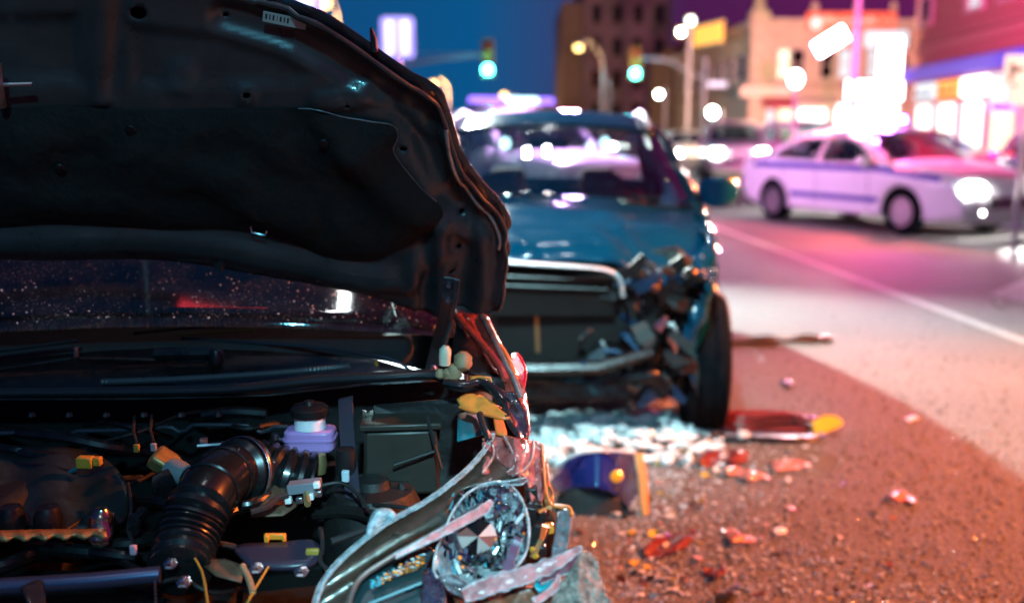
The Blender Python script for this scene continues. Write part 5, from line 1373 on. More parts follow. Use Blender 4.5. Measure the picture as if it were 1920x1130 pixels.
# brake fluid reservoir
c = P(582, 818, 1.90)
m = MB(Matrix.Translation(c)); m.prism(plate(0.098, 0.062, 0.018), -0.026, 0.018); rv = m.build('brake_fluid_tank', LILAC, wreck, bevel=0.006)
m = MB(Matrix.Translation(c)); m.prism(plate(0.103, 0.067, 0.018), -0.003, 0.0015); m.build('tank_seam', LILAC, rv)
m = MB(Matrix.Translation(c)); m.lathe([(0.031, 0.018), (0.030, 0.046)], 24); m.build('filler_neck', mat('tank_neck_white', (0.8, 0.78, 0.82), 0.35, sss=0.2), rv)
m = MB(Matrix.Translation(c)); m.lathe([(0.037, 0.044), (0.038, 0.058), (0.032, 0.064), (0.012, 0.066), (0.01, 0.073), (0, 0.074)], 20); m.build('filler_cap', BLACK, rv)
m = MB(); m.tube([P(535, 826, 1.89), P(514, 822, 1.89)], 0.004, 7); m.lathe([(0, 0.008), (0.008, 0.006), (0.008, -0.006)], 10, Matrix.Translation(P(516, 818, 1.89))); m.build('tank_bracket', STEEL, rv)
# yellow plug
m = MB(); m.box(E(160, 866), (0.030, 0.02, 0.022)); yp = m.build('yellow_plug', mat('yellow_connector', (0.5, 0.28, 0.03), 0.45, var=0.2, vscale=60), wreck, bevel=0.003)
m = MB(); m.box(E(183, 864), (0.014, 0.016, 0.016)); m.build('plug_latch', yp.data.materials[0], yp, bevel=0.002)
m = MB(); m.tube(line3([(130, 885), (145, 878), (160, 876)], [1.79] * 3), 0.004, 6); m.build('plug_wire', TEALPL, yp)
for (px, py, mt) in ((288, 838, mat('pink_clip', (0.4, 0.3, 0.3), 0.4)), (256, 840, PRIMER), (250, 1030, mat('pink_fuse', (0.62, 0.42, 0.5), 0.4))):
    m = MB(); m.box(E(px, py, -0.01), (0.011, 0.008, 0.016)); fcl = m.build('fuse_clip', mt, wreck, bevel=0.002)
    m = MB(); m.tube([E(px, py - 10, -0.005), E(px - 6, py - 30, 0.0), E(px - 4, py - 60, 0.02)], 0.003, 6); m.build('clip_wire', RUBBER, fcl)
# fuse / battery box on the right
bxM = Matrix.Translation(P(752, 835, 1.88)) @ Matrix.Rotation(radians(6), 4, 'Z')
m = MB(bxM); m.box((0, 0, -0.02), (0.15, 0.10, 0.13), taper=0.92); bb = m.build('fuse_box', mat('fuse_box_plastic', (0.02, 0.017, 0.013), 0.45, var=0.3), wreck, bevel=0.008)
m = MB(bxM); m.box((0, 0, 0.052), (0.158, 0.108, 0.014)); m.build('fuse_box_lid', mat('fuse_box_plastic', (0.02, 0.017, 0.013), 0.45), bb, bevel=0.004)
m = MB(); m.tube([P(738, 872, 1.80), P(818, 845, 1.82)], 0.003, 6); m.tube([P(800, 780, 1.84), P(828, 880, 1.80)], 0.004, 6); m.build('box_strap', SOOT, bb)
# upright support at 650
flatbar([P(648, 745, 1.96), P(650, 800, 1.9), P(655, 860, 1.83), P(662, 930, 1.74)], 0.030, 0.012, 'support_strut', mat('purple_grey_paint', (0.035, 0.03, 0.045), 0.35), wreck)
m = MB(); m.lathe([(0, 0.02), (0.018, 0.018), (0.02, 0.0), (0.02, -0.03)], 14, Matrix.Translation(P(648, 858, 1.80))); cp = m.build('line_cap', BLACK, wreck)
m = MB(); m.box(P(648, 892, 1.76), (0.014, 0.01, 0.022)); m.build('cap_tag', mat('pale_tag', (0.4, 0.5, 0.55), 0.4), cp, bevel=0.002)
m = MB(); m.lathe([(0, 0.02), (0.014, 0.018), (0.016, 0.0), (0.013, -0.02)], 12, Matrix.Translation(P(598, 868, 1.84))); m.build('brass_fitting', mat('brass_pipe', (0.5, 0.36, 0.16), 0.4, metal=0.8), wreck)
# ignition coil and its metal terminals
Mk = Matrix.Translation(E(572, 915)) @ Matrix.Rotation(radians(-7), 4, 'Y')
m = MB(Mk); m.box((0, 0, 0.004), (0.058, 0.03, 0.018)); ck = m.build('coil_pack', mat('coil_grey', (0.16, 0.17, 0.2), 0.3), wreck, bevel=0.002)
for k, (dx, dz) in enumerate(((-0.028, -0.012), (-0.008, -0.014), (0.012, -0.010), (0.027, -0.006), (0.026, 0.010))):
    m = MB(Mk); m.box((dx, -0.018, dz), (0.012, 0.012, 0.012)); m.build('terminal', STEEL if k % 2 else WHITEPL, ck, bevel=0.002)
m = MB(); m.tube([E(574, 925), E(577, 945)], 0.006, 8); m.build('terminal_stud', mat('brass_pipe', (0.5, 0.36, 0.16), 0.4, metal=0.8), ck)
m = MB(); m.tube(smooth_line([tuple(E(600, 910)), tuple(E(640, 905)), tuple(E(670, 925)), tuple(E(690, 955))], 6), 0.0035, 7); m.build('coil_wire', RUBBER, ck)
m = MB(); m.tube(smooth_line([tuple(E(540, 928)), tuple(E(518, 935)), tuple(E(500, 950)), tuple(E(470, 960))], 6), 0.006, 7); m.build('coil_cable', RUBBER, ck)
# brown heat shield behind the duct
sheet('heat_shield', [(470, 968), (500, 930), (515, 880), (528, 895), (545, 935), (560, 945), (530, 965)], lambda x, y: E(x, y, 0.05), 12, mat('rusty_shield', (0.13, 0.075, 0.045), 0.55, metal=0.3, var=0.35, vscale=30), wreck, 0.003)
# lower right cluster: dipstick handle on the air box, bolts, brackets, cables
sheet('air_box_lip', smooth_line([(440, 1030), (455, 1018), (520, 1016), (580, 1010), (600, 1025), (590, 1050), (540, 1060), (470, 1058)], 3), lambda x, y: E(x, y, 0.005), 12, mat('purple_black_plastic', (0.025, 0.022, 0.04), 0.32), wreck, 0.01)
m = MB(); m.box(E(516, 1005), (0.036, 0.008, 0.010)); m.box(E(500, 1009), (0.008, 0.008, 0.012)); m.box(E(533, 1009), (0.006, 0.008, 0.012)); m.build('dipstick_handle', mat('orange_plastic', (0.75, 0.24, 0.02), 0.4), wreck, bevel=0.002)
sheet('side_shield', [(370, 1050), (420, 1045), (460, 1060), (452, 1090), (405, 1078)], lambda x, y: E(x, y, 0.03), 14, mat('rusty_shield', (0.13, 0.075, 0.045), 0.55), wreck, 0.003)
for px, py in ((320, 1058), (481, 1066), (565, 1072), (345, 1092)):
    m = MB(Matrix.Translation(E(px, py)) @ Matrix.Rotation(radians(25), 4, 'X')); m.lathe([(0, 0.010), (0.007, 0.009), (0.008, 0.004), (0.012, 0.003), (0.012, 0.0)], 6); m.build('bolt', STEEL, wreck, smooth=False)
for pts, r_, mt in (([(365, 1045), (378, 1070), (385, 1100), (390, 1140)], 0.002, PRIMER), ([(503, 1062), (480, 1100), (458, 1140)], 0.002, PRIMER), ([(290, 1090), (292, 1140)], 0.002, STEEL),
                    ([(455, 1060), (468, 1088), (474, 1110)], 0.005, BOOT), ([(620, 1015), (650, 1005), (690, 990)], 0.006, RUBBER), ([(600, 990), (605, 1020), (600, 1050), (612, 1066)], 0.004, RUBBER), ([(240, 905), (246, 950), (240, 990), (252, 1020)], 0.003, RUBBER)):
    m = MB(); m.tube(smooth_line([tuple(E(x, y)) for x, y in pts], 6), r_, 7); m.build('cable', mt, wreck)
m = MB(); m.box(E(586, 1034), (0.022, 0.01, 0.012)); m.build('yellow_fitting', PRIMER, wreck, bevel=0.003)
m = MB(); m.box(E(255, 975), (0.02, 0.02, 0.02)); m.tube([E(268, 958), E(256, 975), E(250, 995)], 0.010, 8); m.build('valve_elbow', BLACK, wreck)
# steel pipe and bracket along the bottom left
m = MB(); m.tube([E(-100, 1105), E(60, 1096), E(180, 1088), E(300, 1076)], 0.013, 12); m.build('cross_pipe', mat('blue_lit_pipe', (0.08, 0.10, 0.18), 0.28, metal=0.7), wreck)  # steel pipe with blue light put into its colour
sheet('pipe_bracket', [(38, 1100), (60, 1088), (80, 1084), (88, 1140), (60, 1140)], lambda x, y: E(x, y, -0.03 + 0.0006 * (x - 60)), 10, DARKSTEEL, wreck, 0.003)
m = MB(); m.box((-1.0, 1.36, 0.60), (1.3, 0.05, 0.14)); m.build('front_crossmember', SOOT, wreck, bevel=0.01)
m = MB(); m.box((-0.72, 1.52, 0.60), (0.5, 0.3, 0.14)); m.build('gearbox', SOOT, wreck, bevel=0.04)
rnd = random.Random(21)
for k in range(30):                       # looms and pipes running across the dark bay, both ends deep inside it
    px, py = rnd.uniform(-120, 600), rnd.uniform(775, 1100)
    ln = rnd.uniform(140, 380); pts = []
    y2 = min(1110, max(770, py + rnd.uniform(-70, 70)))
    if px + ln > 560 and max(py, y2) > 990: continue
    for f_ in (0, 0.25, 0.5, 0.75, 1):
        dd = 0.16 - 0.11 * sin(pi * f_)
        pts.append(tuple(E(px + ln * f_, lerp(py, y2, f_) + rnd.uniform(-14, 14), dd)))
    m = MB(); m.tube(smooth_line(pts, 6), rnd.choice((0.004, 0.006, 0.009, 0.012)), 8)
    m.build('wiring_loom', rnd.choice((SOOT, BLACK, RUBBER, SOOT, BLACK)), wreck)
# strut tower, battery and ribbed manifold give the bay its bulk
m = MB(Matrix.Translation(E(700, 945, 0.14))); m.lathe([(0, 0.05), (0.03, 0.05), (0.035, 0.035), (0.075, 0.03), (0.09, 0.0), (0.1, -0.12)], 24); so_ = m.build('strut_tower', SOOT, wreck)
for k in range(3):
    m = MB(Matrix.Translation(E(700, 945, 0.14) + Vector((0.055 * cos(2.1 * k), 0.055 * sin(2.1 * k), 0.03)))); m.lathe([(0, 0.012), (0.007, 0.012), (0.009, 0.0)], 6); m.build('tower_bolt', DARKSTEEL, so_, smooth=False)
for k in range(6):
    m = MB(Matrix.Translation(E(60 + 70 * k, 780, 0.03))); m.lathe([(0, 0.008), (0.006, 0.008), (0.008, 0.0)], 6); m.build('bolt', DARKSTEEL, wreck, smooth=False)
# dust, grit and glass specks on the windscreen
rnd = random.Random(5); m = MB()
for k in range(1700):
    px, py = rnd.uniform(-20, 800), rnd.uniform(490, 648)
    lx = lerp(0.55, 0.985, rnd.random()); ly = rnd.uniform(-0.75, 0.75)
    zz = interp([(0.2, 1.41), (0.6, 1.19), (1.0, 0.945)], lx) + 0.06 * (1 - (ly / 0.78) ** 2) * 0.85
    p = WM @ Vector((lx + 0.06 * 0.5 * (1 - (ly / 0.78) ** 2), ly, zz + 0.008))
    m.chunk(p, rnd.choice((0.0008, 0.0011, 0.0016, 0.0024)), k)
tag(m.build('windscreen_specks', mat('speck_glass', (0.75, 0.8, 0.8), 0.2), wreck, smooth=False), kind='stuff')
# ---- torn wing, hinge corner and headlight of the wreck
def FY(py): return interp([(585, 2.16), (700, 1.88), (760, 1.76), (810, 1.62), (850, 1.55), (900, 1.48), (1000, 1.40), (1140, 1.32)], py)
def Fp(px, py, d=0.0): return P(px, py, FY(py) + d)
WINGP = mat('wing_paint', (0.34, 0.05, 0.035), 0.2, metal=0.1, coat=1.0, var=0.3, vscale=25, rvar=0.08)  # dark wing with the red side light put into its colour
def crum(x, y, a_, s=0.05, k=0.0): return a_ * (noise.noise(Vector((x * s, y * s, k))) + 0.5 * noise.noise(Vector((x * s * 2.3, y * s * 2.3, k + 4))))
# wing: three long folds running forward to the light
wing = sheet('front_wing', smooth_line([(852, 586), (888, 588), (912, 588), (924, 612), (940, 642), (955, 672), (972, 700), (986, 735), (992, 780), (990, 826), (966, 815), (958, 790), (950, 748), (944, 712), (925, 690), (900, 655), (872, 618)], 2),
      lambda x, y: Fp(x, y, 0.012 * sin((x - (y - 586) * 0.42) * 0.22) + crum(x, y, 0.010, 0.06)), 6, WINGP, wreck, 0.003, angle=50)
for pts, w_, mt in (([(858, 590), (885, 622), (915, 655), (940, 690), (948, 712)], 0.012, WINGP), ([(905, 590), (925, 630), (944, 672), (962, 705), (978, 745)], 0.010, EDGE), ([(930, 640), (948, 662), (960, 690), (968, 712)], 0.008, mat('orange_primer', (0.6, 0.16, 0.03), 0.4))):
    m = MB(); q = smooth_line([tuple(Fp(x, y, -0.014)) for x, y in pts], 5); m.tube(q, [w_ * (0.55 + 0.35 * abs(noise.noise(Vector((i * 0.4, w_ * 99, 0))))) for i in range(len(q))], 7, flat=0.5); m.build('folded_edge', mt, wing)
sheet('reflector_piece', smooth_line([(952, 668), (970, 660), (984, 680), (988, 700), (982, 735), (972, 760), (962, 720)], 2), lambda x, y: Fp(x, y, 0.03), 8, REDLENSM, wreck, 0.006)
# dark apron triangle, bottle neck, rubber boots
sheet('apron_plate', smooth_line([(855, 610), (880, 625), (905, 652), (925, 680), (944, 702), (920, 705), (880, 700), (855, 690), (848, 650)], 2), lambda x, y: Fp(x, y, 0.05 + crum(x, y, 0.012)), 8, BLACK, wreck, 0.003)
m = MB(); m.tube([P(834, 684, 1.96), P(834, 668, 1.96), P(835, 655, 1.96), P(836, 648, 1.96)], [0.0115, 0.0125, 0.012, 0.006], 14); wb = m.build('washer_neck', mat('cream_plastic', (0.55, 0.56, 0.42), 0.4), wreck)
m = MB(); m.tube([P(834, 646, 1.962), P(838, 630, 1.965), P(846, 605, 1.97)], 0.005, 8); m.build('washer_hose', RUBBER, wb)
for (x, y, r_, sd) in ((868, 679, 0.019, 2), (852, 696, 0.016, 6), (842, 704, 0.014, 9), (825, 700, 0.010, 12)):
    m = MB(); m.lathe([(0, r_), (r_ * 0.6, r_ * 0.85), (r_, r_ * 0.2), (r_ * 0.92, -r_ * 0.3), (r_, -r_ * 0.55), (r_ * 0.6, -r_), (0, -r_ * 1.05)], 14, Matrix.Translation(P(x, y, 1.93)) @ Matrix.Rotation(0.5 + sd, 4, 'X')); m.build('rubber_boot', BOOT, wreck)
# yellow primer tongues and black strap
strap = smooth_line([(835, 716), (868, 722), (900, 716), (925, 728), (945, 752)], 5)
m = MB(); m.tube([Fp(x, y, -0.01) for x, y in strap], 0.013, 10, flat=0.55); m.build('wing_strap', mat('strap_black', (0.012, 0.012, 0.014), 0.2, coat=0.5), wreck)
sheet('torn_flange', smooth_line([(880, 704), (920, 706), (918, 722), (900, 716), (884, 712)], 2), lambda x, y: Fp(x, y, 0.02), 6, PRIMER, wreck, 0.003)
tf = sheet('torn_flange', smooth_line([(856, 748), (872, 738), (898, 739), (920, 750), (940, 768), (956, 782), (940, 783), (910, 776), (884, 770), (864, 762)], 2), lambda x, y: Fp(x, y, 0.0 - 0.010 * sin((y - 738) * 0.07) + crum(x, y, 0.006)), 6, PRIMER, wreck, 0.003)
m = MB(); m.tube(smooth_line([tuple(Fp(x, y, -0.004)) for x, y in ((862, 763), (884, 771), (910, 777), (940, 784), (956, 783))], 5), 0.003, 6); m.build('curled_lip', mat('orange_primer', (0.6, 0.16, 0.03), 0.4), tf)
sheet('teal_liner', [(858, 776), (872, 772), (900, 778), (908, 812), (880, 820), (857, 826)], lambda x, y: Fp(x, y, 0.10), 10, TEALPL, wreck, 0.003)
m = MB(); m.tube(smooth_line([tuple(Fp(x, y, -0.01)) for x, y in ((900, 776), (905, 795), (912, 812), (918, 828))], 4), 0.006, 8); m.build('brake_hose', RUBBER, wreck)
sheet('torn_flange', smooth_line([(925, 785), (940, 780), (948, 800), (950, 815), (930, 812)], 2), lambda x, y: Fp(x, y, 0.0), 5, mat('orange_primer', (0.6, 0.16, 0.03), 0.4), wreck, 0.003)
sheet('wing_front', smooth_line([(944, 735), (970, 736), (984, 760), (990, 800), (986, 822), (966, 815), (950, 790), (942, 760)], 2), lambda x, y: Fp(x, y, -0.005 + crum(x, y, 0.008)), 6, DARKPAINT, wing, 0.003)
# torn wing front beside the lamp, pink light put into its paint colour
PINKP = mat('pink_lit_wing', (0.36, 0.11, 0.10), 0.22, coat=0.8, var=0.5, vscale=30, bump=0.15, bscale=60)
tw = sheet('torn_wing_nose', smooth_line([(912, 812), (930, 806), (950, 815), (975, 822), (1000, 826), (1016, 832), (1020, 860), (1020, 905), (1014, 945), (1004, 958), (996, 930), (990, 900), (975, 888), (955, 890), (935, 885), (905, 888), (915, 855)], 2),
      lambda x, y: Fp(x, y, 0.018 * sin((x - 915) * 0.085) + crum(x, y, 0.012, 0.05, 2.0)), 5, PINKP, wreck, 0.003, angle=45)
for pts in ([(916, 812), (926, 850), (905, 886)], [(945, 818), (962, 850), (966, 872), (950, 886)], [(986, 826), (984, 845), (970, 866)], [(1000, 828), (998, 855), (985, 880), (960, 892)], [(1017, 834), (1020, 880), (1024, 920), (1034, 945), (1056, 952)]):
    m = MB(); q = smooth_line([tuple(Fp(x, y, -0.012)) for x, y in pts], 6); m.tube(q, [0.0022 + 0.0012 * noise.noise(Vector((i * 0.5, pts[0][0], 0))) for i in range(len(q))], 6); m.build('curled_lip', EDGE if pts[0][0] < 1010 else mat('orange_primer', (0.6, 0.16, 0.03), 0.4), tw)
rnd = random.Random(2)
for k in range(16):
    x, y = 912 + rnd.uniform(-6, 14), 818 + rnd.uniform(-8, 22)
    m = MB(); m.chunk(Fp(x, y, -0.012), rnd.uniform(0.002, 0.006), k, (1, 0.5, 1)); m.build('paint_flake', PINKP, tw, smooth=False)
sheet('inner_bracket', smooth_line([(998, 880), (1022, 850), (1030, 900), (1040, 942), (1024, 960), (1004, 940)], 2), lambda x, y: Fp(x, y, 0.03 + crum(x, y, 0.01)), 6, mat('gold_bracket', (0.22, 0.13, 0.05), 0.3, metal=0.6, coat=0.4), wreck, 0.004)

# ---- bronze top panel of the headlight with its clear trim
bp_o = smooth_line([(588, 1140), (604, 1096), (640, 1050), (700, 1000), (745, 972), (800, 942), (850, 906), (888, 872), (914, 842), (940, 868), (975, 892), (952, 904), (915, 906), (870, 914), (846, 936), (842, 958), (846, 972), (815, 990), (760, 1020), (700, 1056), (668, 1085), (648, 1140)], 2)
bp = sheet('headlight_surround', bp_o, lambda x, y: Fp(x, y, 0.006 * sin((x + y * 1.6) * 0.05)), 9, BRONZE, wreck, 0.004, angle=60)
tr_ = smooth_line([tuple(Fp(x, y, -0.006)) for x, y in ((590, 1140), (606, 1094), (642, 1048), (702, 998), (747, 969), (800, 940), (850, 904), (888, 870), (914, 838), (924, 815))], 7)
m = MB(); m.tube(tr_, [0.0036 + 0.0014 * noise.noise(Vector((i * 1.3, 3, 0))) for i in range(len(tr_))], 5); m.build('clear_trim', mat('trim_highlit', (0.30, 0.44, 0.48), 0.08, coat=1.0, var=0.6, vscale=120, bump=0.5, bscale=160), bp, angle=25)  # highlights of the clear trim put into a pale base colour
for off in (-0.004, 0.004):
    m = MB(); m.tube([Vector(q_) + Vector((off, -0.004, abs(off))) for q_ in tr_], 0.0007, 5); m.build('trim_glint', mat('bright_edge', (0.42, 0.48, 0.5), 0.15, coat=0.6, var=0.7, vscale=80), bp)  # long highlights on the trim, drawn as pale threads
m = MB(); q = smooth_line([tuple(Fp(x, y, -0.012)) for x, y in ((690, 1004), (700, 985), (712, 968), (728, 964), (742, 970))], 5); m.tube(q, [0.003, 0.009, 0.012, 0.009, 0.004], 8); m.build('trim_clip', mat('trim_highlit', (0.30, 0.44, 0.48), 0.08), bp, angle=25)
lowr = smooth_line([tuple(Fp(x, y, -0.006)) for x, y in ((652, 1140), (672, 1088), (720, 1052), (790, 1012), (850, 978), (905, 945))], 6)
m = MB(); m.tube(lowr, 0.0045, 8); m.build('surround_bead', mat('bronze_bead', (0.25, 0.16, 0.14), 0.25, metal=0.5, coat=0.5), bp)
m = MB(); m.box(Fp(744, 1000, -0.006), (0.012, 0.003, 0.005)); m.build('moulded_tab', BRONZE, bp, bevel=0.001)
# dark lower pocket and turn signal
pk = sheet('signal_pocket', smooth_line([(655, 1140), (675, 1096), (720, 1066), (790, 1030), (815, 1030), (800, 1060), (790, 1140)], 2), lambda x, y: Fp(x, y, 0.015), 10, mat('pocket_plastic', (0.01, 0.03, 0.034), 0.25, coat=0.6), wreck, 0.003)
ts = sheet('turn_signal', smooth_line([(690, 1098), (715, 1080), (745, 1066), (790, 1042), (796, 1052), (780, 1068), (745, 1078), (715, 1092)], 2), lambda x, y: Fp(x, y, 0.0), 6, mat('amber_signal_lens', (0.5, 0.2, 0.06), 0.12, trans=0.5, coat=0.5, bump=0.8, bscale=260, var=0.6, vscale=160), pk, 0.004)
rnd = random.Random(9)
for k in range(110):
    x = rnd.uniform(695, 795); y = 1096 - (x - 695) * 0.5 + rnd.uniform(-10, 8)
    m = MB(); m.chunk(Fp(x, y, -0.004), rnd.uniform(0.0010, 0.0022), k, (1.6, 0.6, 0.8)); m.build('lens_prism', rnd.choice((AMBER, WHITEPL, PINKP, mat('aqua_chip', (0.08, 0.42, 0.5), 0.15, coat=0.5))) if x > 715 else mat('aqua_chip', (0.08, 0.42, 0.5), 0.15), ts, smooth=False)
m = MB(); m.tube([Fp(690, 1132, -0.004), Fp(790, 1092, -0.004)], 0.003, 6); m.build('pocket_rib', TEALPL, pk)

# ---- headlamp: bowl, bulb shield, projector pieces, broken cover
ell = smooth_line([(818, 1080), (816, 1040), (832, 1000), (848, 960), (876, 925), (914, 905), (948, 905), (972, 925), (988, 962), (992, 1000), (984, 1040), (958, 1070), (920, 1092), (870, 1098)], 3, True)
def e_r(x, y): return min(1.0, sqrt(((x - 904) / 92) ** 2 + ((y - 1000) / 98) ** 2))
hl = sheet('headlight_bowl', ell, lambda x, y: Fp(x, y, 0.012 + 0.05 * (1 - e_r(x, y) ** 2) + 0.0035 * (1 if int(x / 9) % 2 else -1) * (1 if y < 985 else 0.3)), 4.5, mat('lamp_chrome', (0.78, 0.82, 0.84), 0.2, metal=0.5, var=0.5, vscale=45), wreck, 0.003, angle=25)
pc = Fp(894, 1004, -0.004)
ring = []
M0 = Matrix.Translation(pc) @ (EYE - pc).to_track_quat('Z', 'Y').to_matrix().to_4x4()
m = MB(M0); n = 8; vs = [Vector((0, 0, 0.014))]
for k in range(n): vs.append(Vector((0.030 * cos(2 * pi * k / n), 0.026 * sin(2 * pi * k / n), 0.002)))
for k in range(n): vs.append(Vector((0.024 * cos(2 * pi * (k + .5) / n), 0.021 * sin(2 * pi * (k + .5) / n), -0.022)))
fs = [(0, 1 + k, 1 + (k + 1) % n) for k in range(n)] + [(1 + k, 9 + k, 1 + (k + 1) % n) for k in range(n)] + [(9 + k, 9 + (k + 1) % n, 1 + (k + 1) % n) for k in range(n)]
vs[0] = Vector((0.002, -0.001, 0.022))
m.add(vs[:1] + [v_ * 0.3 for v_ in vs[1:9]] , [(0, 1 + k, 1 + (k + 1) % n) for k in range(n)]); bs = m.build('bulb_shield', mat('shield_facets', (0.62, 0.42, 0.38), 0.18, metal=0.45), hl, smooth=False)
FM = [mat('facet_pale', (0.70, 0.55, 0.50), 0.2, metal=0.2), mat('facet_dark', (0.02, 0.02, 0.025), 0.12, metal=0.6), mat('facet_rust_tone', (0.34, 0.12, 0.10), 0.2, metal=0.2)]  # facet shading put in as pale, dark and red-brown colours
for k in range(n):
    a_, b_, c_ = vs[0], vs[1 + k], vs[1 + (k + 1) % n]
    bk_ = [v_ - Vector((0, 0, 0.002)) for v_ in (a_, b_, c_)]
    m = MB(M0); m.add([a_, b_, c_] + bk_, [(0, 1, 2), (5, 4, 3), (0, 3, 4, 1), (1, 4, 5, 2), (2, 5, 3, 0)]); m.build('shield_facet', FM[(0, 1, 1, 2, 0, 1, 0, 2)[k]], bs, smooth=False)
m = MB(M0); m.lathe([(0.019, -0.02), (0.021, -0.05), (0.012, -0.055)], 8, Matrix.Translation((0.003, -0.03, 0))); m.build('bulb_holder', mat('dark_facets', (0.03, 0.04, 0.04), 0.1, metal=0.7), hl, smooth=False)
rnd = random.Random(31)
SH = [CHROME, WHITEPL, LENSF, mat('dark_facets', (0.03, 0.04, 0.04), 0.1, metal=0.7), LENS, CHROME, BLACK, mat('aqua_chip', (0.08, 0.42, 0.5), 0.15, coat=0.5), BLACK, LENSF]
def splinter(par, x, y, ln, wd, ang, d, mt, nm, th=0.003, tilt=0.3):
    c = Fp(x, y, d); cd = (EYE - c).normalized(); rx = Vector((1, 0, 0)); uy = rx.cross(cd).normalized() * -1
    if uy.z < 0: uy = -uy
    L_ = rx * cos(ang) + uy * sin(ang); L_ = (L_ + cd * tilt).normalized(); Wd = cd.cross(L_).normalized()
    rr_ = [rnd.uniform(0.55, 1.15) for _ in range(6)]
    pts = [(-ln / 2, -wd / 2 * rr_[0]), (0, -wd / 2 * rr_[1]), (ln / 2, -wd / 4 * rr_[2]), (ln / 2 * 0.92, wd / 3 * rr_[3]), (0.1 * ln, wd / 2 * rr_[4]), (-ln / 2 * 0.94, wd / 2 * rr_[5])]
    m = MB(Matrix(((L_.x, Wd.x, cd.x, c.x), (L_.y, Wd.y, cd.y, c.y), (L_.z, Wd.z, cd.z, c.z), (0, 0, 0, 1)))); m.prism(pts, -th / 2, th / 2)
    return m.build(nm, mt, par, smooth=False, bevel=th * 0.2)
k = 0
while k < 170:
    x, y = rnd.uniform(822, 990), rnd.uniform(915, 1092)
    if e_r(x, y) > 0.92: continue
    k += 1
    splinter(hl, x, y, rnd.uniform(0.008, 0.036), rnd.uniform(0.002, 0.008), rnd.choice((pi / 2, pi / 2, 0.2, -0.5, 1.1)) + rnd.gauss(0, 0.2), rnd.uniform(-0.004, 0.03), rnd.choice(SH), 'reflector_shard', 0.0025, rnd.uniform(-0.8, 0.8))
for x, y, s_ in ((862, 1045, 1), (985, 965, 0.7), (868, 1062, 0.8), (982, 1000, 0.5), (893, 1018, .6), (930, 1010, .6)):
    m = MB(); m.chunk(Fp(x, y, -0.008), 0.0035 * s_, int(x)); m.build('amber_chip', AMBER, hl, smooth=False)
# clear cover: rim ring and bulging fragments still in place
rimp = [tuple(Fp(x, y, -0.014)) for x, y in ell] + [tuple(Fp(*ell[0], -0.014))]
m = MB(); m.tube(rimp, [0.0019 + 0.0006 * noise.noise(Vector((i * 0.7, 8, 0))) for i in range(len(rimp))], 7); m.build('cover_rim', mat('bright_edge', (0.75, 0.8, 0.82), 0.15), hl)
def cov(x, y): return Fp(x, y, -0.014 - 0.035 * (1 - e_r(x, y) ** 2))
for poly in ([(848, 962), (876, 926), (914, 906), (950, 906), (942, 940), (900, 962), (862, 985)], [(950, 906), (972, 926), (988, 962), (991, 1005), (975, 1000), (960, 960), (942, 938)], [(818, 1078), (816, 1040), (834, 1000), (858, 990), (862, 1030), (850, 1070)]):
    sheet('clear_cover', poly, cov, 8, LENS, hl, 0.0025)
sheet('clear_cover', [(820, 1082), (850, 1076), (880, 1096), (905, 1124), (880, 1122), (845, 1110)], lambda x, y: Fp(x, y, -0.03), 9, LENSF, hl, 0.003)
# long torn strips lying across the lamp
def strip_piece(name, pts, wids, mt, d=-0.05, th=0.0022):
    q = [P(x, y, FY(y) + d - 0.0) for x, y in pts]
    q = [Vector(v) for v in smooth_line([tuple(v) for v in q], 11)]
    q = [v + Vector((0, -1, 0.3)) * 0.0012 * noise.noise(Vector((j * 0.22, wids[0] * 300, 5))) for j, v in enumerate(q)]
    ws = [interp([(i / (len(wids) - 1), w_) for i, w_ in enumerate(wids)], j / (len(q) - 1)) * (1 + 0.3 * noise.noise(Vector((j * 0.35, wids[0] * 500, 0)))) for j in range(len(q))]
    o = flatbar(q, ws, th, name, mt, wreck, nrm=(0.05, -0.9, 0.35))
    for sg in (-1, 1):
        e_ = []
        for i_, p_ in enumerate(q):
            t_ = (q[min(i_ + 1, len(q) - 1)] - q[max(i_ - 1, 0)]).normalized(); e_.append(p_ + t_.cross(Vector((0.05, -0.9, 0.35)).normalized()).normalized() * ws[i_] * 0.47 * sg + Vector((0, -0.0015, 0)))
        m = MB(); m.tube(e_, 0.0009, 5); m.build('strip_glint', mat('bright_edge', (0.75, 0.8, 0.82), 0.15), o)  # edge highlights of the strip, drawn as pale threads
    return o
PINKSTRIP = mat('pink_clear_strip', (0.70, 0.27, 0.27), 0.16, trans=0.15, coat=0.8, var=0.5, vscale=40, bump=0.3, bscale=70)  # clear lens strip with pink light put into its colour
strip_piece('torn_lens_strip', [(868, 1116), (920, 1096), (980, 1078), (1040, 1055), (1092, 1024)], [0.018, 0.026, 0.024, 0.020, 0.004], PINKSTRIP)
strip_piece('torn_lens_strip', [(740, 1042), (800, 1012), (850, 985), (905, 955), (922, 938)], [0.007, 0.010, 0.013, 0.014, 0.006], PINKSTRIP, -0.045)
strip_piece('torn_slat', [(972, 1006), (960, 1040), (948, 1080)], [0.012, 0.015, 0.016], mat('violet_slat', (0.10, 0.06, 0.11), 0.3, coat=0.4), -0.03, 0.006)
strip_piece('torn_slat', [(1000, 1128), (1040, 1100), (1048, 1076)], [0.010, 0.010, 0.003], PINKSTRIP, -0.05)
strip_piece('torn_slat', [(1012, 1090), (1060, 1060), (1090, 1034)], [0.006, 0.02, 0.01], mat('maroon_plastic', (0.12, 0.03, 0.05), 0.3, coat=0.4), -0.03)
strip_piece('torn_slat', [(940, 905), (975, 902), (988, 896)], [0.006, 0.009, 0.005], LENSF, -0.03)
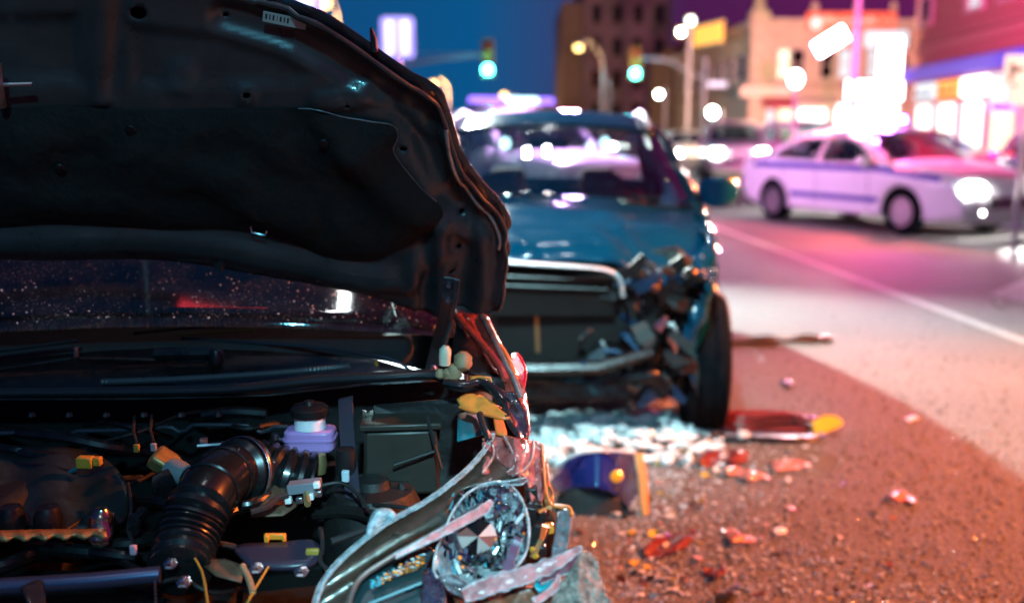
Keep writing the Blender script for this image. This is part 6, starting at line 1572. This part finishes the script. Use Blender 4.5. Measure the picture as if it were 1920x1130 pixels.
# silver ribbed part below
rb_ = sheet('ribbed_reflector', smooth_line([(792, 1070), (812, 1062), (826, 1085), (838, 1140), (788, 1140)], 2), lambda x, y: Fp(x, y, 0.0 + 0.006 * sin(y * 0.6) * sin(x * 0.35)), 3.5, CHROME, wreck, 0.002, angle=20)
sheet('teal_lens', smooth_line([(1002, 1095), (1015, 1074), (1040, 1070), (1036, 1090), (1012, 1108)], 2), lambda x, y: Fp(x, y, -0.02 + 0.004 * sin(x * 0.5) * sin(y * 0.5)), 4, mat('teal_lens_mat', (0.02, 0.36, 0.42), 0.15, coat=0.8, bump=0.5, bscale=200), wreck, 0.004, angle=30)
sheet('lamp_back', smooth_line([(940, 900), (1000, 905), (1040, 960), (1045, 1030), (1000, 1080), (940, 1140), (880, 1140), (820, 1110)], 2), lambda x, y: Fp(x, y, 0.09), 16, SOOT, wreck, 0.004)
sheet('lower_valance', smooth_line([(850, 1118), (930, 1104), (1010, 1100), (1040, 1120), (1040, 1150), (860, 1150)], 2), lambda x, y: Fp(x, y, 0.0 + crum(x, y, 0.01)), 10, mat('rust_valance', (0.16, 0.05, 0.02), 0.45, coat=0.3, var=0.4, vscale=30), wreck, 0.004)
# connectors and brackets right of the lamp
for px, py, sx, sz, mt in ((996, 925, 0.020, 0.022, BLACK), (1004, 950, 0.015, 0.02, BLACK), (1000, 948, 0.010, 0.012, WHITEPL), (1016, 972, 0.012, 0.03, BLACK), (1026, 990, 0.02, 0.012, mat('orange_plastic', (0.75, 0.24, 0.02), 0.4)), (1012, 1030, 0.018, 0.018, BLACK), (995, 965, 0.02, 0.03, BLACK), (1010, 1005, 0.024, 0.04, SOOT)):
    m = MB(); m.box(Fp(px, py, 0.02), (sx, 0.02, sz), Matrix.Rotation(rnd.uniform(-0.5, 0.5), 3, 'Y')); m.build('lamp_connector', mt, wreck, bevel=0.002)
flatbar([Fp(1022, 985, 0.0), Fp(1015, 1010, -0.005), Fp(1002, 1036, 0.0), Fp(1000, 1046, 0.0)], [0.012, 0.008, 0.010, 0.012], 0.004, 'gold_bracket', mat('gold_bracket', (0.22, 0.13, 0.05), 0.3, metal=0.6), wreck)
for x, y in ((998, 1030), (1004, 1042)):
    m = MB(); m.chunk(Fp(x, y, -0.01), 0.005, x); m.build('yellow_clip', mat('yellow_connector', (0.5, 0.28, 0.03), 0.45), wreck)
pst = sheet('side_post', smooth_line([(1048, 958), (1066, 950), (1072, 962), (1068, 1000), (1062, 1040), (1034, 1046), (1042, 1000)], 2), lambda x, y: Fp(x, y, 0.0 + crum(x, y, 0.008)), 6, mat('scuffed_grey', (0.12, 0.12, 0.13), 0.5, var=0.7, vscale=40), wreck, 0.008)
m = MB(); m.tube(smooth_line([tuple(Fp(x, y, -0.008)) for x, y in ((1010, 960), (1030, 950), (1050, 948), (1068, 952), (1072, 966))], 5), 0.003, 6); m.build('curled_lip', mat('orange_primer', (0.6, 0.16, 0.03), 0.4), pst)
# grey broken foam block of the bumper at the bottom
FOAM = mat('grey_bumper_foam', (0.24, 0.19, 0.16), 0.9, var=0.85, vscale=70, bump=1.0, bscale=90)
sheet('bumper_foam', smooth_line([(1030, 1140), (1040, 1110), (1062, 1078), (1080, 1050), (1098, 1034), (1110, 1036), (1122, 1052), (1124, 1075), (1134, 1100), (1138, 1150), (1060, 1152)], 2), lambda x, y: Fp(x, y, -0.045 + 0.008 * noise.noise(Vector((x * .03, y * .03, 1))) + 0.003 * noise.noise(Vector((x * .15, y * .15, 1))) + 0.0000035 * 1000 * 0 + 0.00035 * abs(x - 1085)), 4, FOAM, wreck, 0.03, angle=60)
# ------------------------------------------------------------------ wreckage on the road
CRUSH = mat('crushed_glass', (0.78, 0.84, 0.84), 0.05, trans=0.25, coat=1.0, var=0.2, vscale=60)
FOAMW = mat('white_foam_bits', (0.82, 0.84, 0.82), 0.35, var=0.35, vscale=30, bump=0.5, bscale=60)
REDPL = mat('red_plastic', (0.14, 0.022, 0.02), 0.3, coat=0.5, var=0.25, vscale=12)
PINKPL = mat('pale_red_plastic', (0.4, 0.17, 0.14), 0.35, coat=0.4, var=0.3, vscale=20)
YELPL = mat('yellow_plastic', (0.6, 0.42, 0.03), 0.4, var=0.2)

def gpoly(rnd, r, n=6):
    return [(r * rnd.uniform(0.55, 1.15) * cos(2 * pi * (k + rnd.uniform(-.2, .2)) / n), r * rnd.uniform(0.4, 0.8) * sin(2 * pi * (k + rnd.uniform(-.2, .2)) / n)) for k in range(n)]

# white heap of crushed foam and glass under the blue nose
rnd = random.Random(77)
m = MB()
def heap_z(x, y): return 0.085 * exp(-(((x - 0.42) / 0.42) ** 2) ** 2 - (((y - 4.62) / 0.33) ** 2) ** 2)
for k in range(1500):
    x = rnd.gauss(0.42, 0.26); y = rnd.gauss(4.60, 0.2)
    if not (-0.15 < x < 1.0 and 4.1 < y < 5.1): continue
    r_ = rnd.choice((0.010, 0.014, 0.02, 0.03))
    m.chunk((x, y, heap_z(x, y) * rnd.uniform(0.3, 1.0) + r_ * 0.6), r_, k, (rnd.uniform(0.4, 1.7), rnd.uniform(0.4, 1.5), rnd.uniform(0.3, 1.0)))
tag(m.build('crushed_foam_heap', FOAMW, smooth=False), 'white heap of crushed foam crumbs under the blue car nose', 'debris', kind='stuff')
m = MB()
for k in range(3600):
    if k < 1300:
        t_ = rnd.random(); c = PZ(lerp(1250, 1185, t_) + rnd.gauss(0, 34), lerp(815, 1140, t_ ** 1.4) + rnd.gauss(0, 10))
    else:
        c = PZ(rnd.uniform(1000, 1900), rnd.uniform(800, 1150))
    r_ = rnd.choice((0.003, 0.004, 0.006, 0.009)) * (0.6 if k < 1300 else 0.9)
    m.chunk((c.x, c.y, r_ * 0.6), r_, k, (1, 1, 0.8))
tag(m.build('glass_crumbs', CRUSH, smooth=False), 'sparkling glass crumbs strewn over the road beside the wrecks', 'glass', kind='stuff')
m = MB()
for k in range(3000):
    c = PZ(rnd.uniform(1180, 2000), rnd.uniform(560, 1150)); r_ = rnd.choice((0.002, 0.003, 0.004, 0.006))
    m.chunk((c.x, c.y, r_ * 0.4), r_, k)
tag(m.build('road_grit', mat('grit_stone', (0.13, 0.11, 0.10), 0.8, var=0.5, vscale=40), smooth=False), 'loose dark grit scattered over the asphalt', 'gravel', kind='stuff')

# larger foam and glass lumps, each its own thing
for k in range(44):
    x = rnd.gauss(0.45, 0.30); y = rnd.uniform(4.15, 4.6)
    r_ = rnd.uniform(0.022, 0.045)
    m = MB(); m.chunk((0, 0, 0), r_ * 1.25, 300 + k, (rnd.uniform(0.5, 1.7), rnd.uniform(0.5, 1.4), rnd.uniform(0.4, 0.9)))
    o = m.build('foam_lump', FOAMW if k % 3 else CRUSH, None, smooth=False, bevel=0.003); o.location = (x, y, heap_z(x, y) + r_ * 0.45)
    tag(o, 'white crushed lump lying on the pale heap under the blue car', 'debris', 'white lumps on the heap')
for k in range(290):
    if k < 190:
        t_ = rnd.random(); c = PZ(lerp(1275, 1215, t_) + rnd.gauss(0, 52), lerp(825, 1125, t_)); r_ = rnd.choice((0.006, 0.009, 0.013, 0.018, 0.026))
    else:
        c = PZ(rnd.uniform(1250, 1560) + rnd.random() ** 2 * 300, rnd.uniform(815, 1125)); r_ = rnd.choice((0.005, 0.007, 0.010, 0.014, 0.02))
    m = MB(Matrix.Rotation(rnd.uniform(0, 6), 4, 'Z') @ Matrix.Rotation(rnd.uniform(-0.9, 0.9), 4, 'X')); m.prism(gpoly(rnd, r_, 5), -0.0012, 0.0012)
    o = m.build('glass_fragment', (CRUSH, REDPL, PINKPL, CRUSH, YELPL, CRUSH, BLACK)[k % 7], None, smooth=False); o.location = (c.x, c.y, r_ * 0.45)
    tag(o, ('small clear', 'small red', 'small pale red', 'small clear', 'small yellow', 'small clear', 'small black')[k % 7] + ' fragment strewn on the orange lit road', 'fragment', ('clear', 'red', 'pale red', 'clear', 'yellow', 'clear', 'black')[k % 7] + ' fragments strewn on the road')

def ground_sheet(name, label, cat, outline, zf, step, mt, thick=0.006):
    cs = [PZ(x, y) for x, y in outline]
    cx_, cy_ = sum(c.x for c in cs) / len(cs), sum(c.y for c in cs) / len(cs)
    t = thing(name, label, cat, (cx_, cy_, 0))
    def place(x, y):
        z = zf(x, y); return PZ(x, y, z)
    o = sheet(name + '_panel', outline, place, step, mt, t, thick, angle=55)
    return t, o
# long black trim strip
a, b = PZ(1330, 640, 0.02), PZ(1558, 634, 0.02)
t = thing('black_trim_strip', 'long dark trim strip lying on the pale road right of the tyre', 'debris', ((a + b) / 2).xy.to_3d())
n = 22; vs = []
for i in range(n + 1):
    p = a.lerp(b, i / n); bow = 0.025 * sin(pi * i / n)
    for dy, dz in ((-0.04, 0.0), (-0.04, 0.012), (0.0, 0.035), (0.045, 0.02), (0.045, 0.0)): vs.append((p.x, p.y + dy + bow, max(0.003, dz + 0.012 * sin(i * 0.8) * (dz > 0) + 0.004)))
m = MB(); m.add(vs, [(i * 5 + k, i * 5 + (k + 1) % 5, i * 5 + 5 + (k + 1) % 5, i * 5 + 5 + k) for i in range(n) for k in range(5)] + [(0, 1, 2, 3, 4), tuple(n * 5 + 4 - k for k in range(5))]); st_ = m.build('strip', BLACK, t, angle=40)
m = MB(); m.tube([a.lerp(b, k / 8) + Vector((0, -0.03, 0.012)) for k in range(9)], 0.005, 6); m.build('grey_bead', GREYMETAL, st_)
for f_ in (0.42, 0.95):
    m = MB(); m.box(a.lerp(b, f_) + Vector((0, 0.0, 0.012)), (0.05, 0.05, 0.02)); m.build('clip', BLACK, st_, bevel=0.004)

# red bumper piece with yellow end
def rz(x, y): return 0.008 + max(0.0, (822 - y)) / 55 * 0.10 * (1 if x < 1520 else max(0.0, (1590 - x) / 70))
t, o = ground_sheet('red_bumper_piece', 'red bumper piece with yellow end lying behind the tyre', 'car part', smooth_line([(1338, 772), (1400, 767), (1470, 770), (1530, 780), (1562, 790), (1540, 812), (1470, 808), (1400, 806), (1345, 806)], 2), rz, 9, REDPL)
sheet('yellow_end', smooth_line([(1520, 792), (1545, 778), (1572, 782), (1580, 795), (1560, 806), (1530, 816)], 2), lambda x, y: PZ(x, y, rz(1500, y) + 0.006), 6, YELPL, t, 0.005)
m = MB(); m.tube(smooth_line([tuple(PZ(x, y, 0.03)) for x, y in ((1345, 806), (1400, 806), (1450, 806), (1475, 808))], 5), 0.010, 7); m.build('red_lip', PINKPL, o)
m = MB(); m.tube(smooth_line([tuple(PZ(x, y, 0.03)) for x, y in ((1498, 803), (1520, 808), (1540, 813))], 5), 0.009, 7); m.build('red_lip', PINKPL, o)
for yy_ in (782, 794):
    m = MB(); m.tube(smooth_line([tuple(PZ(x, yy_ + 3 * sin(x * 0.05), rz(x, yy_) + 0.006)) for x in (1350, 1400, 1450, 1500, 1525)], 4), 0.006, 6); m.build('dark_groove', BLACK, o)
m = MB(); m.chunk(PZ(1488, 794, 0.05), 0.05, 6, (1.0, 0.6, 0.5)); m.build('mounting_boss', BLACK, o)
m = MB(); m.chunk(PZ(1563, 794, 0.06), 0.022, 7, (1.1, 0.6, 0.5)); m.build('socket_hole', SOOT, o)
sheet('lower_liner', smooth_line([(1345, 812), (1420, 812), (1500, 815), (1545, 812), (1530, 824), (1440, 828), (1345, 826)], 2), lambda x, y: PZ(x, y, 0.012), 10, BLACK, t, 0.006)

# blue bumper corner with orange reflector, standing upright
def by(x, y): return 3.62 + 0.00035 * (x - 1120) ** 2 * 0.02 - 0.0009 * (y - 845)
bpnl = thing('blue_bumper_corner', 'dark blue curved bumper corner with round orange reflector standing before the white heap', 'car part', (PZ(1115, 965).x, 3.55, 0))
b_o = sheet('panel', smooth_line([(1030, 905), (1050, 872), (1075, 852), (1110, 846), (1160, 846), (1186, 848), (1196, 860), (1202, 900), (1206, 960), (1180, 962), (1160, 930), (1120, 915), (1080, 915), (1045, 925)], 2), lambda x, y: P(x, y, by(x, y) + 0.00003 * (x - 1120) ** 2), 7, mat('blue_bumper_paint', (0.012, 0.025, 0.16), 0.2, coat=1.0, var=0.2, vscale=10), bpnl, 0.006, angle=60)
m = MB(); q = smooth_line([tuple(P(x, y, by(x, y) - 0.005)) for x, y in ((1040, 876), (1062, 860), (1085, 850), (1120, 845), (1160, 845), (1188, 848))], 5); m.tube(q, [0.006] * len(q), 7); m.build('lit_lip', WHITEPL, b_o)  # white light on the top edge, drawn as a pale bead
m = MB(Matrix.Translation(P(1156, 893, by(1156, 893) - 0.012)) @ UPR); m.lathe([(0, 0.014), (0.016, 0.011), (0.024, 0.0)], 16); m.build('orange_reflector', AMBER, b_o)
sheet('yellow_edge', smooth_line([(1190, 852), (1204, 850), (1214, 900), (1216, 965), (1204, 968), (1198, 900)], 2), lambda x, y: P(x, y, by(x, y) + 0.004), 7, mat('tan_edge', (0.42, 0.3, 0.12), 0.4), b_o, 0.006)
sheet('shadow_lining', smooth_line([(1046, 926), (1080, 914), (1120, 914), (1162, 932), (1186, 965), (1180, 1000), (1060, 1005), (1040, 960)], 2), lambda x, y: P(x, y, by(x, y) + 0.05), 10, SOOT, bpnl, 0.006)  # black shadow and hole below the panel, drawn as a dark lining

# single shards
def jag(ol, sd):
    rn = random.Random(sd * 7 + 1); out = []
    for (x0, y0), (x1, y1) in zip(ol, ol[1:] + ol[:1]):
        out.append((x0, y0))
        for f_ in (0.35, 0.7): out.append((lerp(x0, x1, f_) + rn.uniform(-4, 4), lerp(y0, y1, f_) + rn.uniform(-2.5, 2.5)))
    return out
SP = [
 ('red_shard', 'long pale red shard with dark underside right of the glass trail', [(1352, 872), (1390, 876), (1430, 886), (1446, 900), (1400, 898), (1370, 890)], PINKPL, 0.03),
 ('red_shard', 'broad crumpled red plastic piece left of the long shard', [(1312, 846), (1360, 842), (1405, 846), (1400, 866), (1350, 868), (1322, 874), (1308, 862)], REDPL, 0.04),
 ('red_shard', 'wide flat pink plastic sliver beside the crumpled red piece', [(1440, 866), (1490, 862), (1520, 868), (1500, 880), (1450, 884)], PINKPL, 0.015),
 ('pink_shard', 'curved pink shard curled up in the middle of the orange road', [(1354, 996), (1372, 988), (1390, 1002), (1418, 1010), (1400, 1018), (1370, 1016)], PINKPL, 0.03),
 ('pink_shard', 'pink torn fragment near the shadow edge on the right', [(1658, 930), (1680, 922), (1694, 916), (1712, 932), (1716, 944), (1690, 940)], PINKPL, 0.02),
 ('red_shard', 'dark red curled shard low in front of the pale trail', [(1318, 1058), (1340, 1066), (1360, 1052), (1362, 1072), (1335, 1082), (1322, 1076)], REDPL, 0.03),
 ('black_shard', 'black block shaped shard with pink top at the bottom edge', [(1342, 1110), (1372, 1106), (1382, 1120), (1370, 1142), (1345, 1140)], BLACK, 0.04),
 ('red_shard', 'crushed red fragments beside the white glass trail', [(1204, 1030), (1230, 1005), (1262, 1000), (1300, 1004), (1290, 1024), (1250, 1036), (1215, 1050)], REDPL, 0.03),
 ('pale_shard', 'pale oval chip on the road right of the curled pink shard', [(1448, 992), (1462, 988), (1476, 994), (1468, 1000), (1452, 1000)], FOAMW, 0.01),
 ('pale_shard', 'pale flake upper right of the curled pink shard', [(1472, 946), (1490, 948), (1496, 958), (1478, 958)], PINKPL, 0.012),
 ('pale_shard', 'thin bright flake on the pale road above the shadow edge', [(1696, 784), (1716, 778), (1724, 784), (1706, 790)], FOAMW, 0.008),
 ('dark_shard', 'small dark lump on the shadow edge behind the red bumper piece', [(1462, 714), (1476, 708), (1492, 722), (1478, 724)], BLACK, 0.02),
 ('dark_shard', 'dark lump lying on the road near the right edge crossing paint', [(1862, 566), (1872, 558), (1884, 570), (1876, 576)], BLACK, 0.04),
 ('pale_shard', 'white twisted rod leaning against the rear of the tyre', [(1328, 800), (1346, 770), (1358, 754), (1366, 760), (1348, 790), (1336, 812)], WHITEPL, 0.02),
]
for i, (nm, lab, ol, mt, hz) in enumerate(SP):
    cs = [PZ(x, y) for x, y in ol]; cx_, cy_ = sum(c.x for c in cs) / len(cs), sum(c.y for c in cs) / len(cs)
    ymin, ymax = min(p[1] for p in ol), max(p[1] for p in ol)
    o = sheet(nm, jag(ol, i), lambda x, y: PZ(x, y, 0.006 + hz * (0.5 + 0.5 * sin((x + y) * 0.11 + i)) * (0.4 + 0.6 * (ymax - y) / (ymax - ymin))) - Vector((cx_, cy_, 0)), 5, mt, None, 0.003, angle=25, face=EYE - Vector((cx_, cy_, 0)))
    o.location = (cx_, cy_, 0); tag(o, lab, 'car part')
# ------------------------------------------------------------------ lamps beside, over and behind the viewer, some added for their light
t = thing('street_lamp', 'sodium street lamp on the right kerb just outside the view', 'street lamp', (9.9, 4.5, 0), group='street lamps along the street')
m = MB(); m.tube([(9.9, 4.5, 0), (9.9, 4.5, 5.2), (9.7, 4.5, 6.0), (9.1, 4.5, 6.4)], [0.1, 0.08, 0.06, 0.05], 10); m.build('pole', POLE, t)
m = MB(Matrix.Translation((9.0, 4.5, 6.3))); m.lathe([(0, 0.14), (0.2, 0.1), (0.26, 0.0)], 14); h = m.build('lamp_head', GREYMETAL, t)
m = MB(Matrix.Translation((9.0, 4.5, 6.26))); m.lathe([(0, 0.03), (0.16, 0.02), (0.12, -0.08), (0, -0.12)], 12); m.build('bulb', SODIUM, h)
light('lamp_light', 'SPOT', (9.0, 4.5, 6.0), (1.0, 0.2, 0.03), 20000, 0.15, t, spot=49, aim=(3.0, 3.9, 0.0)).data.spot_blend = 0.8
m = MB(Matrix.Translation((9.4, 4.6, 6.35)) @ Matrix.Rotation(-1.1, 4, 'X')); m.lathe([(0, 0.12), (0.14, 0.1), (0.18, 0.0)], 14); h = m.build('lamp_head', GREYMETAL, t)  # second head, added to brighten the arrow sign
m = MB(Matrix.Translation((9.4, 4.62, 6.33))); m.lathe([(0, 0.05), (0.09, 0.02), (0.07, -0.04), (0, -0.06)], 12); m.build('bulb', SODIUM, h)  # bulb of the added second head
light('lamp_light', 'SPOT', (9.4, 4.75, 6.2), (1.0, 0.66, 0.56), 9000, 0.1, t, spot=16, aim=(5.6, 11.0, 2.1))  # spot of the added second head, aimed at the arrow sign
t = thing('traffic_signal', 'added traffic signal showing green behind the viewer, lighting the near wreck', 'traffic light', (0.7, -3.8, 0), group='mast arm traffic signals')  # unseen signal, put in so its spots light the wreck's front
m = MB(); m.tube([(0.7, -3.8, 0), (0.7, -3.8, 5.0)], 0.08, 10); m.build('pole', POLE, t)  # pole of the added signal
m = MB(); m.box((0.7, -3.6, 4.6), (0.3, 0.22, 0.95)); h = m.build('signal_head', SIGBOX, t, bevel=0.03)
for k, mt in enumerate((REDDARK, AMBDARK, GREENLENS)):
    m = MB(Matrix.Translation((0.7, -3.48, 4.9 - 0.3 * k)) @ Matrix.Rotation(-pi / 2, 4, 'X')); m.lathe([(0, 0.05), (0.08, 0.04), (0.12, 0)], 14); m.build(('red_lens', 'amber_lens', 'green_lens')[k], mt, h)
light('lamp_light', 'SPOT', (0.7, -3.35, 4.3), (0.40, 0.86, 1.0), 2100, 0.12, t, spot=9.5, aim=(-0.07, 1.45, 0.84)).data.spot_blend = 0.8  # added signal's narrow spot on the wreck's front
light('lamp_light', 'SPOT', (0.6, -3.35, 4.3), (0.16, 0.72, 1.0), 520, 0.12, t, spot=40, aim=(-0.6, 1.9, 1.1)).data.spot_blend = 0.8  # added signal's wide spot on the wreck's front
def arm_lamp(label, pole, head, col, power, spot, aim, bulb):
    t = thing('street_lamp', label, 'street lamp', pole, group='street lamps along the street')
    px_, py_ = pole[0], pole[1]; hx, hy, hz = head
    m = MB(); m.tube(smooth_line([(px_, py_, 0), (px_, py_, hz * 0.5), (px_, py_, hz - 0.4), (lerp(px_, hx, 0.12), lerp(py_, hy, 0.12), hz + 0.15), (lerp(px_, hx, 0.5), lerp(py_, hy, 0.5), hz + 0.3), (hx, hy, hz + 0.2)], 4), [0.1, 0.09, 0.08, 0.06, 0.05, 0.04], 10); m.build('pole', POLE, t)
    m = MB(Matrix.Translation((hx, hy, hz + 0.08))); m.lathe([(0, 0.14), (0.2, 0.1), (0.26, 0.0)], 14); h = m.build('lamp_head', GREYMETAL, t)
    m = MB(Matrix.Translation((hx, hy, hz + 0.05))); m.lathe([(0, 0.03), (0.16, 0.02), (0.12, -0.08), (0, -0.12)], 12); m.build('bulb', bulb, h)
    l = light('lamp_light', 'SPOT', (hx, hy, hz - 0.15), col, power, 0.05, t, spot=spot, aim=aim); l.data.spot_blend = 0.7
    return t
WHITEBULB = glow('white_bulb', (0.9, 0.97, 1.0), 120.0)
arm_lamp('cool white street lamp on a long arm above the top edge behind the bonnet', (-3.3, 12.3, 0), (-0.8, 12.0, 3.9), (0.86, 1.0, 0.95), 12500, 70, (2.4, 3.2, 0.0), WHITEBULB)
t = thing('added_spotlight', 'added spotlight on a tall mast behind the viewer aimed at the blue car', 'lamp', (-1.5, -1.3, 0))  # made-up spotlight, put in to light the heap and blue car
m = MB(); m.tube([(-1.5, -1.3, 0), (-1.5, -1.3, 4.0), (-1.5, -1.3, 7.8)], [0.06, 0.05, 0.035], 10); m.build('added_mast', POLE, t)
for k in range(3):
    a_ = 2 * pi * k / 3
    m = MB(); m.tube([(-1.5, -1.3, 0.9), (-1.5 + 0.7 * cos(a_), -1.3 + 0.7 * sin(a_), 0.02)], 0.02, 8); m.build('leg', POLE, t)
wl_d = (Vector((0.25, 4.7, 0.4)) - Vector((-1.5, -1.3, 8.0))).normalized()
Mw = Matrix.Translation((-1.5, -1.3, 8.0)) @ wl_d.to_track_quat('Z', 'Y').to_matrix().to_4x4()
m = MB(Mw); m.lathe([(0, -0.14), (0.1, -0.12), (0.18, 0.0), (0.2, 0.1), (0.19, 0.1), (0.16, 0.0), (0, -0.02)], 18); h = m.build('lamp_housing', GREYMETAL, t)
m = MB(Mw); m.lathe([(0, 0.02), (0.1, 0.015), (0.14, 0.0)], 16); m.build('bulb', WHITEBULB, h)
light('lamp_light', 'SPOT', Vector((-1.5, -1.3, 8.0)) + wl_d * 0.15, (0.5, 0.92, 1.0), 6500, 0.1, t, spot=17, aim=(0.28, 4.65, 0.35)).data.spot_blend = 0.9

def tube_lamp(label, pole, heads, h, ln):
    t = thing('street_lamp', label, 'street lamp', pole, group='street lamps along the street')
    m = MB(); m.tube(smooth_line([(pole[0], pole[1], 0), (pole[0], pole[1], h * 0.6), (pole[0], pole[1], h - 0.3), (lerp(pole[0], heads[0][0], 0.15), pole[1], h + 0.2), (heads[0][0] - 0.2, heads[0][1], h + 0.22), (heads[-1][0], heads[-1][1], h + 0.2)], 4), [0.1, 0.08, 0.06, 0.05, 0.04, 0.04], 10); m.build('pole', POLE, t)
    for hx, hy in heads:
        m = MB(); m.box((hx, hy, h + 0.1), (0.2, ln + 0.1, 0.1)); hd = m.build('lamp_head', GREYMETAL, t, bevel=0.03)
        m = MB(); m.tube([(hx, hy - ln / 2, h + 0.02), (hx, hy + ln / 2, h + 0.02)], 0.05, 10); m.build('bulb', WHITEBULB, hd)
    return t
tube_lamp('tube street lamp arching over the wrecks from the left above the view', (-5.2, 4.0, 0), [(0.0, 3.95)], 7.0, 1.3)
tube_lamp('twin tube street lamp arching over the blue car from the left above the view', (-5.4, 9.4, 0), [(-0.15, 9.45), (0.25, 9.45)], 7.0, 0.4)

t = thing('red_glow_box', 'red lit sign box hung under the lamp arm above the near wreck', 'sign', (-1.35, 3.72, 6.6))  # made-up red box, put in for the windscreen's red reflection
m = MB(); m.box((-1.35, 3.72, 6.82), (1.1, 0.24, 0.2)); o = m.build('sign_box', mat('sign_red', (0.6, 0.06, 0.04), 0.5), t, bevel=0.03)  # body of the made-up red box
m = MB(); m.box((-1.35, 3.72, 6.70), (1.0, 0.18, 0.02)); m.build('lit_face', glow('red_box_glow', (1.0, 0.06, 0.10), 7.0), o)
for s in (-0.5, 0.5):
    m = MB(); m.tube([(-1.35 + s * 0.8, 3.72, 6.9), (-1.35 + s * 0.8, 3.98, 7.24)], 0.012, 6); m.build('hanger', DARKSTEEL, o)
